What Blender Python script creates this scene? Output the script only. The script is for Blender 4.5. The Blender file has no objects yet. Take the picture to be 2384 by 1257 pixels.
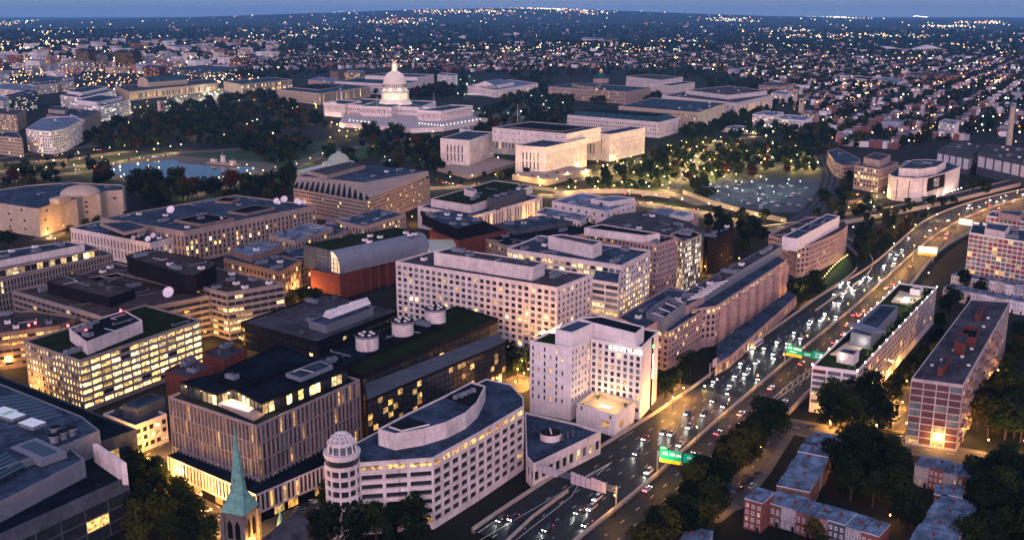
import bpy, math, random
import numpy as np
from mathutils import Vector, Matrix
random.seed(7); RNG=np.random.default_rng(7)
sc=bpy.context.scene; COL=sc.collection
# ---------------- camera: helicopter 180 m above the ground, looking east-north-east
H=180.0; F=2400.0; CX=1192.0; CY=628.5; YH=30.0; PIT=math.atan((CY-YH)/F); AZ=math.radians(60)
FH=(math.sin(AZ),math.cos(AZ)); RT=(math.cos(AZ),-math.sin(AZ)); cp,sp_=math.cos(PIT),math.sin(PIT)
def P(x,y,z=0.0):
    a=(x-CX)/F; b=(CY-y)/F
    v=cp+b*sp_; w=-sp_+b*cp; t=(z-H)/w
    return (RT[0]*a*t+FH[0]*v*t, RT[1]*a*t+FH[1]*v*t)
def proj(X,Y,z=0.0):
    u=X*RT[0]+Y*RT[1]; v=X*FH[0]+Y*FH[1]; w=z-H
    d=v*cp-w*sp_
    return (CX+F*u/d, CY-F*(v*sp_+w*cp)/d)
def hgt(x,yt,yb):
    X,Y=P(x,yb,0); v=X*FH[0]+Y*FH[1]; k=(CY-yt)/F
    return H+v*(k*cp-sp_)/(cp+k*sp_)
cam=bpy.data.cameras.new("camera"); co=bpy.data.objects.new("camera",cam); COL.objects.link(co); sc.camera=co
cam.sensor_width=36; cam.lens=36*F/2384; cam.clip_start=1; cam.clip_end=90000
co.location=(0,0,H); co.rotation_euler=(math.pi/2-PIT,0,-AZ)
sc.view_settings.view_transform='Standard'; sc.view_settings.look='None'; sc.view_settings.exposure=0; sc.view_settings.gamma=1
sc.render.engine='CYCLES'; sc.cycles.use_light_tree=True; sc.cycles.max_bounces=4; sc.cycles.diffuse_bounces=2; sc.cycles.glossy_bounces=2
sc.cycles.transparent_max_bounces=6; sc.cycles.sample_clamp_indirect=3; sc.cycles.caustics_reflective=False; sc.cycles.caustics_refractive=False
# ---------------- materials
MATS={}
def mat(name,c,rough=.8,var=.25,scale=.15,metal=0,spec=.05,streak=0,emit=None,es=0,joint=None):
    if name in MATS: return MATS[name]
    m=bpy.data.materials.new(name); m.use_nodes=True; nt=m.node_tree; N=nt.nodes; b=N['Principled BSDF']
    b.inputs['Roughness'].default_value=rough; b.inputs['Metallic'].default_value=metal; b.inputs['Specular IOR Level'].default_value=spec
    geo=N.new('ShaderNodeNewGeometry')
    n1=N.new('ShaderNodeTexNoise'); n1.inputs['Scale'].default_value=scale; n1.inputs['Detail'].default_value=4
    nt.links.new(geo.outputs['Position'],n1.inputs['Vector'])
    n2=N.new('ShaderNodeTexNoise'); n2.inputs['Scale'].default_value=scale*9; n2.inputs['Detail'].default_value=3
    mp=N.new('ShaderNodeMapping'); mp.inputs['Scale'].default_value=(1,1,.25 if streak else 1)
    nt.links.new(geo.outputs['Position'],mp.inputs['Vector']); nt.links.new(mp.outputs[0],n2.inputs['Vector'])
    ad=N.new('ShaderNodeMath'); ad.operation='ADD'; nt.links.new(n1.outputs[0],ad.inputs[0]); nt.links.new(n2.outputs[0],ad.inputs[1])
    mr=N.new('ShaderNodeMapRange'); mr.inputs['From Min'].default_value=.7; mr.inputs['From Max'].default_value=1.3
    mr.inputs['To Min'].default_value=1-var; mr.inputs['To Max'].default_value=1+var; nt.links.new(ad.outputs[0],mr.inputs[0])
    mx=N.new('ShaderNodeVectorMath'); mx.operation='SCALE'; mx.inputs[0].default_value=c; nt.links.new(mr.outputs[0],mx.inputs['Scale'])
    src=mx.outputs[0]
    if joint is None and name.endswith('_roof'): joint=('h',9,2.6,.78)
    if joint is None and streak: joint=('v',2.7,3.4,.86)
    if joint:
        bt=N.new('ShaderNodeTexBrick'); bt.inputs['Scale'].default_value=1; bt.inputs['Brick Width'].default_value=joint[1]; bt.inputs['Row Height'].default_value=joint[2]; bt.inputs['Mortar Size'].default_value=.07; bt.inputs['Color1'].default_value=(1,1,1,1); k=joint[3]; bt.inputs['Color2'].default_value=(k,k,k,1); bt.inputs['Mortar'].default_value=(.62,.62,.62,1); bt.offset=0 if joint[0]=='v' else .5
        if joint[0]=='v':
            s3=N.new('ShaderNodeSeparateXYZ'); nt.links.new(geo.outputs['Position'],s3.inputs[0]); a2=N.new('ShaderNodeMath'); nt.links.new(s3.outputs[0],a2.inputs[0]); nt.links.new(s3.outputs[1],a2.inputs[1]); cb=N.new('ShaderNodeCombineXYZ'); nt.links.new(a2.outputs[0],cb.inputs[0]); nt.links.new(s3.outputs[2],cb.inputs[1]); nt.links.new(cb.outputs[0],bt.inputs['Vector'])
        else: nt.links.new(geo.outputs['Position'],bt.inputs['Vector'])
        ml=N.new('ShaderNodeVectorMath'); ml.operation='MULTIPLY'; nt.links.new(src,ml.inputs[0]); nt.links.new(bt.outputs['Color'],ml.inputs[1]); src=ml.outputs[0]
        if joint[0]=='h':   # ponding and patch stains
            n3=N.new('ShaderNodeTexNoise'); n3.inputs['Scale'].default_value=.11; n3.inputs['Detail'].default_value=6; n3.inputs['Roughness'].default_value=.7; nt.links.new(geo.outputs['Position'],n3.inputs['Vector']); r3=N.new('ShaderNodeMapRange'); r3.inputs['From Min'].default_value=.42; r3.inputs['From Max'].default_value=.56; r3.inputs['To Min'].default_value=.6; r3.inputs['To Max'].default_value=1.15; nt.links.new(n3.outputs[0],r3.inputs[0])
            m3=N.new('ShaderNodeVectorMath'); m3.operation='SCALE'; nt.links.new(src,m3.inputs[0]); nt.links.new(r3.outputs[0],m3.inputs['Scale']); src=m3.outputs[0]
    nt.links.new(src,b.inputs['Base Color'])
    if emit:
        b.inputs['Emission Color'].default_value=(*emit,1); b.inputs['Emission Strength'].default_value=es; m.cycles.emission_sampling='NONE'
    MATS[name]=m; return m
def emis(name,c,s,sampling='NONE'):
    if name in MATS: return MATS[name]
    m=bpy.data.materials.new(name); m.use_nodes=True; b=m.node_tree.nodes['Principled BSDF']
    b.inputs['Base Color'].default_value=(.6,.6,.6,1); b.inputs['Emission Color'].default_value=(*c,1); b.inputs['Emission Strength'].default_value=s
    m.cycles.emission_sampling=sampling; MATS[name]=m; return m
def litmat(name,c1,c2,s0,s1):
    m=bpy.data.materials.new(name); m.use_nodes=True; nt=m.node_tree; N=nt.nodes; b=N['Principled BSDF']; b.inputs['Base Color'].default_value=(.1,.09,.08,1)
    b.inputs['Roughness'].default_value=.3
    oi=N.new('ShaderNodeObjectInfo'); ge=N.new('ShaderNodeNewGeometry')
    a=N.new('ShaderNodeMath'); a.operation='ADD'; nt.links.new(oi.outputs['Random'],a.inputs[0]); nt.links.new(ge.outputs['Random Per Island'],a.inputs[1])
    fr=N.new('ShaderNodeMath'); fr.operation='FRACT'; nt.links.new(a.outputs[0],fr.inputs[0])
    cr=N.new('ShaderNodeMix'); cr.data_type='RGBA'; cr.inputs[6].default_value=(*c1,1); cr.inputs[7].default_value=(*c2,1)
    m2=N.new('ShaderNodeMath'); m2.operation='MULTIPLY'; m2.inputs[1].default_value=7.31; nt.links.new(a.outputs[0],m2.inputs[0])
    f2=N.new('ShaderNodeMath'); f2.operation='FRACT'; nt.links.new(m2.outputs[0],f2.inputs[0]); nt.links.new(f2.outputs[0],cr.inputs[0])
    mr=N.new('ShaderNodeMapRange'); mr.inputs['To Min'].default_value=s0; mr.inputs['To Max'].default_value=s1; nt.links.new(fr.outputs[0],mr.inputs[0])
    no=N.new('ShaderNodeTexNoise'); no.inputs['Scale'].default_value=.75; no.inputs['Detail'].default_value=2; nt.links.new(ge.outputs['Position'],no.inputs['Vector'])
    nr=N.new('ShaderNodeMapRange'); nr.inputs['From Min'].default_value=.38; nr.inputs['From Max'].default_value=.62; nr.inputs['To Min'].default_value=.2; nr.inputs['To Max'].default_value=1.45
    nt.links.new(no.outputs[0],nr.inputs[0]); mm=N.new('ShaderNodeMath'); mm.operation='MULTIPLY'; nt.links.new(mr.outputs[0],mm.inputs[0]); nt.links.new(nr.outputs[0],mm.inputs[1])
    tg=N.new('ShaderNodeTexCoord'); sg=N.new('ShaderNodeSeparateXYZ'); nt.links.new(tg.outputs['Generated'],sg.inputs[0]); m5=N.new('ShaderNodeMath'); m5.operation='MULTIPLY'; m5.inputs[1].default_value=13.7; nt.links.new(a.outputs[0],m5.inputs[0]); f5=N.new('ShaderNodeMath'); f5.operation='FRACT'; nt.links.new(m5.outputs[0],f5.inputs[0])
    m6=N.new('ShaderNodeMath'); m6.operation='MULTIPLY'; m6.inputs[1].default_value=1.7; nt.links.new(f5.outputs[0],m6.inputs[0]); gt=N.new('ShaderNodeMath'); gt.operation='GREATER_THAN'; nt.links.new(sg.outputs[2],gt.inputs[0]); nt.links.new(m6.outputs[0],gt.inputs[1]); mb=N.new('ShaderNodeMath'); mb.operation='MULTIPLY_ADD'; mb.inputs[1].default_value=-.6; mb.inputs[2].default_value=1; nt.links.new(gt.outputs[0],mb.inputs[0]); mz=N.new('ShaderNodeMath'); mz.operation='MULTIPLY'; nt.links.new(mm.outputs[0],mz.inputs[0]); nt.links.new(mb.outputs[0],mz.inputs[1]); mm=mz
    nt.links.new(cr.outputs[2],b.inputs['Emission Color']); nt.links.new(mm.outputs[0],b.inputs['Emission Strength']); m.cycles.emission_sampling='NONE'
    MATS[name]=m; return m
LIT=litmat('lit_window_warm',(1,.56,.15),(1,.76,.36),.45,3.2)
LITO=litmat('lit_window_orange',(1,.42,.06),(1,.62,.2),.25,1.6)
LITW=litmat('lit_window_white',(1,.82,.5),(.95,.95,.85),.5,1.7)
GLASS=mat('dark_window_glass',(.02,.024,.03),.12,.4,.3,spec=.6)
GLASSB=mat('blue_grey_window_blind',(.10,.13,.14),.25,.5,.4,spec=.6)
BLK=mat('black_metal',(.005,.005,.007),.6)
def W(n,c,**k): return mat(n,c,rough=.85,streak=1,**k)
PINK=W('pale_limestone',(.60,.53,.51),var=.22); MARB=W('white_marble',(.74,.64,.60),var=.1); CONC=W('grey_concrete',(.23,.20,.19),var=.2)
CREAM=W('cream_stone',(.42,.34,.26),var=.15); TAN=W('tan_stone',(.31,.24,.205),var=.18); BRN=W('brown_stone',(.20,.14,.12),var=.2)
BRICK=W('red_brick',(.12,.040,.034),var=.25,scale=.3); DBRK=W('dark_brown_brick',(.02,.014,.014),var=.3); WHT=W('white_paint',(.70,.65,.65),var=.1)
GREY=W('mid_grey_panel',(.07,.08,.10),var=.3); DARK=W('dark_bronze_cladding',(.010,.009,.012),var=.3); ROSE=W('rose_stone',(.35,.25,.235),var=.18)
R_BLUE=mat('blue_grey_membrane_roof',(.036,.057,.090),.9,.45,.05); R_DARK=mat('dark_membrane_roof',(.005,.009,.016),.9,.5,.06); R_GREY=mat('gravel_roof',(.055,.055,.068),.95,.3,.08)
R_BRN=mat('brown_gravel_roof',(.055,.043,.042),.95,.25,.08); R_LITE=mat('pale_membrane_roof',(.13,.18,.26),.9,.35,.09); GREEN=mat('green_roof_planting',(.008,.015,.005),1,.6,.12)
R_TIN=mat('tin_roof',(.04,.08,.14),.6,.5,.25); COPPER=mat('verdigris_copper',(.12,.27,.235),.8,.45,.5); METAL=mat('grey_metal',(.16,.18,.22),.55,.2,.4,metal=.2)
R_CAP=mat('slate_blue_roof',(.025,.065,.09),.85,.3,.05); SOLAR=mat('black_solar_panel',(.012,.016,.03),.25,.3,.5,spec=.6)
# ---------------- objects
def tag(o,label=None,cat=None,group=None,kind=None):
    if label: o['label']=label
    if cat: o['category']=cat
    if group: o['group']=group
    if kind: o['kind']=kind
    return o
def link(name,data,parent=None,loc=None,rz=None):
    o=bpy.data.objects.new(name,data); COL.objects.link(o)
    if parent: o.parent=parent
    if loc: o.location=loc
    if rz: o.rotation_euler=(0,0,rz)
    return o
REG=[]
def thing(name,label,cat,loc=(0,0,0),rz=0,group=None,reg=True):
    o=link(name,None,None,loc,rz); o.empty_display_size=1; tag(o,label,cat,group)
    if reg: REG.append((o,label,proj(loc[0],loc[1],loc[2])))
    return o
class MB:
    def __init__(s): s.v=[]; s.f=[]; s.m=[]; s.mats=[]
    def mi(s,m):
        if m not in s.mats: s.mats.append(m)
        return s.mats.index(m)
    def face(s,pts,m):
        i=len(s.v); s.v+=[tuple(p) for p in pts]; s.f.append(tuple(range(i,i+len(pts)))); s.m.append(s.mi(m))
    def prism(s,poly,z0,z1,m,mt=None,bottom=False,top=True):
        n=len(poly); i=len(s.v); s.v+=[(p[0],p[1],z0) for p in poly]+[(p[0],p[1],z1) for p in poly]; k=s.mi(m)
        for a in range(n):
            b=(a+1)%n; s.f.append((i+a,i+b,i+n+b,i+n+a)); s.m.append(k)
        if top: s.f.append(tuple(range(i+n,i+2*n))); s.m.append(s.mi(mt or m))
        if bottom: s.f.append(tuple(range(i+n-1,i-1,-1))); s.m.append(k)
    def box(s,c,d,m,rz=0,mt=None):
        ca,sa=math.cos(rz),math.sin(rz); hx,hy=d[0]/2,d[1]/2
        s.prism([(c[0]+x*ca-y*sa,c[1]+x*sa+y*ca) for x,y in((-hx,-hy),(hx,-hy),(hx,hy),(-hx,hy))],c[2]-d[2]/2,c[2]+d[2]/2,m,mt,True)
    def cyl(s,c,r,z0,z1,m,n=12,r2=None,top=True,mt=None):
        r2=r if r2 is None else r2; i=len(s.v)
        for rr,z in((r,z0),(r2,z1)):
            s.v+=[(c[0]+rr*math.cos(2*math.pi*a/n),c[1]+rr*math.sin(2*math.pi*a/n),z) for a in range(n)]
        k=s.mi(m)
        for a in range(n):
            b=(a+1)%n; s.f.append((i+a,i+b,i+n+b,i+n+a)); s.m.append(k)
        if top and r2>.01: s.f.append(tuple(range(i+n,i+2*n))); s.m.append(s.mi(mt or m))
    def lathe(s,c,prof,m,n=24):
        for (r0,z0),(r1,z1) in zip(prof,prof[1:]): s.cyl(c,max(r0,.01),z0,z1,m,n,max(r1,.01),top=False)
    def tube(s,a,b,r,m,n=6):
        a=Vector(a);b=Vector(b);d=(b-a); q=d.to_track_quat('Z','Y'); i=len(s.v); L=d.length
        for z in(0,L):
            s.v+=[tuple(a+q@Vector((r*math.cos(2*math.pi*t/n),r*math.sin(2*math.pi*t/n),z))) for t in range(n)]
        k=s.mi(m)
        for t in range(n):
            u=(t+1)%n; s.f.append((i+t,i+u,i+n+u,i+n+t)); s.m.append(k)
        s.f.append(tuple(range(i+n,i+2*n))); s.m.append(k)
    def data(s,name):
        me=bpy.data.meshes.new(name); me.from_pydata(s.v,[],s.f)
        for m in s.mats: me.materials.append(m)
        me.polygons.foreach_set('material_index',s.m); me.update(); return me
    def build(s,name,parent=None,loc=None,rz=None):
        if not s.f: return None
        return link(name,s.data(name),parent,loc,rz)
def area(p): return sum(p[i][0]*p[(i+1)%len(p)][1]-p[(i+1)%len(p)][0]*p[i][1] for i in range(len(p)))/2
def inset(poly,d):
    n=len(poly); out=[]
    for i in range(n):
        a,b,c=poly[i-1],poly[i],poly[(i+1)%n]
        e1=Vector((b[0]-a[0],b[1]-a[1])).normalized(); e2=Vector((c[0]-b[0],c[1]-b[1])).normalized()
        n1=Vector((-e1.y,e1.x)); n2=Vector((-e2.y,e2.x)); k=n1+n2; q=k.dot(n1)
        k=k*(d/max(q,.3)); out.append((b[0]+k.x,b[1]+k.y))
    return out
def inpoly(x,y,p):
    r=False; j=len(p)-1
    for i in range(len(p)):
        if (p[i][1]>y)!=(p[j][1]>y) and x<(p[j][0]-p[i][0])*(y-p[i][1])/(p[j][1]-p[i][1])+p[i][0]: r=not r
        j=i
    return r
PANE={}
def pane(w,h,m):
    k=(round(w,1),round(h,1),m.name)
    if k not in PANE:
        b=MB(); b.face([(-w/2,0,-h/2),(w/2,0,-h/2),(w/2,0,h/2),(-w/2,0,h/2)],m); PANE[k]=b.data('window')
    return PANE[k]
def S(bay=3.6,fl=3.6,ww=.6,wh=.55,dep=.35,lit=.1,top=1.2,bot=1.0,mt=None,litm=None,rows={},cols={},skip=None,fin=0,win=None,dark2=0,edge=.0,sill=.5):
    return dict(bay=bay,fl=fl,ww=ww,wh=wh,dep=dep,lit=lit,top=top,bot=bot,litm=litm,rows=rows,cols=cols,skip=skip,fin=fin,win=win,dark2=dark2,edge=edge,sill=sill)
def facade(mb,A,B,z0,z1,st,m,panes,rnd):
    A=Vector(A);B=Vector(B);L=(B-A).length; t=(B-A)/L; n=Vector((t.y,-t.x))
    def q(s0,s1,a,b,d0=0,d1=None):
        p0=A+t*s0-n*d0; p1=A+t*s1-n*(d0 if d1 is None else d1)
        mb.face([(p0.x,p0.y,a),(p1.x,p1.y,a),(p1.x,p1.y,b),(p0.x,p0.y,b)],m)
    if not st or z1-z0-st['top']-st['bot']<st['fl']*.8 or L<st['bay']*.9: q(0,L,z0,z1); return
    nf=max(1,round((z1-z0-st['top']-st['bot'])/st['fl'])); fl=(z1-z0-st['top']-st['bot'])/nf
    e=st['edge']*st['bay']; nb=max(1,round((L-2*e)/st['bay'])); bw=(L-2*e)/nb; ww=bw*st['ww']; wh=fl*st['wh']; D=st['dep']
    zb=z0+st['bot']; prev=z0
    for r in range(nf):
        a=zb+r*fl+(fl-wh)*st['sill']; b=a+wh
        q(0,L,prev,a); prev=b; s=0
        for c in range(nb):
            s0=e+c*bw+(bw-ww)/2; s1=s0+ww
            if st['skip'] and st['skip'](r,c,nf,nb): continue
            if s0-s>.01: q(s,s0,a,b)
            s=s1
            p0=A+t*s0;p1=A+t*s1;i0=p0-n*D;i1=p1-n*D
            mb.face([(p0.x,p0.y,a),(i0.x,i0.y,a),(i0.x,i0.y,b),(p0.x,p0.y,b)],m); mb.face([(i1.x,i1.y,a),(p1.x,p1.y,a),(p1.x,p1.y,b),(i1.x,i1.y,b)],m)
            mb.face([(p0.x,p0.y,a),(p1.x,p1.y,a),(i1.x,i1.y,a),(i0.x,i0.y,a)],m); mb.face([(i0.x,i0.y,b),(i1.x,i1.y,b),(p1.x,p1.y,b),(p0.x,p0.y,b)],m)
            lp=st['rows'].get(nf-1-r,st['lit']); lp=st['cols'].get(c,lp)
            on=rnd.random()<lp
            mm=(st['litm'] or LIT) if on else ((GLASSB if rnd.random()<st['dark2'] else (st['win'] or GLASS)))
            cen=(p0+p1)/2-n*D; panes.append((cen.x,cen.y,(a+b)/2,math.atan2(t.y,t.x),ww,wh,mm))
        if L-s>.01: q(s,L,a,b)
        if st['fin']:
            pass
    q(0,L,prev,z1)
    if st['fin']:
        for c in range(nb+1):
            s0=min(max(e+c*bw,.15),L-.15); p0=A+t*s0; mb.box((p0.x+n.x*st['fin']/2,p0.y+n.y*st['fin']/2,(z0+z1)/2),(.3,st['fin'],z1-z0-.4),m,math.atan2(t.y,t.x))
FOOT=[]
def put_panes(root,panes,maxn=100):
    if not panes: return
    panes.sort(key=lambda p:p[0]**2+p[1]**2+(p[2]-H)**2)
    for p in panes[:maxn]:
        o=link('window',pane(p[4],p[5],p[6]),root,(p[0],p[1],p[2]),p[3])
    rest=panes[maxn:]
    if rest:
        b=MB()
        for x,y,z,a,w,h,m in rest:
            c,s=math.cos(a)*w/2,math.sin(a)*w/2; b.face([(x-c,y-s,z-h/2),(x+c,y+s,z-h/2),(x+c,y+s,z+h/2),(x-c,y-s,z+h/2)],m)
        tag(b.build('window',root),kind='stuff')
def quad(L,N,R): return [L,N,R,(L[0]+R[0]-N[0],L[1]+R[1]-N[1])]
def poly3(pts,z):
    w=[P(x,y,z) for x,y in pts]
    if len(w)==3: w=quad(*w)
    if area(w)<0: w=w[::-1]
    return w
def mass(root,poly,z0,z1,st,m,roofm,panes,rnd,par=.9,name='wall',styles=None,roofname='roof'):
    b=MB(); n=len(poly)
    for i in range(n):
        A,B=poly[i],poly[(i+1)%n]; nx,ny=B[1]-A[1],-(B[0]-A[0]); mx,my=(A[0]+B[0])/2,(A[1]+B[1])/2
        s=st
        if nx*mx+ny*my>0: s=None
        elif isinstance(st,tuple): s=st[0] if nx<-abs(ny)*.9 else st[1]     # (west-facing, south-facing)
        facade(b,A,B,z0,z1,s,m,panes,rnd)
    if par>0:
        i1=inset(poly,.45)
        for i in range(n):
            j=(i+1)%n
            b.face([(*poly[i],z1),(*poly[j],z1),(*i1[j],z1),(*i1[i],z1)],m); b.face([(*i1[i],z1),(*i1[j],z1),(*i1[j],z1-par),(*i1[i],z1-par)],m)
        r=MB(); r.face([(*p,z1-par) for p in inset(poly,.44)],roofm)
    else:
        r=MB(); r.face([(*p,z1) for p in poly],roofm)
    w=b.build(name,root); r.build(roofname,root); return w
UNITS=[]
def unit_mesh():
    if UNITS: return
    for k in range(4):
        b=MB(); w,d,h=[(5,3,1.8),(3,3,1.5),(8,2.6,2.2),(2.2,2.2,2.6)][k]
        m=[METAL,WHT,METAL,GREY][k]; b.box((0,0,h/2+.3),(w,d,h),m); b.box((0,0,.15),(w*.9,d*.8,.3),BLK)
        for x in ([-w/4,w/4] if k!=1 else [0]): b.cyl((x,0),d*.3,h+.3,h+.7,GREY,10,mt=BLK)
        if k==2: b.box((w/2+.8,0,1.2),(1.6,1.2,1.2),METAL)
        UNITS.append(b.data('air_unit'))
def clutter(root,poly,z,n,rnd,rz,avoid=[]):
    unit_mesh(); n=int(n*1.5+1)
    if len(UNITS)<5:
        b=MB(); b.box((0,0,.5),(12,.5,.4),METAL); b.box((5.8,0,.9),(.6,.6,1.2),METAL); b.box((-3,1.2,.3),(.3,2.4,.3),METAL); UNITS.append(b.data('roof_duct'))
        b=MB(); b.box((0,0,.08),(9,.35,.16),WHT); b.box((4.3,2,.08),(.35,4,.16),WHT); UNITS.append(b.data('roof_walkway'))
    ip=inset(poly,3.5); xs=[p[0] for p in ip]; ys=[p[1] for p in ip]; k=t=0; pos=[]
    while k<n and t<n*30:
        t+=1; x=rnd.uniform(min(xs),max(xs)); y=rnd.uniform(min(ys),max(ys))
        if not inpoly(x,y,ip) or any(inpoly(x,y,inset(a,-4)) for a in avoid) or any((x-a)**2+(y-b)**2<90 for a,b in pos): continue
        j=rnd.randrange(6); pos.append((x,y)); o=link(['air_unit','air_unit','air_unit','air_unit','roof_duct','roof_walkway'][j],UNITS[j],root,(x,y,z),rz+rnd.choice([0,math.pi/2])); k+=1
def bld(name,label,cat,pts,h=None,yb=None,st=None,m=None,roof=None,ups=[],units=4,par=.9,z0=0,group=None,foot=True,ni=1,maxw=100):
    if h is None: h=hgt(pts[ni][0],pts[ni][1],yb)
    poly=poly3(pts,h); rnd=random.Random(hash(label)%9999 if False else sum(map(ord,label)))
    c=(sum(p[0] for p in poly)/len(poly),sum(p[1] for p in poly)/len(poly))
    root=thing(name,label,cat,(c[0],c[1],z0),group=group); inv=[]
    lp=[(p[0]-c[0],p[1]-c[1]) for p in poly]; panes=[]
    # build in world coordinates, then shift to the local frame of the root
    mass(root,poly,z0,h,st,m or PINK,roof or R_BLUE,panes,rnd,par)
    if foot: FOOT.append(poly)
    av=[]; last=h
    e=max(range(len(poly)),key=lambda i:(poly[(i+1)%len(poly)][0]-poly[i][0])**2+(poly[(i+1)%len(poly)][1]-poly[i][1])**2)
    rz=math.atan2(poly[(e+1)%len(poly)][1]-poly[e][1],poly[(e+1)%len(poly)][0]-poly[e][0])
    for u in ups:
        up,dz=u['p'],u['dz']; zb=h-par+u.get('zo',0)
        q=poly3(up,h+u.get('zo',0)+dz)
        mass(root,q,zb,h+u.get('zo',0)+dz,u.get('st'),u.get('m',m or PINK),u.get('roof',roof or R_BLUE),panes,rnd,u.get('par',.5),u.get('name','penthouse'),roofname='penthouse_roof'); av.append(q)
        if u.get('units'): clutter(root,q,h+u.get('zo',0)+dz-u.get('par',.5),u['units'],rnd,rz)
    if units: clutter(root,poly,h-par,units,rnd,rz,av)
    put_panes(root,panes,maxw)
    root['_c']=1
    for o in root.children: o.location=(o.location[0]-c[0],o.location[1]-c[1],o.location[2]-z0)
    del root['_c']
    return root,poly,h
def adopt(root,o):
    o.parent=root; o.location=(o.location[0]-root.location[0],o.location[1]-root.location[1],o.location[2]-root.location[2]); return o
def make_sky(P_):
    w=bpy.data.worlds.new('World'); sc.world=w; w.use_nodes=True; nt=w.node_tree; N=nt.nodes; bg=N['Background']; out=N['World Output']
    sky=N.new('ShaderNodeTexSky'); sky.sky_type='NISHITA'; sky.sun_disc=False; sky.sun_elevation=math.radians(P_['el']); sky.sun_rotation=math.radians(P_['az']); sky.dust_density=.2; sky.ozone_density=5; sky.altitude=200
    nt.links.new(sky.outputs[0],bg.inputs[0]); bg.inputs[1].default_value=P_['ns']
    tc=N.new('ShaderNodeTexCoord'); nz=N.new('ShaderNodeVectorMath'); nz.operation='NORMALIZE'; nt.links.new(tc.outputs['Generated'],nz.inputs[0])
    sx=N.new('ShaderNodeSeparateXYZ'); nt.links.new(nz.outputs[0],sx.inputs[0])
    up=N.new('ShaderNodeValToRGB'); e=up.color_ramp.elements; e[0].position=0; e[0].color=(*P_['hor'],1); e[1].position=1; e[1].color=(*P_['zen'],1); k=e.new(.12); k.color=(*P_['mid'],1); nt.links.new(sx.outputs[2],up.inputs[0])
    dt=N.new('ShaderNodeVectorMath'); dt.operation='DOT_PRODUCT'; a=math.radians(P_['az']); q=Vector((math.sin(a),math.cos(a),.15)).normalized(); dt.inputs[1].default_value=q; nt.links.new(nz.outputs[0],dt.inputs[0])
    wl_=N.new('ShaderNodeValToRGB'); e=wl_.color_ramp.elements; e[0].position=.45; e[0].color=(0,0,0,1); e[1].position=1; e[1].color=(*P_['west'],1); mr=N.new('ShaderNodeMapRange'); mr.inputs['From Min'].default_value=-1; nt.links.new(dt.outputs['Value'],mr.inputs[0]); nt.links.new(mr.outputs[0],wl_.inputs[0])
    ad=N.new('ShaderNodeVectorMath'); ad.operation='ADD'; nt.links.new(up.outputs[0],ad.inputs[0]); nt.links.new(wl_.outputs[0],ad.inputs[1])
    bg2=N.new('ShaderNodeBackground'); nt.links.new(ad.outputs[0],bg2.inputs[0]); bg2.inputs[1].default_value=P_['gs']; sh=N.new('ShaderNodeAddShader'); nt.links.new(bg.outputs[0],sh.inputs[0]); nt.links.new(bg2.outputs[0],sh.inputs[1]); nt.links.new(sh.outputs[0],out.inputs[0])
    sl=bpy.data.lights.new('sun','SUN'); sl.energy=P_['se']; sl.color=P_['sc']; sl.angle=math.radians(P_['sa']); so=bpy.data.objects.new('sun',sl); COL.objects.link(so)
    so.rotation_euler=Vector((math.sin(a),math.cos(a),math.tan(math.radians(P_['sel'])))).to_track_quat('Z','Y').to_euler(); return so
# ================= buildings (roof corners read off the photograph: left, nearest, right) =================
# --- lower left: big grey hall
r,pl,h=bld('convention_hall','big grey low hall filling the lower left corner, with glass wall below its roof edge','hall',
 [(-260,1360),(299,1108),(230,1030),(318,998),(0,872),(-420,760)],h=19,st=(None,S(bay=9,fl=4.5,ww=.96,wh=.9,dep=.15,lit=.05,top=5,bot=0,win=GLASS,litm=LITO)),m=GREY,roof=R_DARK,units=0,
 ups=[dict(p=[(-260,1300),(197,1068),(155,1036),(-300,1180)],dz=6,roof=R_BLUE,m=METAL),
      dict(p=[(-300,1200),(155,1034),(232,1001),(190,968),(-20,884),(-420,840)],dz=8.5,roof=R_BLUE,m=METAL,units=0)])
HALL=r
def sub(root,name,mb): return adopt(root,mb.build(name)) 
for (x,y,w,l) in((10,958,9,3),(28,967,9,3),(75,985,9,3)):
    b=MB(); X,Y=P(x,y,28); b.prism([(X-l,Y-w/2),(X+l,Y-w/2),(X+l,Y+w/2),(X-l,Y+w/2)],27,28.4,METAL,emis('skylight_glow',(.5,.75,.85),.16)); sub(r,'skylight',b)
for x,y in((125,1012),(145,1003),(166,995),(128,993)):
    b=MB(); X,Y=P(x,y,30); b.cyl((X,Y),1.5,26.8,29.6,METAL,14); b.cyl((X,Y),2.1,29.4,30,METAL,14,mt=BLK); sub(r,'roof_vent',b)
b=MB(); q=poly3([(25,1040),(95,1071),(155,1050),(85,1018)],27.6); b.prism(q,25,27.6,METAL); b.prism(inset(q,2.2),27.6,27.75,SOLAR); sub(r,'roof_hatch',b)
def panels(root,quadpx,z,n):
    a,b_,c,d=[Vector(P(x,y,z)) for x,y in quadpx]
    for k in range(n):
        f0,f1=k/n+.08/n,k/n+.8/n; q=[a.lerp(d,f0),b_.lerp(c,f0),b_.lerp(c,f1),a.lerp(d,f1)]; q=[tuple(v) for v in q]; q=q if area(q)>0 else q[::-1]; b=MB(); b.prism(q,z-.5,z,SOLAR); sub(root,'solar_panel',b)
panels(r,[(-60,930),(60,915),(150,968),(20,1000)],27.2,9); panels(r,[(-80,1105),(15,1050),(60,1085),(-60,1150)],27.2,6)
panels(r,[(60,900),(100,925),(170,965),(185,978)],27.2,0)
b=MB(); A=P(228,1046,23); B=P(296,1092,23); q=[(A[0],A[1]),(B[0],B[1]),(B[0]-1,B[1]+1.5),(A[0]-1,A[1]+1.5)]; q=q if area(q)>0 else q[::-1]; b.prism(q,17,25.5,PINK); sub(r,'parapet_wall',b)

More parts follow.
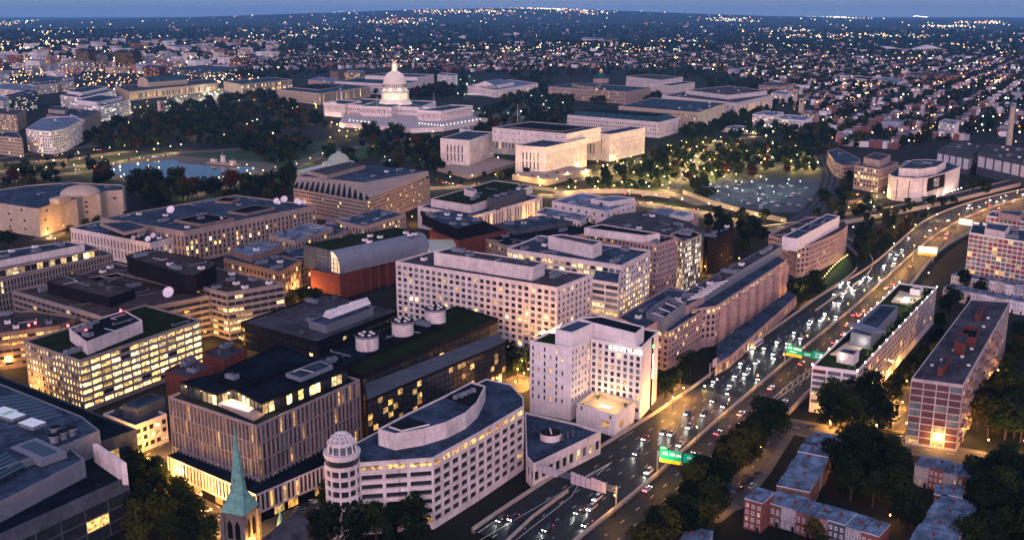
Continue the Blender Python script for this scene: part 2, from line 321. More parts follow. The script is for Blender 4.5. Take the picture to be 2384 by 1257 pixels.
# --- brightly lit office block, left
r,pl,h=bld('lit_office_block','cream office block at left, nearly every window glowing yellow, planted green roof','office block',
 [(55,793),(185,838),(467,744)],yb=962,st=(S(bay=2.6,fl=3.15,ww=.62,wh=.6,lit=.8,top=.9,bot=1.5,rows={0:.85},edge=.1),S(bay=5.6,fl=3.15,ww=.9,wh=.58,dep=.4,lit=.93,top=.9,bot=1.5)),m=CONC,roof=GREEN,units=2,
 ups=[dict(p=[(160,764),(201,796),(331,745),(290,722)],dz=5.5,m=PINK,roof=R_DARK,units=5)])
for a,b_ in (((60,796),(188,842)),):
    pass
# --- hotel with fins and roof-top pool
PH=hgt(597,990,1196)
r,pl,h=bld('fin_fronted_hotel','dark hotel with tall white vertical fins and a lit rooftop pool, behind the green spire','hotel',
 [(391,922),(597,990),(838,882)],h=PH,st=(S(bay=2.1,fl=6.4,ww=.72,wh=.93,dep=.9,lit=.10,top=.8,bot=.2,litm=LITO,dark2=.15),S(bay=2.3,fl=6.4,ww=.74,wh=.93,dep=.9,lit=.17,top=.8,bot=.2,litm=LITO,dark2=.25)),m=W('fin_stone',(.20,.175,.185)),roof=R_DARK,units=0,
 ups=[dict(p=[(416,889),(503,917),(543,905),(610,938),(808,861),(735,832),(660,812),(548,858)],dz=4.2,m=DARK,roof=R_DARK,st=S(bay=3,fl=3.6,ww=.9,wh=.85,dep=.1,lit=.5,top=.4,bot=.1,litm=LIT),units=0),
      dict(p=[(520,858),(590,886),(740,838),(655,800)],dz=4.3,zo=.4,m=BLK,roof=R_DARK,units=0),
      dict(p=[(500,880),(560,902),(600,888),(545,868)],dz=4.9,zo=0,m=BLK,roof=R_DARK,units=3),
      dict(p=[(665,868),(700,880),(775,850),(745,838)],dz=5.4,zo=0,m=METAL,roof=R_BLUE,units=4)])
HOTEL=r
# podium wing with fins
q=poly3([(388,1060),(596,1150),(852,1040)],12.5); b=MB(); pn=[]; rnd=random.Random(5)
for i in range(4):
    A,B=q[i],q[(i+1)%4]
    if (B[1]-A[1])*A[0]-(B[0]-A[0])*A[1]<0: facade(b,A,B,4.5,12.5,S(bay=2,fl=7,ww=.72,wh=.92,dep=.6,lit=.1,top=.5,bot=.3,litm=LITO),PINK,pn,rnd)
b.prism(inset(q,1.2),0,4.6,DARK); b.face([(*p,12.5) for p in q],R_DARK); o=b.build('podium_wing'); adopt(r,o)
for p in pn[:60]: adopt(r,link('window',pane(p[4],p[5],p[6]),None,(p[0],p[1],p[2]),p[3]))
b=MB(); 
for i in range(4):
    A,B=q[i],q[(i+1)%4]
    if (B[1]-A[1])*A[0]-(B[0]-A[0])*A[1]<0 :
        A=Vector(inset(q,1.1)[i]);B=Vector(inset(q,1.1)[(i+1)%4]); L=(B-A).length; k=int(L/6)
        for j in range(k):
            if (j*7)%5<2: continue
            a=A.lerp(B,(j+.15)/k); c=A.lerp(B,(j+.85)/k); b.face([(a.x,a.y,.8),(c.x,c.y,.8),(c.x,c.y,3.8),(a.x,a.y,3.8)],LITO)
adopt(r,b.build('shopfront'))
# pool deck
b=MB(); q=poly3([(487,930),(590,975),(625,955),(520,915)],PH+.1); b.prism(q,PH-.8,PH+.15,TAN); adopt(r,b.build('pool_deck'))
b=MB(); q=poly3([(512,938),(578,958),(596,946),(530,928)],PH+.3); b.prism(inset(q,-.6),PH-.7,PH+.3,WHT); b.prism(q,PH-.6,PH+.36,emis('pool_glow',(1,.58,.2),1.3)); adopt(r,b.build('roof_pool'))
for x,y in((420,903),(452,915),(485,926),(540,918),(565,925),(590,935),(622,950),(650,945)):
    X,Y=P(x,y,PH+2.6); l=bpy.data.lights.new('terrace_light','POINT'); l.energy=620; l.color=(1,.62,.25); l.shadow_soft_size=.3
    o=link('terrace_light',l,None,(X,Y,PH+2.6)); adopt(r,o)
# neon sign-like window
X,Y=P(611,992,PH-3); 
# --- small brick building with white base behind the hotel
bld('red_brick_block','small red brick block squeezed between the lit office and the fin-fronted hotel','brick building',[(383,862),(437,881),(497,852)],h=19,st=None,m=BRICK,roof=R_GREY,units=3)
bld('low_white_building','low white building with metal plant room between lit office block and fin-fronted hotel','building',[(240,962),(314,990),(388,962)],h=13,st=S(bay=3.2,fl=4,ww=.7,wh=.6,lit=.3,top=1.4),m=PINK,roof=R_BLUE,units=3,ups=[dict(p=[(284,942),(319,952),(384,924)],dz=5,m=GREY)])
bld('small_roof_block','small dark block with pale roof units behind the fin-fronted hotel','building',[(470,822),(520,838),(575,812)],h=17,m=BRICK,roof=R_GREY,units=4)
# --- dark glass science building with three drums
r,pl,h=bld('dark_glass_building','long dark glass building with three pale drums on its green roof','office building',
 [(745,832),(844,872),(1160,740)],h=30,st=(None,S(bay=4,fl=3.7,ww=.96,wh=.9,dep=.1,lit=.05,top=2,bot=0,win=GLASS)),m=DARK,roof=GREEN,units=0,
 ups=[dict(p=[(716,842),(770,862),(1022,756),(985,740)],dz=.8,m=DARK,roof=R_DARK,par=.1,units=5)])
for x,y in((855,812),(938,778),(1014,748)):
    b=MB(); X,Y=P(x,y,30.5); b.cyl((X,Y),5.2,30.6,37.2,PINK,28,mt=BLK); b.cyl((X,Y),5.5,36.6,37.6,METAL,28,mt=BLK)
    for a in range(20): b.cyl((X+4.9*math.cos(a*.314),Y+4.9*math.sin(a*.314)),.22,29.6,30.7,METAL,5)
    for a in range(6): b.cyl((X+3*math.cos(a*1.05),Y+3*math.sin(a*1.05)),.8,37.4,38.1,WHT,8)
    sub(r,'cooling_drum',b)
gz=26.5
q=poly3([(855,930),(1178,795),(1160,775),(850,893)],gz); b=MB(); pn=[]; rnd=random.Random(9)
for i in range(4):
    A,B=q[i],q[(i+1)%4]
    if (B[1]-A[1])*A[0]-(B[0]-A[0])*A[1]<0: facade(b,A,B,0,gz,S(bay=3.1,fl=2.9,ww=.95,wh=.9,dep=.12,lit=.16,top=1.2,bot=.6,litm=LITO,rows={7:.6,8:.7,6:.55,5:.35}),DARK,pn,rnd)
b.face([(*p,gz) for p in q],GREY); adopt(r,b.build('glass_front'))
for p in pn[:260:3]: adopt(r,link('window',pane(p[4],p[5],p[6]),None,(p[0],p[1],p[2]),p[3]))
b=MB()
for k,(x,y,z,a,w,hh,m_) in enumerate(pn):
    if k<260 and k%3==0: continue
    c,s=math.cos(a)*w/2,math.sin(a)*w/2; b.face([(x-c,y-s,z-hh/2),(x+c,y+s,z-hh/2),(x+c,y+s,z+hh/2),(x-c,y-s,z+hh/2)],m_)
tag(adopt(r,b.build('window')),kind='stuff')
# --- dark low building with white sculptural skylight
r,pl,h=bld('dark_low_building','low dark brown building with a wavy white skylight on top, above the drums','office building',
 [(560,749),(738,795),(932,720)],h=15,st=S(bay=3.4,fl=4.2,ww=.85,wh=.5,lit=.06,top=2,bot=1),m=DARK,roof=R_GREY,units=3,
 ups=[dict(p=[(718,746),(760,758),(870,717),(835,700)],dz=3.5,m=METAL,roof=R_BLUE)])
for dx in(0,28,56):
    b=MB(); 
    L=[P(750+dx+a,730-dx*.36+c,20) for a,c in((0,0),(18,6),(58,-9),(40,-16))]
    if area(L)<0: L=L[::-1]
    z=18.4; b.v+= [(*L[0],z),(*L[1],z),(*L[2],z),(*L[3],z),(*((L[0][0]+L[1][0])/2,(L[0][1]+L[1][1])/2),z+4),(*((L[2][0]+L[3][0])/2,(L[2][1]+L[3][1])/2),z+3)]
    for f in((0,1,4),(1,2,5,4),(2,3,5),(3,0,4,5)): b.f.append(f); b.m.append(b.mi(WHT))
    sub(r,'skylight',b)
# --- banded concrete government blocks
BAND=S(bay=5,fl=3.7,ww=.985,wh=.56,dep=.9,lit=.10,top=1.7,bot=.5,dark2=.0,litm=LIT)
BAND2=S(bay=5,fl=3.7,ww=.985,wh=.56,dep=.9,lit=.12,top=1.7,bot=.5,rows={2:.35,4:.4,5:.3,3:.4})
bld('banded_concrete_block','low concrete block with long horizontal window bands and black box penthouse with round dish','government building',
 [(28,675),(235,736),(487,687)],h=24,st=BAND,m=CONC,roof=R_BRN,units=3,ups=[dict(p=[(109,656),(255,693),(314,672),(172,638)],dz=6,m=DARK,roof=R_BRN,units=4),dict(p=[(160,712),(235,736),(487,687),(420,672)],dz=.4,par=.1,m=CONC,roof=R_BRN)])
bld('banded_concrete_wing','rear concrete wing with horizontal bands behind the black box penthouse','government building',[(178,640),(243,656),(335,626)],h=24,st=BAND,m=CONC,roof=R_BRN,units=2)
bld('banded_concrete_corner_block','taller banded concrete corner block with rounded black penthouse and lit windows along lower floors','government building',
 [(356,638),(527,681),(661,659)],h=28,st=BAND2,m=CONC,roof=R_BRN,units=5,
 ups=[dict(p=[(294,594),(300,600),(432,640),(455,640),(500,618),(502,607),(360,582),(345,580)],dz=9,m=DARK,roof=R_BRN,units=4)])
# --- far left window-grid building
bld('narrow_window_building','long pale building with rows of narrow windows and one lit upper floor, left edge','office building',
 [(-160,690),(263,590),(200,572),(-200,655)],h=25,ni=1,st=S(bay=2.2,fl=3.6,ww=.6,wh=.78,dep=.4,lit=.04,top=1,bot=1),m=CONC,roof=R_BLUE,units=0,
 ups=[dict(p=[(-160,660),(232,578),(195,566),(-180,620)],dz=5,m=TAN,roof=R_BLUE,st=S(bay=4,fl=4,ww=.95,wh=.7,lit=.4,top=.4,bot=.2),units=5),
      dict(p=[(-100,625),(196,569),(155,562),(-100,600)],dz=9,m=PINK,roof=R_BLUE,units=6)])
bld('flat_brown_office','low brown office with red rooftop beacons just above the lit office block','office building',
 [(-120,790),(140,757),(182,738),(75,722),(-140,735)],h=20,ni=1,st=S(bay=4,fl=3.6,ww=.9,wh=.45,lit=.45,top=1.4,litm=LITO),m=BRN,roof=R_BRN,units=5)
for x,y in((67,756),(82,751),(158,757),(200,768),(281,722)):
    b=MB(); X,Y=P(x,y,22 if x<170 else 33); z=20 if x<170 else 31; b.cyl((X,Y),.12,z,z+1.6,METAL,6); b.cyl((X,Y),.55,z+1.4,z+2.3,emis('red_beacon',(1,.03,.03),14),8); o=b.build('roof_beacon'); tag(o,'red warning beacon on a flat roof at left','beacon','red rooftop beacons'); REG.append((o,o['label'],(x,y)))
# --- curved cream museum with dome
pts=[(-60,470),(0,473),(45,480),(88,486),(100,482),(125,474),(150,468),(178,463),(190,456),(232,452),(245,445),(285,442),(290,436),(282,430),(230,428),(160,424),(60,432),(-60,450)]
r,pl,h=bld('curved_cream_museum','curving windowless cream stone museum with shallow dome, floodlit at its foot','museum',pts,h=24,ni=3,st=None,m=CREAM,roof=R_BLUE,units=3)
b=MB(); X,Y=P(187,450,24); prof=[(17*math.cos(a*math.pi/16),23.2+8*math.sin(a*math.pi/16)) for a in range(9)]; b.lathe((X,Y),prof,CREAM,32); sub(r,'dome',b)
b=MB(); X,Y=P(140,462,27); b.box((X,Y,25.5),(16,9,5),CREAM,.3); sub(r,'roof_block',b)
rnd=random.Random(3)
for x,y in((22,498),(50,490),(25,512),(57,513),(25,528),(58,533),(110,490),(198,470),(200,482),(201,494),(268,462),(105,512),(112,533)):
    # window slots set on the front wall: find the wall point under this pixel
    best=None
    for i in range(len(pl)):
        A,B=Vector(pl[i]),Vector(pl[(i+1)%len(pl)])
        for k in range(11):
            p=A.lerp(B,k/10)
            if (B.y-A.y)*p.x-(B.x-A.x)*p.y>0: continue
            for z in range(3,22):
                s=proj(p.x,p.y,z); d=(s[0]-x)**2+(s[1]-y)**2
                if best is None or d<best[0]: best=(d,p.copy(),z,(B-A).normalized())
    d,p,z,t=best; n=Vector((t.y,-t.x)); b=MB(); 
    b.box((p.x+n.x*.02,p.y+n.y*.02,z),(2.6,.12,1.6),GLASS,math.atan2(t.y,t.x)); o=b.build('window'); adopt(r,o)
def floodlights(plist,e,c,z=.8,name='floodlight',lab='low floodlight washing the wall above it',grp='floodlights at wall feet',spot=None):
    for x,y in plist:
        X,Y=P(x,y,z); b=MB(); b.cyl((0,0),.08,-z,-.15,BLK,6); b.box((0,0,0),(.5,.35,.3),BLK); 
        rt=link(name,None,None,(X,Y,z)); tag(rt,lab,'floodlight',grp); REG.append((rt,lab,(x,y))); b.build('housing',rt)
        l=bpy.data.lights.new('lamp','POINT'); l.energy=e; l.color=c; l.shadow_soft_size=.25; link('lamp',l,rt,(0,0,.35))
floodlights([(113,552),(118,545),(182,520),(190,516),(200,512),(240,506),(255,503),(230,508),(272,500)],2600,(1,.66,.28),lab='low floodlight at the foot of the curved cream museum',grp='museum floodlights')
# --- long tan broadcasting building with dishes
VW=S(bay=4.4,fl=12,ww=.42,wh=.8,dep=.7,lit=.06,top=3.2,bot=2.2)
VS=S(bay=4.2,fl=3.9,ww=.5,wh=.75,dep=.6,lit=.22,top=4,bot=2,rows={0:.12,1:.3})
r,pl,h=bld('long_tan_building','long tan stone building with tall window slots, roof courts and satellite dishes','government building',
 [(235,507),(428,538),(735,478)],h=25,st=(VW,VS),m=TAN,roof=R_BLUE,units=9,
 ups=[dict(p=[(232,519),(289,541),(345,528),(300,514)],dz=1.4,zo=0,m=TAN)])
for pp in([(405,512),(470,523),(545,508),(480,498)],[(530,492),(575,498),(640,483),(590,478)],[(500,468),(540,470),(560,462),(520,459)]):
    b=MB(); q=poly3(pp,h+1.2); i1=inset(q,1)
    for k in range(4):
        j=(k+1)%4; b.face([(*q[k],h-.7),(*q[j],h-.7),(*q[j],h+1.2),(*q[k],h+1.2)],BRN); b.face([(*q[k],h+1.2),(*q[j],h+1.2),(*i1[j],h+1.2),(*i1[k],h+1.2)],TAN); b.face([(*i1[k],h+1.2),(*i1[j],h+1.2),(*i1[j],h-.75),(*i1[k],h-.75)],DARK)
    b.face([(*p,h-.7) for p in i1],BLK); sub(r,'light_court',b)  # black floor and dark inner sides paint in the shade of a deep court
LW,pl2,h2=bld('tan_front_wing','lower pale front wing with tall slot windows carrying white dishes, before the long tan building','government building',
 [(163,530),(350,566),(428,545)],h=19,st=(S(bay=4,fl=9,ww=.45,wh=.8,dep=.7,lit=.03,top=2.6,bot=2),VS),m=PINK,roof=R_BLUE,units=2)
def dish(x,y,z,r,lab):
    X,Y=P(x,y,z+r); b=MB(); rt=thing('satellite_dish',lab,'dish',(X,Y,z),group='rooftop satellite dishes'); b.cyl((0,0),r*.12,0,r*.9,METAL,8); b.box((0,0,.2),(r,r,.4),METAL); b.build('mount',rt)
    b=MB(); n=16; d=Vector((-.75,-.35,.55)).normalized(); q=d.to_track_quat('Z','Y'); prev=None
    for k in range(5):
        rr=r*k/4; ring=[Vector((0,0,r*.9))+q@Vector((rr*math.cos(2*math.pi*a/n),rr*math.sin(2*math.pi*a/n),.35*r*(k/4)**2)) for a in range(n)]
        if prev:
            for a in range(n): c=(a+1)%n; b.face([prev[a],prev[c],ring[c],ring[a]],WHT)
        prev=ring
    b.build('reflector',rt)
for x,y,z,rr in((331,540,18,3.4),(311,553,18,1.8),(323,549,18,1.6),(345,556,18,2.2),(357,548,18,2),(644,468,24,2.6),(662,464,24,3),(650,472,24,1.5),(692,468,24,2.6),(698,471,24,2.2),(708,470,24,2.2)):
    dish(x,y,z,rr,'white satellite dish on the flat roof of the long tan building')
dish(398,488,24,3.2,'largest white dish lying low on the long tan building roof'); dish(393,680,24,3.2,'single round white dish on the banded concrete block roof')
# --- brutalist concrete with sawtooth top
HH=hgt(868,420,497)
SAW=S(bay=3.1,fl=3.6,ww=.8,wh=.5,dep=.7,lit=.04,top=8.5,bot=3)
r,pl,h=bld('brutalist_office','massive brown concrete office with sloped sawtooth top storey and blue flat roof','government building',
 [(683,438),(848,468),(1000,415)],h=HH-7,st=(S(bay=3.1,fl=3.6,ww=.8,wh=.5,dep=.7,lit=.03,top=1,bot=3),S(bay=3.1,fl=3.6,ww=.8,wh=.5,dep=.7,lit=.10,top=1,bot=3)),m=TAN,roof=R_BLUE,units=0)
topq=[P(x,y,HH) for x,y in((692,409),(846,425),(996,398))]; topq=quad(*topq); topq=topq if area(topq)>0 else topq[::-1]
b=MB(); low=pl; hz=HH-7
# match vertex order between low and top polygons
def near(a,ps): return min(range(len(ps)),key=lambda i:(ps[i][0]-a[0])**2+(ps[i][1]-a[1])**2)
tp=[topq[near(a,topq)] for a in low]
for i in range(4):
    j=(i+1)%4; b.face([(*low[i],hz),(*low[j],hz),(*tp[j],HH),(*tp[i],HH)],TAN)
b.face([(*p,HH) for p in tp],R_BLUE); sub(r,'sloped_top',b)
rnd=random.Random(1); 
for i in range(4):
    A,B=Vector(low[i]),Vector(low[(i+1)%4]); TA,TB=Vector(tp[i]),Vector(tp[(i+1)%4])
    if (B.y-A.y)*A.x-(B.x-A.x)*A.y>0: continue
    n=13; nrm=Vector(((B-A).y,-(B-A).x)).normalized()
    for k in range(n):
        a=A.lerp(B,(k+.1)/n); c=A.lerp(B,(k+.9)/n); ta=TA.lerp(TB,(k+.5)/n); b=MB(); a2=a+nrm*.5; c2=c+nrm*.5
        b.face([(*a2,hz+.4),(*c2,hz+.4),(ta.x,ta.y,HH-.8)],BLK); b.face([(*a,hz+.2),(*a2,hz+.4),(ta.x,ta.y,HH-.8)],TAN); b.face([(*c2,hz+.4),(*c,hz+.2),(ta.x,ta.y,HH-.8)],TAN); sub(r,'sawtooth_window',b)
q=poly3([(720,398),(760,408),(850,384),(815,376)],HH+4); b=MB(); b.prism(q,HH,HH+4,TAN,R_GREY); sub(r,'plant_room',b)
for k,(x,y) in enumerate(((870,412),(900,402),(930,398),(800,405),(960,400))): 
    X,Y=P(x,y,HH); adopt(r,link('air_unit',UNITS[k%4],None,(X,Y,HH)))
# glass conservatory dome (behind, left of the brutalist office)
gl=mat('conservatory_glass',(.12,.16,.18),.3,.2,.5,spec=.4,emit=(1,.8,.5),es=.12)
X,Y=P(790,404,0); rt=thing('glass_conservatory','glass conservatory with stepped dome glowing behind the brutalist office','conservatory',(X,Y,0)); b=MB(); b.cyl((0,0),20,0,9,TAN,8); b.build('stone_base',rt)
b=MB(); b.lathe((0,0),[(20,9),(18,13),(12,15),(12,17),(10,20),(6,22.5),(3,23.5),(3,25),(0,26)],gl,12); b.build('glass_dome',rt)
b=MB()
for a in range(12):
    c,s=math.cos(a*math.pi/6),math.sin(a*math.pi/6); b.tube((20*c,20*s,9),(18*c,18*s,13),.25,WHT,4); b.tube((12*c,12*s,17),(6*c,6*s,22.5),.2,WHT,4)
b.build('rib',rt)
bld('conservatory_hall','long low greenhouse hall with lit glass roof left of the glass dome','greenhouse',[(690,398),(700,404),(775,384)],h=9,m=CREAM,roof=gl,units=0,par=0,st=S(bay=4,fl=6,ww=.5,wh=.7,lit=.7))
# --- office with planted upper box
r,pl,h=bld('column_fronted_office','cream office with planted roof box and lit tall columns on its right side','office building',
 [(972,480),(1101,503),(1263,458)],h=19,st=(S(bay=20,fl=6,ww=.7,wh=.6,lit=0,top=2,bot=9),S(bay=4.2,fl=13,ww=.6,wh=.9,dep=1,lit=.45,top=2,bot=1)),m=PINK,roof=R_BLUE,units=0,
 ups=[dict(p=[(1003,463),(1097,478),(1240,432)],dz=6,m=PINK,roof=GREEN,units=3),dict(p=[(1080,440),(1104,446),(1110,442),(1090,436)],dz=11,m=PINK,units=0),dict(p=[(1135,460),(1155,464),(1225,442),(1205,438)],dz=9,m=GREY,units=3)])
# --- pinkish low federal blocks
FW=S(bay=4,fl=4,ww=.5,wh=.62,lit=.12,top=2.4,bot=1.5)
FL=S(bay=4,fl=4,ww=.5,wh=.62,lit=.4,top=2.4,bot=1.5)
bld('low_federal_block','low brown block with lit top windows between banded concrete and curved metal roof','government building',[(520,600),(650,632),(700,606)],h=21,st=FL,m=BRN,roof=R_BLUE,units=2,ups=[dict(p=[(533,580),(583,596),(660,572),(620,560)],dz=3.5,m=BRN,roof=R_LITE,units=4)])
bld('low_federal_spine','low brown spine building with pale roofs right of the long tan building','government building',[(627,547),(686,561),(775,530)],h=25,st=FW,m=TAN,roof=R_LITE,units=4)
bld('mid_federal_block','mid brown block with dark roof left of the curved metal roof','government building',[(640,590),(700,606),(780,575)],h=19,st=FW,m=BRN,roof=R_BLUE,units=3)
bld('far_federal_wing','far brown wing with pale roofs and lit windows below the brutalist office','government building',[(783,512),(848,527),(945,497)],h=24,st=FL,m=TAN,roof=R_BLUE,units=5)
bld('dark_courtyard_block','dark roofed block with court below far brown wing','government building',[(735,565),(800,585),(905,540)],h=17,st=FW,m=BRN,roof=R_DARK,units=5)
bld('link_block_roofs','pale jumbled roofs just left of the curved metal roof','government building',[(690,545),(745,560),(850,520)],h=20,st=FW,m=TAN,roof=R_BLUE,units=6)
# --- red brick museum with curved metal roof
N_,L_,R_=(791,640),(722,627),(918,602)
bz=hgt(791,640,697); q3=poly3([L_,N_,R_],bz)
r,pl,h=bld('brick_museum','red brick museum under a curved grey metal roof with orange uplights along its wall','museum',[L_,N_,R_],h=bz,st=None,m=BRICK,roof=R_GREY,units=0)
# curved roof: quarter-barrel rising from the brick top along the south side
A=Vector(P(791,638,bz)); B=Vector(P(1000,590,bz)); E=(B-A).normalized(); Nn=Vector((-E.y,E.x)); L=(B-A).length; b=MB(); prev=None; K=10; HT=14
prof=[(0,0)]+[(9*(1-math.cos(a*math.pi/2/K))+.0,4+ (HT-4)*math.sin(a*math.pi/2/K)) for a in range(K+1)]
for d,z in prof:
    a=A+Nn*d; c=B+Nn*d; cur=((a.x,a.y,bz+z),(c.x,c.y,bz+z))
    if prev: b.face([prev[0],prev[1],cur[1],cur[0]],METAL)
    prev=cur
sub(r,'curved_metal_roof',b)
top=[A+Nn*9,B+Nn*9,B+Nn*34,A+Nn*38]; b=MB(); b.prism([(p.x,p.y) for p in top],bz-2,bz+HT-.02,GREY,GREEN); sub(r,'green_roof',b)
b=MB(); pf=[(A+Nn*d,z) for d,z in prof]+[(A+Nn*24,HT),(A+Nn*26,0)]; b.face([(p.x+E.x*.5,p.y+E.y*.5,bz+z) for p,z in pf][::-1],emis('atrium_glow',(1,.6,.18),.6)); 
for k in range(6): p=A+Nn*(2+k*4); b.tube((p.x,p.y,bz),(p.x,p.y,bz+HT-1 if k>1 else bz+HT-5),.3,METAL,4)
for z in(3,6,9): b.tube((A.x+Nn.x*2,A.y+Nn.y*2,bz+z),(A.x+Nn.x*24,A.y+Nn.y*24,bz+z),.22,METAL,4)
sub(r,'glass_end',b)
rnd=random.Random(2); unit_mesh()
for x,y in((885,555),(862,552),(945,545),(955,550),(965,548),(860,566),(850,562)): X,Y=P(x,y,bz+HT); adopt(r,link('air_unit',UNITS[1],None,(X,Y,bz+HT)))
FOOT.append([(p.x,p.y) for p in (A,B,B+Nn*36,A+Nn*40)])
for k in range(5):
    q_=A.lerp(B,.07+k*.10)-Nn*.75; l=bpy.data.lights.get('uplight_beam') or bpy.data.lights.new('uplight_beam','SPOT'); l.energy=520; l.color=(1,.36,.04); l.spot_size=math.radians(44); l.spot_blend=1; l.shadow_soft_size=.1; o=link('uplight_beam',l,None,(q_.x,q_.y,1.0)); o.rotation_euler=Vector((-Nn.x*.06,-Nn.y*.06,-1)).to_track_quat('Z','Y').to_euler(); adopt(r,o)
for k in range(9):   # brick piers and niches on the long wall
    p=A.lerp(B,.03+k*.095); n=-Nn; b=MB(); b.box((p.x+n.x*.4,p.y+n.y*.4,bz/2),(1.1,.8,bz-.6),BRICK,math.atan2(E.y,E.x)); sub(r,'brick_pier',b)
ang=math.atan2(E.y,E.x)
bld('brick_museum_extension','brick museum extension east of the curved metal roof, bare wall','museum wing',[(893,612),(905,612),(1005,585),(985,575)],h=bz-1,st=None,m=BRICK,roof=R_GREY,units=0)
UP=[]
for k in range(5):
    q_=A.lerp(B,.07+k*.10)-Nn*1.3; s_=proj(q_.x,q_.y,.6); UP.append(s_)
floodlights(UP,3,(1,.38,.05),z=.6,lab='orange uplight at the foot of the red brick museum wall',grp='orange museum uplights')
# building with red wall, grey upper storey
bld('red_wall_building','grey boxy building with dark red brick lower wall right of the curved metal roof','arts building',[(1000,535),(1068,560),(1180,535),(1120,512)],h=21,ni=1,st=S(bay=9,fl=6,ww=.2,wh=.3,lit=.5,bot=5,top=4),m=BRICK,roof=R_DARK,units=0,ups=[dict(p=[(982,500),(1062,532),(1133,516),(1050,488)],dz=7,m=DARK,roof=R_BLUE,units=7)])
b=MB(); gq=[P(x,y,24) for x,y in((988,545),(1000,572),(1065,566),(1055,545))]; b.prism(gq if area(gq)>0 else gq[::-1],0,20,emis('glass_hall_glow',(1,.72,.35),.5),gl); o=b.build('glass_link_hall'); tag(o,'small glowing glass hall between the curved metal roof and red wall building','glass hall')
bld('low_blue_roof_block','long low block with flat blue roof stretching right of the red wall building','office building',[(1130,555),(1180,572),(1440,532),(1330,505)],h=18,ni=1,st=FW,m=TAN,roof=R_DARK,units=6,ups=[dict(p=[(1150,522),(1200,535),(1370,508),(1300,495)],dz=3,m=GREY,roof=R_BLUE,units=5)])
# --- jumble of pale roofs
bld('pale_roof_office','office with pale blue stepped roofs above the big white office','office building',[(1245,495),(1352,514),(1375,500)],h=22,st=FW,m=PINK,roof=R_LITE,units=2)
bld('pale_roof_tower_block','larger office with pale blue roof and blank pink walls beside railway park','office building',[(1285,468),(1412,492),(1480,470)],h=26,st=S(bay=9,fl=6,ww=.3,wh=.3,lit=.1),m=PINK,roof=R_LITE,units=3,ups=[dict(p=[(1375,463),(1420,470),(1478,461),(1430,455)],dz=3,m=PINK,roof=R_LITE)])
bld('far_corner_office','pinkish office with pale roof and small square windows left of the dark lattice block','office building',[(1470,502),(1560,520),(1627,500)],h=20,st=S(bay=4.4,fl=4,ww=.35,wh=.4,lit=.1,top=1.2),m=ROSE,roof=R_LITE,units=3,ups=[dict(p=[(1560,498),(1590,505),(1615,497),(1585,490)],dz=4,m=PINK)])
bld('many_sided_roof_building','many sided grey office roof with white wall lamps behind the tall pink office','office building',[(1390,520),(1440,545),(1585,560),(1640,535),(1600,515),(1500,490),(1430,500)],h=31,ni=1,st=S(bay=30,fl=9,ww=.1,wh=.1,lit=1),m=GREY,roof=R_GREY,units=6)
# --- big white office, U shaped
WGW=S(bay=4.1,fl=3.55,ww=.62,wh=.6,dep=.45,lit=.13,top=1.6,bot=1.5,dark2=.45,rows={5:.28,6:.22,4:.18},edge=.1)
WGS=S(bay=3.9,fl=3.55,ww=.5,wh=.6,dep=.45,lit=.04,top=1.6,bot=1.5,dark2=.3,edge=.15)
r,pl,h=bld('big_white_office','big white office with square window grid and long pink penthouse, centre of the view','office building',
 [(921,608),(1297,669),(1378,638)],h=44,st=(WGW,WGS),m=PINK,roof=R_GREY,units=3,
 ups=[dict(p=[(1010,587),(1240,622),(1268,610),(1120,588),(1045,577)],dz=6.5,m=PINK,roof=R_GREY,units=2),dict(p=[(1075,664),(1297,700),(1300,694),(1080,659)],zo=-8.5,dz=.0+.6,m=PINK,par=.1)])
r,pl,h=bld('white_rear_office','rear white office wing with bright yellow lit storeys on its right faces','office building',
 [(1180,578),(1447,618),(1515,583)],h=45,st=(S(bay=4,fl=3.6,ww=.8,wh=.6,lit=.3,top=2,bot=1,dark2=.6,rows={0:.7,1:.5}),S(bay=3.6,fl=3.6,ww=.66,wh=.6,dep=.4,lit=.35,top=2.5,bot=1,dark2=.3,rows={3:.95,4:.95,5:.95,6:.95,7:.9,0:.3})),m=PINK,roof=R_BLUE,units=7,
 ups=[dict(p=[(1276,549),(1380,571),(1402,562),(1310,545)],dz=7,m=PINK,roof=R_GREY)])
bld('glass_corner_bay','glass corner bay with yellow storeys between the two white office wings','office building',[(1378,650),(1440,660),(1447,620),(1390,612)],h=41,ni=1,st=S(bay=9,fl=3.6,ww=.92,wh=.6,lit=.8,top=1.2,bot=1,dark2=.8,rows={0:.1,1:.1,2:.3}),m=PINK,roof=R_BLUE,units=0)
bld('tall_pink_office','tall pinkish office with small windows behind the rear white wing','office building',[(1395,545),(1530,568),(1579,552)],h=44,st=S(bay=3,fl=3.5,ww=.5,wh=.5,lit=.15,top=1.6,litm=LITO),m=ROSE,roof=R_DARK,units=4,ups=[dict(p=[(1360,530),(1500,548),(1537,543),(1400,522)],dz=4,m=PINK,roof=R_DARK)])
bld('lit_glass_office','narrow glassy office with lit upper windows left of the dark lattice block','office building',[(1560,545),(1592,562),(1634,546)],h=40,st=S(bay=3,fl=3.6,ww=.85,wh=.7,lit=.55,top=1,dark2=.3,litm=LITW),m=CREAM,roof=R_DARK,units=2)
bld('dark_lattice_block','dark brick block with fine lattice walls behind the long rail-side office','office building',[(1632,548),(1648,562),(1710,533)],h=24,st=S(bay=2.4,fl=3,ww=.5,wh=.4,lit=.01),m=DBRK,roof=R_DARK,units=2)
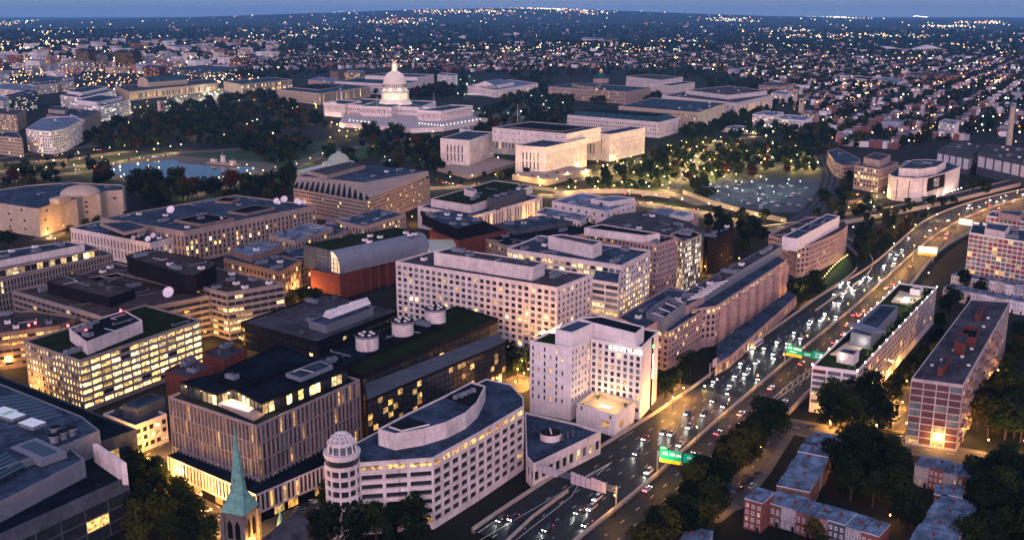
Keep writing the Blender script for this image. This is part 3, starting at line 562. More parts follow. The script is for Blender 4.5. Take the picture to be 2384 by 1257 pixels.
# --- long office beside the freeway
PW=S(bay=4.6,fl=3.6,ww=.55,wh=.55,dep=.45,lit=.06,top=.6,bot=1,rows={0:.9})
PS=S(bay=3.6,fl=3.5,ww=.62,wh=.6,dep=.45,lit=.05,top=.6,bot=5,rows={0:.8},litm=LIT)
hl=hgt(1555,769,862)
r,pl,h=bld('freeway_side_office','long pinkish office beside the freeway with blue roof and white frame penthouse, near end','office building',
 [(1499,757),(1558,772),(1664,706),(1600,690)],h=hl,ni=1,st=(PW,PS),m=ROSE,roof=R_BLUE,units=1,
 ups=[dict(p=[(1504,726),(1546,741),(1597,702),(1555,690)],dz=7,m=METAL,roof=R_BLUE,par=3.5,name='cooling_enclosure')])
b=MB()
for k in range(4):
    A=P(1518+k*16,727-k*11,h+6.6); B=P(1545+k*15,737-k*11,h+6.6); b.tube((*A,h+6.4),(*B,h+6.4),.35,WHT,4)
sub(r,'roof_beam',b)
r,pl,h=bld('freeway_side_office_centre','long middle part of the freeway office with white ridge wall and projecting bays','office building',
 [(1610,720),(1668,712),(1833,604),(1795,588),(1640,680)],h=hl+1.5,ni=1,st=(PW,PS),m=ROSE,roof=R_BLUE,units=0,
 ups=[dict(p=[(1592,680),(1631,686),(1822,572),(1800,566)],dz=5,m=METAL,roof=R_GREY,units=5)])
R0=r
A=Vector(P(1668,712,h)); B=Vector(P(1833,604,h)); 
if True:
    t=(B-A).normalized(); n=Vector((t.y,-t.x)); L=(B-A).length
    for k in range(8):
        p=A.lerp(B,(k+.5)/8)+n*1.6; b=MB(); pn=[]; w=L/8*.22
        b.box((p.x,p.y,(h-2)/2),(w,3.2,h-2),ROSE,math.atan2(t.y,t.x)); sub(r,'projecting_bay',b)
b=MB()
for k in range(7):
    A2=P(1600+k*9,698-k*6,h+5); B2=P(1640+k*9,690-k*6,h+5); b.tube((*A2,h+5),(*B2,h+5),.35,WHT,4)
sub(r,'roof_beam',b)
# low arcade / podium along the freeway office
q=[P(x,y,7.5) for x,y in((1665,848),(1700,828),(1855,688),(1835,678),(1670,800))]; q=q if area(q)>0 else q[::-1]
r2=thing('podium_arcade','low podium strip with lamps running along the foot of the freeway office','podium',(*q[0],0)); pn=[]; b0=MB()
for i in range(len(q)):
    A3,B3=q[i],q[(i+1)%len(q)]
    facade(b0,A3,B3,0,7.5,None if (B3[1]-A3[1])*A3[0]-(B3[0]-A3[0])*A3[1]>0 else S(bay=4,fl=5,ww=.6,wh=.6,lit=.35,top=1,bot=.5,litm=LITO),ROSE,pn,random.Random(4))
b0.face([(*p,7.5) for p in q],R_BLUE); adopt(r2,b0.build('wall'))
for p in pn: adopt(r2,link('window',pane(p[4],p[5],p[6]),None,(p[0],p[1],p[2]),p[3]))
bld('rear_blue_roof_wing','low dark blue roof wing behind the hotel, beside white frame penthouse','office building',[(1437,738),(1500,765),(1640,690),(1560,665)],h=26,ni=1,st=None,m=ROSE,roof=R_BLUE,units=4)
# --- office with white spine and curved corner
CS=S(bay=3.4,fl=3.5,ww=.6,wh=.55,dep=.45,lit=.06,top=1.2,bot=3)
hl=hgt(1858,575,648)
r,pl,h=bld('white_spine_office','pinkish stone office split by a white spine wall, its curved corner facing the ramp','office building',
 [(1790,546),(1822,556),(1857,574),(1886,570),(1915,558),(1945,545),(1965,533),(1974,524),(1966,514),(1930,505),(1880,505)],h=hl,ni=2,st=(CS,CS),m=ROSE,roof=R_BRN,units=4,
 ups=[dict(p=[(1821,551),(1856,556),(1955,503),(1925,498)],dz=8,m=WHT,roof=R_BLUE,units=3)])
b=MB(); pn=[]; q=poly3([(1819,556),(1857,561),(1862,558)],h+7)
A4=Vector(q[0])
b=MB(); p0=P(1822,640,0); 
# --- the white hotel
hh=hgt(1333,808,978)
PX=S(bay=3.0,fl=3.3,ww=.30,wh=.62,dep=.3,lit=.12,top=1.4,bot=7,litm=LITO,skip=lambda r,c,nf,nb:(c%2==1 and r%2==1) or c==nb-1,cols={3:1.0,1:.35,0:.05})
PR=S(bay=2.9,fl=3.15,ww=.5,wh=.6,dep=.35,lit=.25,top=1.2,bot=8,litm=LITO,dark2=.4)
PM=S(bay=3.3,fl=3.15,ww=.55,wh=.66,dep=.35,lit=.22,top=1.2,bot=3,litm=LITO,dark2=.5)
PE=S(bay=3.4,fl=6.3,ww=.14,wh=.36,dep=.3,lit=.0,top=1.2,bot=8,cols={1:.8},litm=LITO)
rt,pl,h=bld('white_hotel','white boxy hotel with scattered lit windows, rooftop sign and glowing courtyard terrace','hotel',
 [(1234,793),(1331,809),(1376,786)],h=hh,st=(PX,PR),m=WHT,roof=GREEN,units=0,
 ups=[dict(p=[(1293,766),(1332,774),(1384,751),(1345,744)],dz=6.5,m=WHT,roof=R_BLUE)])
rt2,pl2,h2=bld('white_hotel_main_tower','taller main block of the white hotel with checkered windows and a wedge roof screen','hotel',
 [(1376,788),(1494,808),(1534,769)],h=hh,st=(PM,PE),m=WHT,roof=R_DARK,units=0,
 ups=[dict(p=[(1345,740),(1384,752),(1480,776),(1500,760),(1400,735)],dz=6.5,m=WHT,roof=R_DARK),dict(p=[(1386,752),(1468,774),(1496,757),(1425,744)],dz=5.2,m=GREY,roof=R_DARK,par=.1)])
def text_mesh(s,size,m,depth=.12,align='CENTER'):
    cu=bpy.data.curves.new('t','FONT'); cu.body=s; cu.size=size; cu.extrude=depth; cu.align_x=align; cu.align_y='CENTER'; cu.resolution_u=2; cu.offset=.02
    o=bpy.data.objects.new('t',cu); COL.objects.link(o); bpy.context.view_layer.update()
    me=bpy.data.meshes.new_from_object(o); me.materials.clear(); me.materials.append(m); bpy.data.objects.remove(o); return me
SIGN=emis('sign_white_glow',(.9,1,.95),2.2); SIGNG=emis('sign_green_glow',(.15,1,.3),2)
def wall_frame(A,B):   # along-wall direction and outward normal for CCW edge
    t=(Vector(B)-Vector(A)).normalized(); return t,Vector((t.y,-t.x))
def facing(pl,west):
    best=None
    for i in range(len(pl)):
        A,B=Vector(pl[i]),Vector(pl[(i+1)%len(pl)]); t,n=wall_frame(A,B)
        s=-n.x if west else -n.y
        if n.dot((A+B)/2)<0 and (best is None or s>best[0]): best=(s,A,B,t,n)
    return best[1:]
A,B,t,n=facing(pl2,True); L=(B-A).length
p=(A if n.x<0 else A).lerp(B,.0)
# west wall runs left->right as seen; find the end nearest the camera's right
Rr=B if proj(*B,h2)[0]>proj(*A,h2)[0] else A; Ll=A if Rr is B else B; tt=(Rr-Ll).normalized()
c=Ll.lerp(Rr,.72)+n*.7; me=text_mesh('HYATT PLACE',2.6,SIGN); o=link('rooftop_sign',me,None,(c.x,c.y,h2-2.6)); o.rotation_euler=(math.pi/2,0,math.atan2(tt.y,tt.x)); o.scale=(.95,1,1); adopt(rt2,o)
c=Ll.lerp(Rr,.40)+n*.7; b=MB()
for i in range(3):
    for j in range(3):
        if (i+j)%2==0 or i==1: b.cyl((i*.6-.6,0),.25,j*.6-.6,j*.6-.15,SIGNG,6)
o=b.build('sign_emblem',None,(c.x,c.y,h2-2.6)); adopt(rt2,o)
A,B,t,n=facing(pl2,False); Rr=B if proj(*B,h2)[0]>proj(*A,h2)[0] else A; Ll=A if Rr is B else B; tt=(Rr-Ll).normalized(); az=math.atan2(tt.y,tt.x)
c=Ll.lerp(Rr,.60)+n*.35
b=MB(); b.box((c.x,c.y,h2/2),(1.3,.5,h2-1),DARK,az); sub(rt2,'sign_fin',b)
me=text_mesh('HYATT PLACE',1.9,SIGN); c2=c+n*.4-tt*.2
o=link('vertical_sign',me,None,(c2.x,c2.y,h2-14)); M=Matrix(((0,tt.x*1,n.x),(0,tt.y*1,n.y),(-1,0,0))); 
# letters read downwards: text x -> world -z, text y -> along wall
o.rotation_euler=M.to_euler(); adopt(rt2,o)
b=MB(); b.box((c2.x,c2.y,h2-4.3),(1.4,.3,1.6),SIGNG,az); sub(rt2,'sign_emblem',b)
# terrace annex
q=poly3([(1342,938),(1434,967),(1478,934)],hgt(1434,967,1018)); zt=hgt(1434,967,1018)
r3=thing('hotel_courtyard_annex','low white annex of the hotel with brightly lit open terrace on top','annex',(*q[0],0)); b=MB(); iq=inset(q,.5)
for i in range(4):
    j=(i+1)%4; b.face([(*q[i],0),(*q[j],0),(*q[j],zt),(*q[i],zt)],WHT); b.face([(*q[i],zt),(*q[j],zt),(*iq[j],zt),(*iq[i],zt)],WHT); b.face([(*iq[i],zt),(*iq[j],zt),(*iq[j],zt-2.6),(*iq[i],zt-2.6)],CREAM)
adopt(r3,b.build('wall')); b=MB(); b.face([(*p,zt-2.5) for p in iq],CREAM); adopt(r3,b.build('terrace_floor'))
b=MB(); pq=inset(q,8); b.prism(pq,zt-2.4,zt-2.2,METAL,emis('terrace_skylight',(.6,.8,.5),.35)); adopt(r3,b.build('skylight'))
Cx=sum(p[0] for p in q)/4; Cy=sum(p[1] for p in q)/4
for dx,dy in((-6,-2),(0,3),(6,6),(-2,-6),(5,-2)):
    l=bpy.data.lights.new('terrace_light','POINT'); l.energy=900; l.color=(1,.68,.3); l.shadow_soft_size=.3; o=link('terrace_light',l,None,(Cx+dx,Cy+dy,zt+1.2)); adopt(r3,o)
rnd=random.Random(8)
for k in range(9):
    p=inset(q,2)[k%4]; X=p[0]+rnd.uniform(-1,1)*2; Y=p[1]+rnd.uniform(-1,1)*2; b=MB(); b.cyl((X,Y),.5,zt-2.5,zt-1.7,BRN,8); b.cyl((X,Y),.9,zt-1.7,zt-.6,mat('planter_leaves',(.05,.09,.02),.9,.5,1),7,r2=.4); adopt(r3,b.build('planter'))
for x,y in((1420,966),(1444,962)):
    A5=q; 
for fr,west in((.75,True),(.3,False)):
    A,B,t,n=facing(q,west); Rr=B if proj(*B,0)[0]>proj(*A,0)[0] else A; Ll=A if Rr is B else B; c=Ll.lerp(Rr,fr)+n*.04
    adopt(r3,link('window',pane(4,3,LITO),None,(c.x,c.y,zt-5.5),math.atan2(t.y,t.x)))
    if not west: adopt(r3,link('window',pane(2.6,3,LITW),None,(c.x,c.y,3.4),math.atan2(t.y,t.x)))
# string lights on the hotel roof
STR=emis('string_bulb',(1,.85,.55),5)
b=MB(); rnd=random.Random(4)
for ln in range(5):
    a=P(1247+ln*5,780-ln*3,h+3.2); c=P(1308-ln*3,752+ln*5,h+4.5)
    for k in range(16):
        f=k/15; x=a[0]+(c[0]-a[0])*f; y=a[1]+(c[1]-a[1])*f; z=h+3.2+f*1.3-1.2*4*f*(1-f)*.6
        b.box((x,y,z),(.22,.22,.22),STR)
    b.tube((*a,h+3.3),(*c,h+4.6),.04,BLK,4)
tag(b.build('string_lights'),'strings of bulbs hung over the roof terrace of the white hotel','string lights')
for x,y in((1312,789),(1326,790),(1347,783)):
    X,Y=P(x,y,h+2); l=bpy.data.lights.new('terrace_light','POINT'); l.energy=160; l.color=(1,.85,.65); l.shadow_soft_size=.2; adopt(rt,link('terrace_light',l,None,(X,Y,h+2)))
# --- curved office at bottom centre
CW=S(bay=8.6,fl=3.7,ww=.86,wh=.55,dep=.9,lit=.0,top=.6,bot=2,rows={0:1,1:.03,7:.5,6:.2},litm=LITO)
CR=S(bay=4.9,fl=3.6,ww=.76,wh=.64,dep=.6,lit=.02,top=.6,bot=2,rows={0:.97},litm=LITO)
hc=hgt(1008,1066,1232)
r,pl,h=bld('curved_roof_office','pale office with swept roof, curved pink penthouse wall and round glazed turret, bottom centre','office building',
 [(835,1077),(1008,1065),(1112,1008),(1168,975),(1220,944),(1219,925),(1189,894),(1132,881),(1060,915),(950,965),(822,1034)],h=hc,ni=1,st=(CW,CR),m=PINK,roof=R_BLUE,units=0,par=.4,
 ups=[dict(p=[(880,998),(919,1009),(985,998),(1040,982),(1085,960),(1112,935),(1130,898),(1097,888),(1032,922),(948,962)],dz=6,m=PINK,roof=R_BLUE,par=.6)])
b=MB(); q=[P(x,y,h+6.3) for x,y in((1040,922),(1100,893),(1126,900),(1108,934),(1092,940))]; q=q if area(q)>0 else q[::-1]; b.prism(q,h+5.5,h+6.1,BLK); 
for k in range(5): X,Y=P(1062+k*10,922-k*4,h+7); b.box((X,Y,h+6.6),(2.2,1.6,1.4),METAL,k)
sub(r,'equipment_well',b)
b=MB(); q=[P(x,y,h+6.3) for x,y in((905,990),(950,970),(1000,985),(935,1000))]; q=q if area(q)>0 else q[::-1]; b.prism(q,h+5.5,h+6.15,WHT,BLK); sub(r,'equipment_well',b)
# turret
X,Y=P(797,1075,h); b=MB(); RTR=6.2; zz=2
b.cyl((X,Y),RTR,0,3,PINK,24)
while zz<h+1:
    b.cyl((X,Y),RTR-.5,zz,zz+3.6,GLASS,24,top=False); b.cyl((X,Y),RTR,zz+2.3,zz+3.7,PINK,24); zz+=3.7
for a in range(12): b.box((X+RTR*.97*math.cos(a*.5236),Y+RTR*.97*math.sin(a*.5236),h/2),(.6,.6,h),PINK,a*.5236)
b.cyl((X,Y),RTR+.3,zz-.4,zz+.4,PINK,24); sub(r,'turret',b); th=zz
b=MB(); b.cyl((X,Y),RTR-1.4,th,th+3.6,GLASSB,20,r2=RTR-1.8); b.cyl((X,Y),RTR-1.2,th+3.4,th+4,PINK,20)
for a in range(12): c,s=math.cos(a*.5236),math.sin(a*.5236); b.tube((X+5*c,Y+5*s,th),(X+4.5*c,Y+4.5*s,th+3.6),.28,WHT,4)
for a in range(12):
    c,s=math.cos(a*.5236),math.sin(a*.5236); pv=None
    for e in range(5):
        f=e/4*math.pi/2; cur=(X+4*math.cos(f)*c,Y+4*math.cos(f)*s,th+4+3*math.sin(f))
        if pv: b.tube(pv,cur,.16,WHT,4)
        pv=cur
for e in(0,.5,.95): 
    rr=4*math.cos(e); b.lathe((X,Y),[(rr+.2,th+4+3*math.sin(e)),(rr+.2,th+4.25+3*math.sin(e))],WHT,20)
sub(r,'turret_lantern',b)
# flat roofed low building right of it
r,pl,h=bld('flat_low_building','low flat-roofed building with round skylight between curved office and white hotel','low building',
 [(1222,958),(1225,1060),(1242,1080),(1399,1004),(1342,985)],h=11,ni=2,st=S(bay=4.4,fl=6,ww=.6,wh=.55,lit=.12,top=2,bot=2,dark2=.3),m=PINK,roof=R_BLUE,units=0)
b=MB(); X,Y=P(1282,1008,12.5); b.cyl((X,Y),4.4,10,13,PINK,26,mt=BLK); b.cyl((X,Y),3.9,12.9,13.2,BLK,26); b.box((X,Y,13.4),(5,.5,.6),WHT,.6); sub(r,'round_skylight',b)
for k in range(6): X,Y=P(1310+k%3*12,1013-k%3*5+(k//3)*7,11); b=MB(); b.box((X,Y,10.9),(2.4,1.2,.9),GREY,.4); sub(r,'roof_vent',b)
# --- church
X,Y=P(566,1257,0); ch=thing('church_tower','stone church tower with slender green copper spire, bottom left','church',(X,Y,0))
zt=hgt(564,1182,1290); zs=hgt(546,988,1290); 
X,Y=P(566,1290,0); ch.location=(X,Y,0); STN=W('dark_rubble_stone',(.13,.115,.11),var=.35,scale=.6)
rz=.18; b=MB(); w=8.2; b.box((0,0,zt/2),(w,w,zt),STN,rz)
for sx in(-1,1):
    for sy in(-1,1):
        c,s=math.cos(rz),math.sin(rz); x,y=sx*w/2,sy*w/2; b.box((x*c-y*s,x*s+y*c,zt/2-.5),(1.5,1.5,zt-1),STN,rz)
b.build('tower_wall',ch)
for a in range(4):
    an=rz+a*math.pi/2
    for u in(-1.5,1.5):
        b=MB(); pts=[(-1,0),(1,0),(1,5),(0,7),(-1,5)]; n=Vector((math.cos(an),math.sin(an))); t=Vector((-n.y,n.x)); o_=n*(w/2+.06)+t*u
        b.face([(o_.x+t.x*p,o_.y+t.y*p,zt-9.5+z) for p,z in pts],BLK); b.build('belfry_louvre',ch)
b=MB(); i=0
prof=[(w/2*1.30,zt),(w/2*.86,zt+4.2),(w/2*.55,zt+9),(.1,zs)]
# square base to octagonal spire
base=[(w/2+.5,w/2+.5),(-w/2-.5,w/2+.5),(-w/2-.5,-w/2-.5),(w/2+.5,-w/2-.5)]
def rot(p,a): return (p[0]*math.cos(a)-p[1]*math.sin(a),p[0]*math.sin(a)+p[1]*math.cos(a))
base=[rot(p,rz) for p in base]; mid=[rot(p,rz) for p in [(2.5,1.05),(1.05,2.5),(-1.05,2.5),(-2.5,1.05),(-2.5,-1.05),(-1.05,-2.5),(1.05,-2.5),(2.5,-1.05)]]
zm=zt+6.5
for k in range(4):
    m0,m1=mid[2*k],mid[2*k+1]; bb=base[k]; b.face([(*bb,zt),(*m1,zm),(*m0,zm)],COPPER)
    nb=base[(k+1)%4]; m2=mid[(2*k+2)%8]; b.face([(*bb,zt),(*nb,zt),(*m2,zm),(*m1,zm)],COPPER)
for k in range(8): b.face([(*mid[k],zm),(*mid[(k+1)%8],zm),(0,0,zs)],COPPER)
b.build('spire',ch); b=MB(); b.tube((0,0,zs-1),(0,0,zs+2),.12,METAL,6); b.box((0,0,zs+1.3),(1.2,.12,.12),METAL,rz); b.build('cross',ch)
b=MB()
for a in range(4):
    an=rz+a*math.pi/2; n=Vector((math.cos(an),math.sin(an))); t=Vector((-n.y,n.x)); o_=n*2.1; z=zm+1.5
    b.face([(o_.x-t.x*.45,o_.y-t.y*.45,z),(o_.x+t.x*.45,o_.y+t.y*.45,z),(o_.x+t.x*.45,o_.y+t.y*.45,z+3),(o_.x,o_.y,z+4.2),(o_.x-t.x*.45,o_.y-t.y*.45,z+3)],STN)
b.build('spire_lucarne',ch)
X2,Y2=P(657,1275,0); t2=thing('church_pinnacle','small green copper pinnacle turret right of the big spire','turret',(X2,Y2,0)); b=MB(); z2=hgt(657,1238,1275); z3=hgt(654,1198,1275)
z2=max(z2,6); b.cyl((0,0),1.6,0,z2,STN,8); b.build('turret_wall',t2); b=MB(); b.cyl((0,0),2.1,z2,z3+2,COPPER,8,r2=.05,top=False); b.build('turret_roof',t2)
b=MB(); X3,Y3=P(620,1290,0); b.prism([rot(p,rz) for p in((-16,-6),(4,-6),(4,6),(-16,6))],0,9,STN,R_DARK); i=len(b.v)
b.v+=[(*rot(p,rz),z) for p,z in(((-16,-6.6),9),((4,-6.6),9),((4,6.6),9),((-16,6.6),9),((-16,0),15),((4,0),15))]
for f in((i,i+1,i+5,i+4),(i+2,i+3,i+4,i+5),(i+1,i+2,i+5),(i+3,i,i+4)): b.f.append(f); b.m.append(b.mi(R_GREY))
o=b.build('nave',None,(X3+5,Y3-8,0)); tag(o,'steep slate roof of the church nave at the foot of the green spire','church nave')
# --- apartment slabs on the right
AW=S(bay=7.5,fl=3.1,ww=.9,wh=.72,dep=.9,lit=.16,top=1.2,bot=4,dark2=.5,win=BRICK,litm=LIT)
APS=S(bay=3.6,fl=3.1,ww=.86,wh=.84,dep=.1,lit=.08,top=.9,bot=4.5,dark2=.45,win=mat('dull_red_panel',(.13,.05,.05),.7),litm=LITO)
hA=hgt(1892,852,960)
r,pl,h=bld('rooftop_pool_apartments','long white framed apartment slab with red panels and glowing rooftop pool, beside the freeway','apartment block',
 [(1891,850),(1996,864),(2181,669),(2094,658)],h=hA,ni=0,st=(S(bay=6.2,fl=3.1,ww=.88,wh=.7,dep=.8,lit=.25,top=1.3,bot=4,win=BRICK,dark2=.45),APS),m=WHT,roof=GREEN,units=0,
 ups=[dict(p=[(1981,773),(2028,782),(2091,713),(2050,708)],dz=6,m=METAL,roof=R_BLUE,units=0),dict(p=[(1949,817),(1988,826),(2001,815),(1964,808)],dz=4.5,m=PINK,roof=R_BLUE),dict(p=[(2119,672),(2142,675),(2150,670),(2130,667)],dz=3,m=WHT)])
for k in range(4): 
    X,Y=P(2003+k*9,762-k*.5,h+7); b=MB(); b.box((X,Y,h+6.3),(1.6,16,1.2),METAL,-.5); sub(r,'duct',b)
b=MB(); q=[P(x,y,h) for x,y in((2075,700),(2120,708),(2150,688),(2095,675))]; q=q if area(q)>0 else q[::-1]; b.prism(q,h-.85,h-.3,CREAM); sub(r,'pool_deck',b)
b=MB(); q=[P(x,y,h) for x,y in((2096,702),(2113,704),(2122,692),(2105,690))]; q=q if area(q)>0 else q[::-1]; b.prism(q,h-.5,h-.15,emis('pool_glow_teal',(.35,.8,.6),.9)); sub(r,'roof_pool',b)
b=MB(); q=[P(x,y,h) for x,y in((1932,822),(1985,832),(2025,788),(1985,785))]; q=q if area(q)>0 else q[::-1]; b.prism(q,h-.85,h-.5,CREAM); sub(r,'roof_terrace',b)
for x,y,e in((2085,700,600),(2100,686,600),(2125,690,600),(2110,706,500),(2140,684,500),(1993,790,450),(2005,797,450),(2030,780,450),(2045,765,400),(1960,830,350),(1943,812,300),(1985,808,300)):
    X,Y=P(x,y,h+2.5); l=bpy.data.lights.new('terrace_light','POINT'); l.energy=e*1.3; l.color=(1,.85,.62); l.shadow_soft_size=.3; adopt(r,link('terrace_light',l,None,(X,Y,h+2.5)))
EDG=emis('roof_edge_bulb',(1,.8,.6),9); k=0
qq=[pl[i] for i in range(len(pl))]
for i in range(len(qq)):
    A,B=Vector(qq[i]),Vector(qq[(i+1)%len(qq)]); n_=int((B-A).length/13)
    for j in range(n_+1):
        p=A.lerp(B,j/max(n_,1)); b=MB(); b.cyl((p.x,p.y),.28,h,h+.7,EDG,8); sub(r,'edge_lamp',b)
RHM=mat('roof_plants',(.05,.08,.02),.95,.5,1); rnd=random.Random(6)
for k in range(26):
    f=rnd.random(); A=Vector(P(1990,850,h)); B=Vector(P(2165,668,h)); p=A.lerp(B,f)+Vector((rnd.uniform(-7,-1),rnd.uniform(-1,4))); b=MB(); b.cyl((p.x,p.y),rnd.uniform(.7,1.5),h-.8,h+rnd.uniform(.5,2),RHM,7,r2=.4); sub(r,'rooftop_shrub',b)
# ground-floor columns
hB=hgt(2123,903,1010)
r,pl,h=bld('grey_roof_apartments','long grey-roofed apartment slab with red brick panels and projecting balconies, right side','apartment block',
 [(2122,880),(2243,896),(2352,703),(2260,697)],h=30,ni=1,st=(S(bay=4.9,fl=3.2,ww=.9,wh=.86,dep=.3,lit=.03,top=1.2,bot=1,win=mat('maroon_panel',(.10,.05,.055),.7),dark2=.25),S(bay=4,fl=3.2,ww=.8,wh=.75,dep=.12,lit=.08,top=1,bot=1,litm=LITO,dark2=.2,win=mat('maroon_panel',(.12,.045,.05),.7))),m=W('weathered_frame',(.40,.34,.33)),roof=R_GREY,units=0,par=.3,
 ups=[dict(p=[(2183,855),(2196,857),(2212,829),(2200,826)],dz=3.5,m=BRICK,roof=R_BLUE),dict(p=[(2222,795),(2248,802),(2254,778),(2232,774)],dz=5,m=BRICK,roof=R_GREY),dict(p=[(2236,780),(2272,786),(2279,763),(2244,756)],dz=4,m=BRICK,roof=R_DARK,par=2),dict(p=[(2270,730),(2282,732),(2294,708),(2284,706)],dz=3.5,m=BRICK,roof=R_BLUE)])
A,B,t,n=facing(pl,False); L=(B-A).length; rnd=random.Random(12)
me=None
b=MB(); b.box((0,0,0),(2.8,1.5,.25),ROSE); b.box((0,-.7,.5),(2.8,.1,.9),ROSE); b.box((-1.35,0,.5),(.1,1.5,.9),BRN); b.box((1.35,0,.5),(.1,1.5,.9),BRN); me=b.data('balcony')
nb=int(L/8)
for c_ in range(nb):
    for f in range(1,9):
        p=A.lerp(B,(c_+.3+.35*((f+c_)%2))/nb)+n*.8; o=link('balcony',me,None,(p.x,p.y,f*3.3),math.atan2(t.y,t.x)); adopt(r,o) if c_*8+f<=110 and (c_*3+f*5)%4 else bpy.data.objects.remove(o)
for x,y in((2193,838),(2240,830),(2200,845),(2170,850),(2255,850),(2290,760),(2220,815),(2262,812),(2300,740)):
    X,Y=P(x,y,30); b=MB(); b.cyl((X,Y),.8,29.5,30.4,WHT,8); sub(r,'roof_vent',b)
# white framed tower blocks, upper right
RP=S(bay=3.3,fl=3.05,ww=.9,wh=.78,dep=.3,lit=.12,top=1,bot=1,win=mat('dull_red_panel2',(.22,.07,.06),.7),dark2=.45,litm=LITO)
bld('red_panel_tower','white apartment block with checkered red panels at the right edge, nearer one','apartment block',[(2257,541),(2420,568),(2440,540),(2265,520)],h=33,ni=1,st=(RP,RP),m=WHT,roof=R_BLUE,units=4,ups=[dict(p=[(2293,531),(2340,540),(2352,524),(2300,518)],dz=4,m=PINK)])
bld('rear_red_panel_tower','red panelled white apartment block directly behind the checkered one at right edge','apartment block',[(2297,501),(2420,520),(2440,500),(2310,490)],h=34,ni=1,st=(RP,RP),m=WHT,roof=R_BLUE,units=3,ups=[dict(p=[(2325,494),(2375,503),(2385,492),(2335,488)],dz=4,m=ROSE)])
# --- right background group
bld('boxy_window_office','small office with deep square window grid and one lit storey beside the blank mural building','office building',[(1990,385),(2047,394),(2092,378)],yb=450,st=S(bay=3.9,fl=3.6,ww=.78,wh=.62,dep=1,lit=.08,top=1.2,bot=4,rows={2:.95,1:.1}),m=ROSE,roof=R_BLUE,units=1,ups=[dict(p=[(2011,367),(2050,374),(2074,361),(2035,355)],dz=7,m=ROSE,roof=R_GREY)])
hm=hgt(2136,414,470)
r,pl,h=bld('blank_mural_building','windowless pale building with bowed front wall and black banner reading PRO','building',[(2069,405),(2082,411),(2125,415),(2160,413),(2200,402),(2236,388),(2205,376),(2110,374)],h=hm,ni=2,st=None,m=PINK,roof=R_BLUE,units=1,ups=[dict(p=[(2093,391),(2140,394),(2180,388),(2203,375),(2160,371),(2125,372)],dz=7,m=PINK,roof=R_BLUE,units=3)])
# banner
def wallpoint(pl,x,y,zmax):
    best=None
    for i in range(len(pl)):
        A,B=Vector(pl[i]),Vector(pl[(i+1)%len(pl)])
        if (B.y-A.y)*A.x-(B.x-A.x)*A.y>0: continue
        for k in range(21):
            p=A.lerp(B,k/20)
            for z in np.arange(1,zmax,.5):
                s=proj(p.x,p.y,z); d=(s[0]-x)**2+(s[1]-y)**2
                if best is None or d<best[0]: best=(d,p.copy(),float(z),(B-A).normalized())
    return best[1:]
p1,z1,_=wallpoint(pl,2160,430,hm); p2,z2,_=wallpoint(pl,2194,419,hm); t=(p2-p1).normalized(); n=Vector((t.y,-t.x)); 
if n.dot(p1)>0: n=-n
c=(p1+p2)/2+n*.8; wd=(p2-p1).length; b=MB(); zc=(z1+z2)/2; ang=math.atan2(t.y,t.x)
b.box((c.x,c.y,zc-.5),(wd*1.15,.3,13),DARK,ang); sub(r,'banner',b)
sg=mat('banner_white_print',(.7,.7,.7),.8)
for s_,sz,dz in(('PRO',7,1.6),('TTUO',5,-3.2)):
    me=text_mesh(s_,sz,sg,.05); o=link('banner_text',me,None,(c.x+n.x*.25,c.y+n.y*.25,zc+dz)); o.rotation_euler=(math.pi/2,0,ang); adopt(r,o)
for x in(2087,2116,2163,2180,2197): 
    p_,z_,t_=wallpoint(pl,x,440,hm); b=MB(); n_=Vector((t_.y,-t_.x)); b.box((p_.x+n_.x*.03,p_.y+n_.y*.03,hm/2-1),(.7,.14,hm-4),DARK,math.atan2(t_.y,t_.x)); sub(r,'wall_joint',b)
# round low building, power plant
bld('stepped_pink_building','low pink building with bowed front and strip windows beside the rail curve','office building',[(1926,352),(1945,378),(1965,386),(1985,384),(2004,372),(1985,360),(1950,345)],h=16,ni=2,st=S(bay=4,fl=4,ww=.8,wh=.4,lit=.05,top=1.5),m=ROSE,roof=R_BLUE,units=2)
bld('power_plant_hall','big grey power plant hall with pale louvred wall panels, right edge background','power plant',[(2182,350),(2258,364),(2290,340),(2225,328)],h=22,ni=1,st=S(bay=12,fl=14,ww=.8,wh=.8,lit=0,top=2,bot=5,win=WHT),m=GREY,roof=R_GREY,units=3)
bld('power_plant_large_hall','larger power plant hall with pale louvred panels under a row of cooling units','power plant',[(2277,355),(2420,385),(2440,350),(2300,335)],h=26,ni=1,st=S(bay=14,fl=16,ww=.85,wh=.75,lit=0,top=2,bot=8,win=WHT),m=GREY,roof=R_GREY,units=9)
X,Y=P(2348,338,0); rt=thing('brick_chimney','tall cream chimney stack rising from the power plant at right','chimney',(X,Y,0)); b=MB(); b.cyl((0,0),4.2,0,52,CREAM,16,r2=3.2); b.cyl((0,0),3.7,51,53,CREAM,16); b.build('stack',rt)
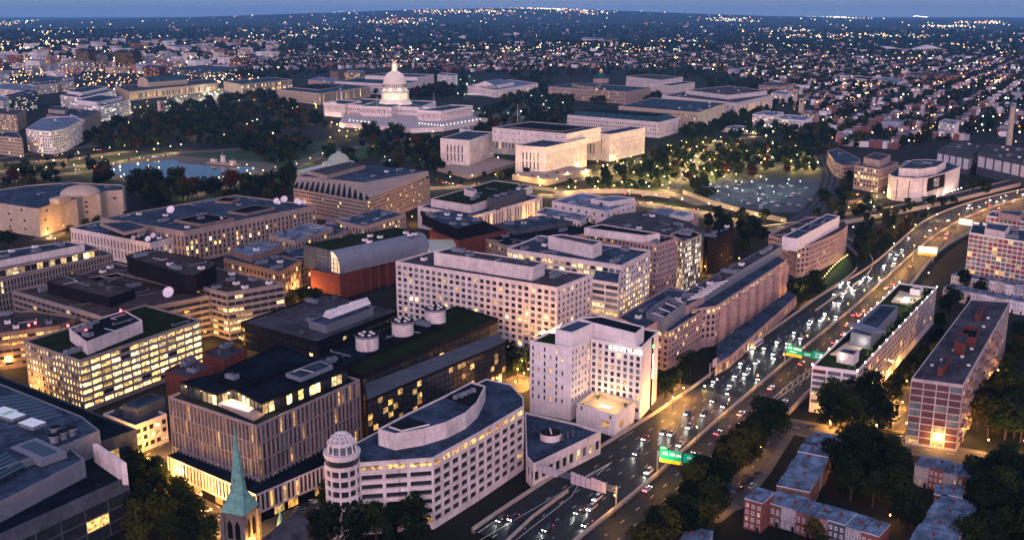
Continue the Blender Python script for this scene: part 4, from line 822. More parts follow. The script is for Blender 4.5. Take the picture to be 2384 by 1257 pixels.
# ================= the monuments =================
CAPW=S(bay=3.8,fl=7,ww=.42,wh=.62,dep=.6,lit=.12,top=4.5,bot=2,litm=LITO)
CAPS=S(bay=3.8,fl=7,ww=.45,wh=.62,dep=.7,lit=.25,top=4.5,bot=2,litm=LITO)
hN=hgt(1027,257,290)
cen=P(920,262,0)
cap=thing('capitol_building','white domed capitol with long wings and lit colonnade under the dome','capitol',(*P(911,278,0),0))
def capmass(pts,h,zb=0,st=(CAPW,CAPS),roof=R_CAP,name='wing_wall',par=1.2,seed=1):
    poly=poly3(pts,h); pn=[]; n0=set(bpy.data.objects.keys()); rnd=random.Random(seed)
    tmp=link('tmp',None); mass(tmp,poly,zb,h,st,MARB,roof,pn,rnd,par,name,roofname='wing_roof'); pn.sort(key=lambda p:p[0]**2+p[1]**2)
    for p in pn[:40]: link('window',pane(p[4],p[5],p[6]),tmp,(p[0],p[1],p[2]),p[3])
    bb=MB()
    for x,y,z,a,w,hh_,m in pn[40:]:
        c,s=math.cos(a)*w/2,math.sin(a)*w/2; bb.face([(x-c,y-s,z-hh_/2),(x+c,y+s,z-hh_/2),(x+c,y+s,z+hh_/2),(x-c,y-s,z+hh_/2)],m)
    o=bb.build('window',tmp); 
    if o: tag(o,kind='stuff')
    for o in list(tmp.children): adopt(cap,o)
    bpy.data.objects.remove(tmp); FOOT.append(poly); return poly
pN=capmass([(753,239),(802,243),(842,236)],hN,seed=2)
capmass([(795,243),(975,250),(1015,236)],hN-1.5,seed=3)
pC=capmass([(837,247),(911,250),(955,235)],hN,seed=4)
pS=capmass([(972,257),(1027,259),(1101,246)],hN,seed=5)
# columned porticoes on the fronts of the three blocks
for pl_,west,n_ in((pN,True,10),(pS,True,12),(pS,False,14),(pC,True,9)):
    A,B,t,n=facing(pl_,west); b=MB()
    for k in range(n_):
        p=A.lerp(B,.14+.72*k/(n_-1))+n*1.2; b.cyl((p.x,p.y),.75,8.5,hN-4,MARB,8)
    c0=A.lerp(B,.1)+n*1.2; c1=A.lerp(B,.9)+n*1.2; m=(c0+c1)/2; b.box((m.x,m.y,hN-3),((c1-c0).length,2.6,2),MARB,math.atan2(t.y,t.x)); b.box((m.x,m.y,4.2),((c1-c0).length,2.6,8.4),MARB,math.atan2(t.y,t.x))
    sub(cap,'portico',b)
# roof lights in white (round skylight covers)
for x,y in((775,238),(993,250)):
    b=MB(); X,Y=P(x,y,hN+1); b.cyl((X,Y),7,hN-1,hN+1.2,WHT,20,r2=6); sub(cap,'roof_saucer',b)
# dome
DC=P(920.5,240,hN-1); zD=lambda y: hgt(920.5,y,proj(*DC,0)[1])
yb_=proj(*DC,0)[1]
def z_at(y):
    v=DC[0]*FH[0]+DC[1]*FH[1]; k=(CY-y)/F; return H+v*(k*cp-sp_)/(cp+k*sp_)
u1=math.hypot(DC[0],DC[1])/F  # metres per photo pixel
u1=math.hypot(u1*F,H)/F
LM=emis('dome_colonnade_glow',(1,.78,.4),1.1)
DM=mat('dome_white',(.66,.60,.50),.7,.08,.3)
b=MB(); s=u1
zb,z1,z2,z3,z4,z5,z6,z7=[z_at(y) for y in(241,231,214,206,196,193,165,163)]
b.lathe(DC,[(40*s,zb-2),(38*s,zb+.5),(33*s,z1-1),(33*s,z1)],DM,40); b.prism([(DC[0]+33*s*math.cos(a*.157),DC[1]+33*s*math.sin(a*.157)) for a in range(40)],z1-.5,z1,DM); sub(cap,'dome_skirt',b)
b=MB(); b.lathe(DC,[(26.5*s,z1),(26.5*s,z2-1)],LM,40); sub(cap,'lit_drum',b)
b=MB()
for a in range(36): b.cyl((DC[0]+30*s*math.cos(a*math.pi/18),DC[1]+30*s*math.sin(a*math.pi/18)),.75,z1,z2-1,DM,8)
sub(cap,'colonnade',b)
b=MB(); b.lathe(DC,[(26.5*s,z2-1.2),(32*s,z2-1.2),(32.5*s,z2+1),(31.5*s,z2+2.5),(27.5*s,z2+2.5),(26.6*s,z3),(26.3*s,z4),(27.6*s,z4+.3),(27.2*s,z5+.6),(25.5*s,z5+1)],DM,48)
sub(cap,'upper_drum',b)
b=MB()
for a in range(32):
    c,q=math.cos(a*math.pi/16),math.sin(a*math.pi/16); b.box((DC[0]+26.6*s*c,DC[1]+26.6*s*q,(z3+z4)/2+1),(.5,1.4,(z4-z3)*.8),GLASS,a*math.pi/16)
sub(cap,'drum_window',b)
b=MB(); zt_=z_at(166); prof=[(25.3*s*math.cos(f),z5+1+(zt_-z5-1)*math.sin(f)) for f in np.linspace(0,1.28,12)]; b.lathe(DC,prof,DM,48); sub(cap,'dome_shell',b)
b=MB()
for a in range(36):
    c,q=math.cos(a*math.pi/18),math.sin(a*math.pi/18); pv=None
    for rr,z in prof:
        cur=(DC[0]+rr*c,DC[1]+rr*q,z)
        if pv: b.tube(pv,cur,.35,DM,4)
        pv=cur
sub(cap,'dome_rib',b)
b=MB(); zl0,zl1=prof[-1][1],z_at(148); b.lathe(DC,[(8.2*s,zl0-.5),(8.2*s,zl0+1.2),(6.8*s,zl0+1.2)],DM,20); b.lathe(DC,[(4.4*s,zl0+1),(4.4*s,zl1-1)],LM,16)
for a in range(12): b.cyl((DC[0]+5.8*s*math.cos(a*.5236),DC[1]+5.8*s*math.sin(a*.5236)),.4,zl0+1,zl1-1,DM,6)
b.lathe(DC,[(6.6*s,zl1-1),(6.8*s,zl1),(5.6*s,zl1+.5),(2.6*s,zl1+3),(2.2*s,zl1+4.5)],DM,20); sub(cap,'lantern',b)
BRZ=mat('bronze_statue',(.10,.13,.11),.5,.2,1,metal=.4); b=MB(); zs0=zl1+4; b.lathe(DC,[(1.6*s,zs0),(1.2*s,zs0+2),(1.5*s,zs0+3.5),(1.3*s,zs0+6),(.7*s,zs0+7.5),(.8*s,zs0+8.3),(.3*s,zs0+9.5)],BRZ,12); sub(cap,'statue',b)
def flood_fill_lights(lst,e,c,par=None,name='dome_floodlight'):
    for X,Y,z in lst:
        l=bpy.data.lights.new('flood_or_fill_lamp','POINT'); l.energy=e; l.color=c; l.shadow_soft_size=.8; o=link('flood_or_fill_lamp',l,None,(X,Y,z)); adopt(par or cap,o)
va=math.atan2(-DC[1],-DC[0])
flood_fill_lights([(DC[0]+40*math.cos(va+a),DC[1]+40*math.sin(va+a),hN+2) for a in(-1.3,-.5,.3,1.1)],1700,(1,.86,.62))
flood_fill_lights([(DC[0]+21.3*s*math.cos(va+a)*1.4/1.0,DC[1]+21.3*s*math.sin(va+a)*1.4,z2+4) for a in(-1.2,-.4,.4,1.2)],420,(1,.85,.6))
flood_fill_lights([(DC[0]+12*math.cos(va+a),DC[1]+12*math.sin(va+a),zl0+1) for a in(-.8,.8)],120,(1,.85,.6))
for pl_,west in((pN,True),(pS,True),(pS,False),(pC,True),(pC,False),(pN,False)):
    A,B,t,n=facing(pl_,west); flood_fill_lights([(*(A.lerp(B,f)+n*11),3) for f in(.2,.5,.8)],1500,(1,.8,.55))  # unseen fill lamps, added to brighten the wing fronts
# terrace with lamps
tp_=[P(x,y,7) for x,y in((790,286),(862,291),(958,300),(1032,296),(1140,276),(1040,262),(800,268))]; tp_=tp_ if area(tp_)>0 else tp_[::-1]
b=MB(); b.prism(tp_,0,6.5,MARB,PINK); b.prism(inset(tp_,1.5),6.5,6.8,PINK); sub(cap,'terrace',b)
GLB=emis('lamp_globe_white',(1,.86,.6),12); GLY=emis('lamp_globe_yellow',(1,.6,.16),14); GLG=emis('lamp_globe_greenish',(.75,1,.62),11); GLO=emis('lamp_globe_orange',(1,.4,.06),16)
for (x0,y0),(x1,y1),n_ in (((814,281),(868,286),7),((976,288),(1026,293),8),((1032,293),(1118,278),11)):
    for k in range(n_):
        f=k/(n_-1); X,Y=P(x0+(x1-x0)*f,y0+(y1-y0)*f,8.5); b=MB(); b.cyl((X,Y),.15,6.8,8.6,BLK,5); b.cyl((X,Y),.4,8.6,9.4,GLB,8); sub(cap,'terrace_lamp',b)
# flagpoles
for x,y0,y1,lab in((794,233,206,'flagpole on the left wing roof of the domed building'),(1010,243,218,'flagpole on the right wing roof of the domed building'),(878,250,226,'flagpole before the dome on the centre roof'),(1205,283,245,'tall flagpole on the roof of the office with courtyards')):
    X,Y=P(x,y0,hN); b=MB(); ft=thing('flagpole',lab,'flagpole',(X,Y,hN-1)); v=X*FH[0]+Y*FH[1]; k=(CY-y1)/F; zt2=H+v*(k*cp-sp_)/(cp+k*sp_); b.cyl((0,0),.35,0,zt2-hN+1,WHT,6,r2=.15); b.build('pole',ft); b=MB(); b.cyl((0,0),.5,zt2-hN+1,zt2-hN+2,CREAM,8); b.build('finial',ft)
# --- H-plan office with courtyards
RW=S(bay=5,fl=13,ww=.36,wh=.85,dep=.8,lit=.05,top=6.5,bot=7,edge=1.5)
RS=S(bay=4.7,fl=13,ww=.34,wh=.85,dep=.8,lit=.12,top=6.5,bot=7)
RA=S(bay=4.7,fl=5,ww=.34,wh=.6,dep=.6,lit=.15,top=2,bot=1.5)
hr=hgt(1269,342,412)
def multi(name,label,cat,masses,m,roof):
    root=None
    for k,(pts,h,st,seed) in enumerate(masses):
        poly=poly3(pts,h)
        if root is None:
            c=poly[0]; root=thing(name,label,cat,(c[0],c[1],0)); panes=[]
        mass(root,poly,0,h,st,m,roof,panes,random.Random(seed),1.0); FOOT.append(poly)
    put_panes(root,panes,100)
    c=root.location
    for o in root.children: o.location=(o.location[0]-c[0],o.location[1]-c[1],o.location[2])
    return root
ray=multi('courtyard_office','huge cream stone office with projecting wings round a planted court, below right of the dome','government building',
 [([(1025,322),(1092,327),(1150,308)],hr,(RW,RS),1),([(1200,338),(1271,343),(1367,322)],hr,(RW,RS),2),([(1387,309),(1420,313),(1502,297)],hr,(RW,RS),3),
  ([(1145,308),(1387,322),(1410,310)],hr-6,(RS,RA),4)],PINK,R_BLUE)
q=poly3([(1146,297),(1319,312),(1399,296)],hr+9); b=MB(); pn=[]
for i in range(4):
    A,B=q[i],q[(i+1)%4]; facade(b,A,B,hr-8,hr+9,S(bay=9,fl=9,ww=.12,wh=.3,lit=.4) if (B[1]-A[1])*A[0]-(B[0]-A[0])*A[1]<0 else None,PINK,pn,random.Random(1))
b.prism(inset(q,.8),hr+7,hr+8.2,PINK,R_BLUE); 
iq=inset(q,.8)
for i in range(4): j=(i+1)%4; b.face([(*q[i],hr+9),(*q[j],hr+9),(*iq[j],hr+9),(*iq[i],hr+9)],PINK)
sub(ray,'upper_block',b)
b=MB(); q2=inset(q,16); b.prism(q2,hr+8.2,hr+9.6,BRN,R_DARK); sub(ray,'roof_court',b)
for pts,h_ in(([(1020,385),(1092,402),(1205,372)],7),([(1195,400),(1272,413),(1375,388)],9)):
    b=MB(); q=poly3(pts,h_); b.prism(inset(q,-1.0),0,h_-3,TAN); sub(ray,'plinth',b)
# the next offices
LW_=S(bay=4.2,fl=5.2,ww=.4,wh=.55,dep=.6,lit=.06,top=3.5,bot=3)
r,pl,h=bld('hipped_roof_office','cream stone office with dark hipped roof and rows of windows behind the courtyard office','government building',[(1321,268),(1535,285),(1580,274)],yb=322,st=(LW_,LW_),m=PINK,roof=R_CAP,units=0)
ho=h; b=MB(); lo=inset(pl,1.5); up_=inset(pl,13); 
for i in range(4): j=(i+1)%4; b.face([(*lo[i],h-.9),(*lo[j],h-.9),(*up_[j],h+6),(*up_[i],h+6)],R_CAP)
b.face([(*p,h+6) for p in up_],R_DARK); sub(r,'hipped_roof',b)
bld('scaffolded_office','cream office with right face wrapped in brightly lit scaffolding','government building',[(1440,247),(1625,262),(1690,240)],h=27,st=(LW_,S(bay=3,fl=3,ww=.7,wh=.6,lit=.9,top=1,bot=2,litm=LITW)),m=CREAM,roof=R_BLUE,units=5)
r,pl,h=bld('long_flat_library','wide flat library of pale stone with tall lit columns on its right face','library',[(1541,222),(1713,240),(1799,221)],h=26,st=(S(bay=14,fl=9,ww=.25,wh=.4,lit=.05,top=4,bot=4),S(bay=4.5,fl=17,ww=.5,wh=.85,lit=.75,top=5,bot=2,litm=LITO)),m=PINK,roof=R_GREY,units=4,ups=[dict(p=[(1596,210),(1695,222),(1786,212),(1700,200)],dz=7,m=PINK,roof=R_GREY,units=5)])
# library with octagonal dome
JW=S(bay=4.4,fl=6.2,ww=.42,wh=.6,dep=.8,lit=.15,top=2.5,bot=2,litm=LITO)
r,pl,h=bld('domed_library','grey stone library with octagonal copper dome and lantern right of the temple-fronted court','library',[(1277,202),(1458,214),(1515,204)],h=25,st=(JW,JW),m=TAN,roof=R_CAP,units=0,ups=[dict(p=[(1331,196),(1383,203),(1400,198),(1350,193)],dz=5,m=TAN,roof=R_CAP)])
X,Y=P(1399,192,h); b=MB(); b.cyl((X,Y),19,h-1,h+9,TAN,8); sub(r,'dome_base',b); b=MB(); b.lathe((X,Y),[(18,h+9),(17,h+13),(12,h+18),(6,h+21)],R_CAP,8); sub(r,'copper_dome',b); b=MB(); b.cyl((X,Y),4,h+21,h+26,CREAM,8); b.cyl((X,Y),4.3,h+26,h+30,LITO,8,r2=.5); sub(r,'lantern',b)
for x in(1380,1398): 
    X2,Y2=P(x+9,207,h+3); b=MB(); b.cyl((X2,Y2),3,h,h+4,LITO,8); sub(r,'lit_lunette',b)
bld('stepped_annex_library','stepped white library annex behind the long flat library','library',[(1457,190),(1560,200),(1618,192)],h=22,st=(JW,JW),m=PINK,roof=R_GREY,units=0,ups=[dict(p=[(1458,178),(1540,187),(1590,180),(1510,173)],dz=10,m=PINK,roof=R_GREY,st=JW)])
# temple-fronted court
r,pl,h=bld('temple_court','white marble court with columned temple front and long gabled roof','courthouse',[(1089,200),(1155,210),(1253,194)],h=17,st=(S(bay=5,fl=9,ww=.35,wh=.5,lit=.1,top=3,bot=3),S(bay=5,fl=9,ww=.35,wh=.5,lit=.4,top=3,bot=3)),m=MARB,roof=R_LITE,units=0)
A=Vector(P(1108,193,26)); B=Vector(P(1152,196,26)); t=(B-A).normalized(); D=Vector(P(1230,183,26))-B; e=D.normalized(); L=(B-A).length; b=MB()
q=[(A.x,A.y),(B.x,B.y),(B.x+e.x*95,B.y+e.y*95),(A.x+e.x*95,A.y+e.y*95)]; q=q if area(q)>0 else q[::-1]; q=[Vector(p) for p in (A,B,B+e*95,A+e*95)]
b.box(((A.x+B.x)/2+e.x*55,(A.y+B.y)/2+e.y*55,11),(90,L,22),MARB,math.atan2(e.y,e.x)); sub(r,'temple_wall',b)
b=MB(); mA=(A+B)/2; zr=31; z0_=22
for P0,P1 in((q[0],q[3]),(q[2],q[1])):
    M0=(mA+e*0) if True else 0
b.face([(*q[0],z0_),(*(mA),zr),(*(mA+e*95),zr),(*q[3],z0_)],R_LITE); b.face([(*q[1],z0_),(*q[2],z0_),(*(mA+e*95),zr),(*(mA),zr)],R_LITE); b.face([(*q[0],z0_),(*q[1],z0_),(*mA,zr)],MARB); b.box((mA.x,mA.y,z0_-.8),(3,L,1.6),MARB,math.atan2(e.y,e.x)); sub(r,'gabled_roof',b)
for k in range(8): p=A.lerp(B,.04+.92*k/7)+e*.5; b=MB(); b.cyl((p.x,p.y),1.0,4,z0_-1.6,MARB,10); sub(r,'column',b)
b=MB(); b.box((mA.x-e.x*4,mA.y-e.y*4,2),(18,L*1.3,4),MARB,math.atan2(e.y,e.x)); sub(r,'steps',b)
flood_fill_lights([(mA.x-e.x*9+t.x*d,mA.y-e.y*9+t.y*d,5) for d in(-12,12)],900,(1,.85,.6),r)
# offices left and behind the dome
GW=S(bay=4.5,fl=5.5,ww=.38,wh=.6,dep=.6,lit=.1,top=3,bot=3,litm=LITO)
bld('white_office_left_of_dome','white stone office with green-grey roof and lit arched bays left of the domed building','government building',[(644,208),(743,218),(862,201)],h=23,st=(GW,S(bay=5,fl=14,ww=.4,wh=.85,lit=.25,top=3,bot=3)),m=CREAM,roof=R_CAP,units=2,ups=[dict(p=[(672,203),(745,209),(800,200),(735,195)],dz=.6,m=ROSE,roof=R_DARK,par=.3)])
bld('long_office_behind_dome','long white office with blue roof just behind the dome on its left','government building',[(778,190),(930,197),(985,187)],h=25,st=(GW,GW),m=PINK,roof=R_CAP,units=3)
bld('ribbed_office_behind_dome','tall pale office with ribbed right face behind the dome','government building',[(850,176),(972,180),(1010,174)],h=33,st=(None,S(bay=3.5,fl=22,ww=.4,wh=.9,lit=.2,top=3,bot=2,litm=LITO)),m=PINK,roof=R_CAP,units=3)
bld('pink_office_pair','pinkish block with lit window column behind the long office left of dome','office building',[(717,186),(768,191),(790,184)],h=26,st=(None,GW),m=ROSE,roof=R_LITE,units=2)
bld('small_brown_tower','square brown block beside a lit pink office behind the long office','office building',[(768,166),(786,168),(802,164)],h=38,st=None,m=BRN,roof=R_GREY,units=0)
bld('lit_pink_office','pink office with lit windows behind the long blue roofed office','office building',[(802,168),(838,171),(850,166)],h=30,st=(S(bay=5,fl=5,ww=.5,wh=.6,lit=.6),None),m=ROSE,roof=R_LITE,units=2)
bld('white_corner_office','white cubic office with dark square windows right of the dome','office building',[(1018,174),(1055,178),(1065,173)],h=27,st=(S(bay=5,fl=5,ww=.5,wh=.5,lit=.1),GW),m=WHT,roof=R_LITE,units=1)
# railway station
r,pl,h=bld('grand_station','floodlit cream railway station with long arcaded front and barrel vaulted hall','railway station',[(268,200),(300,214),(508,193),(498,184)],h=19,ni=1,st=(None,S(bay=7,fl=10,ww=.5,wh=.75,lit=.55,top=4,bot=2,litm=LITO)),m=CREAM,roof=R_GREY,units=0)
A=Vector(P(345,193,28)); B=Vector(P(436,186,28)); e=(B-A).normalized(); nn=Vector((-e.y,e.x)); b=MB(); b.box(((A.x+B.x)/2+nn.x*16,(A.y+B.y)/2+nn.y*16,14),((B-A).length,34,28),CREAM,math.atan2(e.y,e.x)); sub(r,'hall_wall',b)
b=MB(); pv=None
for k in range(11):
    f=math.pi*k/10; o_=nn*(16-16*math.cos(f)); z=28+12*math.sin(f); cur=((A+o_),(B+o_),z)
    if pv: b.face([(*pv[0],pv[2]),(*pv[1],pv[2]),(*cur[1],cur[2]),(*cur[0],cur[2])],R_CAP)
    pv=cur
b.face([(*(A+nn*(16-16*math.cos(math.pi*k/10))),28+12*math.sin(math.pi*k/10)) for k in range(11)],CREAM); sub(r,'barrel_roof',b)
flood_fill_lights([(*(A.lerp(B,f)-nn*26),5) for f in(-1.1,-.7,-.3,.0,.3,.6,.9,1.3,1.7)],9500,(1,.62,.28),r)
bld('postal_office','cream office with lit lower windows right of the grand station','office building',[(520,190),(560,197),(680,186)],h=22,st=(GW,S(bay=6,fl=8,ww=.5,wh=.6,lit=.5)),m=CREAM,roof=R_CAP,units=3)
# carillon tower in the park
X,Y=P(377,277,0); t=thing('park_tower','small pale stone tower standing among the dark park trees','tower',(X,Y,0)); b=MB(); b.box((0,0,15),(11,6,30),ROSE,.2); b.box((0,0,30.5),(12,7,1.2),ROSE,.2); b.box((0,0,1),(15,10,2),ROSE,.2); b.build('shaft',t); b=MB(); b.box((0,-3.1,22),(3,.3,8),DARK,.2); b.build('belfry_slot',t)
# --- city offices, upper left
OL=S(bay=4.2,fl=3.8,ww=.6,wh=.5,dep=.4,lit=.3,top=1.5,bot=1)
OB=S(bay=8,fl=3.8,ww=.97,wh=.45,dep=.5,lit=.25,top=1.5,bot=1,litm=LITW)
for nm,lab,pts,hh_,st_,m_,rf,up in (
 ('curved_white_office','white office with bowed glass corner bay glowing orange, left of park',[(60,300),(85,304),(118,306),(150,300),(190,280),(175,270),(100,275)],30,OL,WHT,R_LITE,None),
 ('square_grid_office','cream office with grid of deep dark windows at the left edge',[(-60,312),(51,322),(40,308),(-70,300)],24,S(bay=4,fl=4,ww=.7,wh=.65,dep=1.2,lit=.02,top=1.2),CREAM,R_BLUE,None),
 ('lit_brown_office','brown office with many small lit windows at left edge behind the white bowed office',[(-40,262),(38,268),(60,256),(-20,250)],26,S(bay=4,fl=4,ww=.4,wh=.5,lit=.5),TAN,R_GREY,None),
 ('labour_office','brown stone office wing with lit windows right of the bowed white office',[(108,268),(196,276),(234,258)],24,S(bay=4,fl=4,ww=.4,wh=.5,lit=.3),TAN,R_BLUE,[(112,255),(150,258),(160,250),(125,247)]),
 ('terraced_white_office','terraced white office with banded windows on the street to the station',[(176,240),(235,248),(302,232)],27,OB,WHT,R_BLUE,[(178,233),(225,238),(285,226),(235,221)]),
 ('upper_terraced_office','upper terraced white office with rows of dark windows behind it',[(140,222),(190,228),(270,210)],24,OB,WHT,R_BLUE,[(155,212),(190,216),(250,203),(215,199)]),
 ('banded_tower','grey office with white stripes and blank side at left edge',[(8,224),(30,226),(87,215),(70,208)],32,OB,GREY,R_BLUE,None),
 ('left_stripe_office','pale striped office cut off by the left edge',[(-60,228),(6,236),(20,226),(-40,218)],34,OB,PINK,R_LITE,None),
 ('notched_office','pale office with tall square corner frames left of the station',[(66,196),(80,199),(172,190),(160,184)],22,OL,PINK,R_BLUE,[(145,182),(150,184),(172,180),(168,176)]),
 ('glass_arch_hall','pale hall with broad arched roof left of the station',[(190,212),(235,220),(262,208),(215,200)],15,OL,METAL,R_LITE,None),
 ('wide_flat_roof_office','wide blue flat roofed office near left edge',[(60,186),(140,196),(180,184),(100,176)],20,OL,GREY,R_BLUE,None),
 ('garage_block','low grey block with pink upper wall behind striped office',[(-30,205),(50,212),(90,200),(20,194)],20,OL,PINK,R_LITE,None),
 ('red_lit_block','dark red apartment block with warm windows behind the station',[(332,156),(370,160),(385,155)],38,OL,BRICK,R_GREY,None),
 ('orange_lit_tower','dark apartment tower dotted with orange windows, upper left',[(175,116),(205,119),(222,115)],52,S(bay=6,fl=4.5,ww=.5,wh=.5,lit=.75,litm=LITO),DBRK,R_DARK,None),
 ('second_orange_lit_tower','broad dark block dotted with orange windows right of a similar tower, upper left',[(265,120),(310,124),(328,119)],46,S(bay=6,fl=4.5,ww=.5,wh=.5,lit=.6,litm=LITO),DBRK,R_DARK,None),
 ('grey_slab_block','grey apartment slab with lit corner, upper left',[(222,126),(250,129),(262,124)],44,OL,GREY,R_GREY,None),
 ('white_far_slab','white office slab with dark windows near left edge, upper left',[(58,140),(92,143),(106,139)],34,OL,WHT,R_LITE,None),
 ('white_low_block','long white low block with dark openings, upper centre left',[(388,108),(432,111),(442,107)],22,OL,WHT,R_LITE,None),
 ('station_garage','long dark parking deck with strip lights behind the station',[(400,160),(500,168),(560,158),(470,152)],18,OB,GREY,R_BLUE,None)):
    bld(nm,lab,'apartment block' if 'tower' in nm or 'slab' in nm or 'red_lit' in nm else 'office building',pts,h=hh_,ni=1,st=(st_,st_),m=m_,roof=rf,units=3,ups=[dict(p=up,dz=5,m=m_,roof=rf)] if up else [],maxw=60)
# --- white and brick blocks right of the libraries
for nm,lab,pts,hh_,st_,m_,rf in (
 ('white_terrace_block','white block of offices with small dark windows right of the scaffolded office',[(1752,266),(1800,270),(1825,262),(1780,258)],18,OL,WHT,R_LITE),
 ('white_terrace_block','second white block with flat roof, nearer the lit garden path',[(1805,275),(1872,281),(1892,272),(1830,267)],18,OL,WHT,R_LITE),
 ('brick_corner_block','orange brick block tucked behind the two white blocks',[(1865,262),(1895,266),(1908,260),(1880,256)],20,OL,ROSE,R_GREY),
 ('arched_brick_block','round cornered cream and brick block with lit arches right of the long flat library',[(1766,198),(1812,202),(1850,196),(1800,190)],17,S(bay=4,fl=4,ww=.5,wh=.6,lit=.4,litm=LITO),ROSE,R_GREY),
 ('white_apartment_block','white apartment house left of a small square church tower',[(1795,217),(1830,221),(1845,214),(1810,211)],18,OL,WHT,R_LITE),
 ('turreted_white_house','white castle-like house with pointed gables among trees at right',[(2186,284),(2222,290),(2234,282),(2200,277)],22,OL,WHT,R_LITE),
 ('market_hall','broad hall with pale vaulted roof far right',[(2035,185),(2090,193),(2112,186),(2060,180)],15,OL,PINK,R_LITE),
 ('green_roof_shop_block','low block with green edged roof far right',[(1985,182),(2030,186),(2036,180),(1992,177)],14,OL,PINK,R_DARK),
 ('school_block','orange lit brick school block far right',[(2105,172),(2145,178),(2190,172),(2150,167)],16,S(bay=5,fl=4,ww=.6,wh=.6,lit=.5,litm=LITO),ROSE,R_GREY),
 ('long_brick_school','long reddish block with rows of lit windows far right',[(2150,172),(2200,178),(2240,174),(2190,168)],20,S(bay=5,fl=4,ww=.5,wh=.6,lit=.4,litm=LITO),BRICK,R_GREY),
 ('pale_far_apartments','pale apartment pair in the distance right of centre',[(1352,90),(1395,93),(1405,90),(1365,87)],26,OL,WHT,R_LITE),
 ('brick_far_apartments','brick apartment pair in the distance right of the pale pair',[(1400,93),(1430,95),(1440,91),(1412,89)],26,OL,ROSE,R_GREY),
 ('brick_row_block','brick block with lit windows behind the temple-fronted court',[(1320,143),(1385,148),(1390,142),(1330,139)],16,OL,ROSE,R_GREY),
 ('park_white_pavilion','small white pavilion at the park edge left of the courtyard office',[(1070,300),(1100,304),(1102,298),(1074,295)],7,None,WHT,R_LITE),
 ('long_white_shed','long low white roofed shed by the car park street at right',[(1680,298),(1760,305),(1790,298),(1710,292)],6,None,PINK,R_LITE)):
    bld(nm,lab,'building',pts,h=hh_,ni=1,st=(st_,st_) if st_ else None,m=m_,roof=rf,units=2,maxw=60)
# church towers
for x,y,h_,lab,m_ in((1850,262,34,'square cream church tower right of the long flat library','CREAM'),(1865,275,26,'shorter cream church tower nearer than its square neighbour','CREAM'),(1177,162,34,'slender brown tower in the housing behind the temple-fronted court','BRN')):
    X,Y=P(x,y-18,0) if False else P(x,y-12,0); t=thing('church_tower',lab,'church tower',(X,Y,0)); b=MB(); mm={'CREAM':CREAM,'BRN':BRN}[m_]; b.box((0,0,h_/2),(8,8,h_),mm); b.box((0,0,h_+.5),(9,9,1),mm); b.build('tower_wall',t); b=MB(); b.cyl((0,0),5,h_+1,h_+6,R_CAP,4,r2=.1); b.build('tower_roof',t)
    for a in range(4): b=MB(); b.box((4.05*math.cos(a*math.pi/2),4.05*math.sin(a*math.pi/2),h_-5),(.2,2.4,5) if a%2==0 else (2.4,.2,5),DARK); b.build('belfry_louvre',t)
# arena with wavy roof (far right)
X,Y=P(2125,124,0); t=thing('wavy_roof_arena','pale arena with saddle shaped wavy roof glowing below, far right','arena',(X,Y,0)); b=MB(); n1,n2=28,10; W_,D_=300,150
def az_(u,v): 
    return 14+22*math.exp(-((u-.72)/.16)**2)*(1-.6*(2*v-1)**2)+16*math.exp(-((u-.08)/.2)**2)*(1-.5*(2*v-1)**2)
for i in range(n1):
    for j in range(n2):
        ps=[]
        for a,c in((i,j),(i+1,j),(i+1,j+1),(i,j+1)):
            u,v=a/n1,c/n2; ps.append(((u-.5)*W_,(v-.5)*D_,az_(u,v)))
        b.face([(p[0]*RT[0]+p[1]*FH[0],p[0]*RT[1]+p[1]*FH[1],p[2]) for p in ps],PINK)
b.build('wavy_roof',t); b=MB(); q=[(u*RT[0]+v*FH[0],u*RT[1]+v*FH[1]) for u,v in((-145,-70),(145,-70),(145,70),(-145,70))]; b.prism(q,0,13,ROSE); 
b.build('wall',t); b=MB(); q=[(u*RT[0]+v*FH[0],u*RT[1]+v*FH[1]) for u,v in((-120,-70.5),(60,-70.5),(60,-70.2),(-120,-70.2))]; b.prism(q,1,7,emis('arena_glow',(1,.5,.2),1.6)); b.build('lit_entrance',t)
X,Y=P(2145,46,0); X,Y=P(2140,49,0)
# ================= ground, roads, water =================
def gmat(name,c1,c2,scale,thr=.5,c3=None,rough=.95,spec=.2):
    m=bpy.data.materials.new(name); m.use_nodes=True; nt=m.node_tree; N=nt.nodes; b=N['Principled BSDF']; b.inputs['Roughness'].default_value=rough; b.inputs['Specular IOR Level'].default_value=spec
    g=N.new('ShaderNodeNewGeometry'); n=N.new('ShaderNodeTexNoise'); n.inputs['Scale'].default_value=scale; n.inputs['Detail'].default_value=7; n.inputs['Roughness'].default_value=.65
    nt.links.new(g.outputs['Position'],n.inputs['Vector']); r=N.new('ShaderNodeValToRGB'); r.color_ramp.elements[0].position=thr-.08; r.color_ramp.elements[0].color=(*c1,1); r.color_ramp.elements[1].position=thr+.08; r.color_ramp.elements[1].color=(*c2,1)
    if c3: e=r.color_ramp.elements.new(min(thr+.2,.98)); e.color=(*c3,1)
    nt.links.new(n.outputs[0],r.inputs[0]); nt.links.new(r.outputs[0],b.inputs['Base Color']); MATS[name]=m; return m
EARTH=gmat('ground_earth',(.002,.004,.002),(.008,.009,.007),.03,.5)
ASPH=mat('asphalt',(.012,.017,.020),.6,.6,.07,spec=.12); PAVE=mat('pale_paving',(.11,.10,.085),.85,.25,.2); CITY=mat('city_asphalt',(.06,.058,.056),.7,.45,.1,spec=.1); CONR=mat('concrete_deck',(.055,.052,.05),.7,.3,.2); ROADC=mat('pale_concrete_road',(.20,.165,.125),.8,.3,.1); BARR=mat('barrier_concrete',(.30,.27,.23),.8,.25,.5)
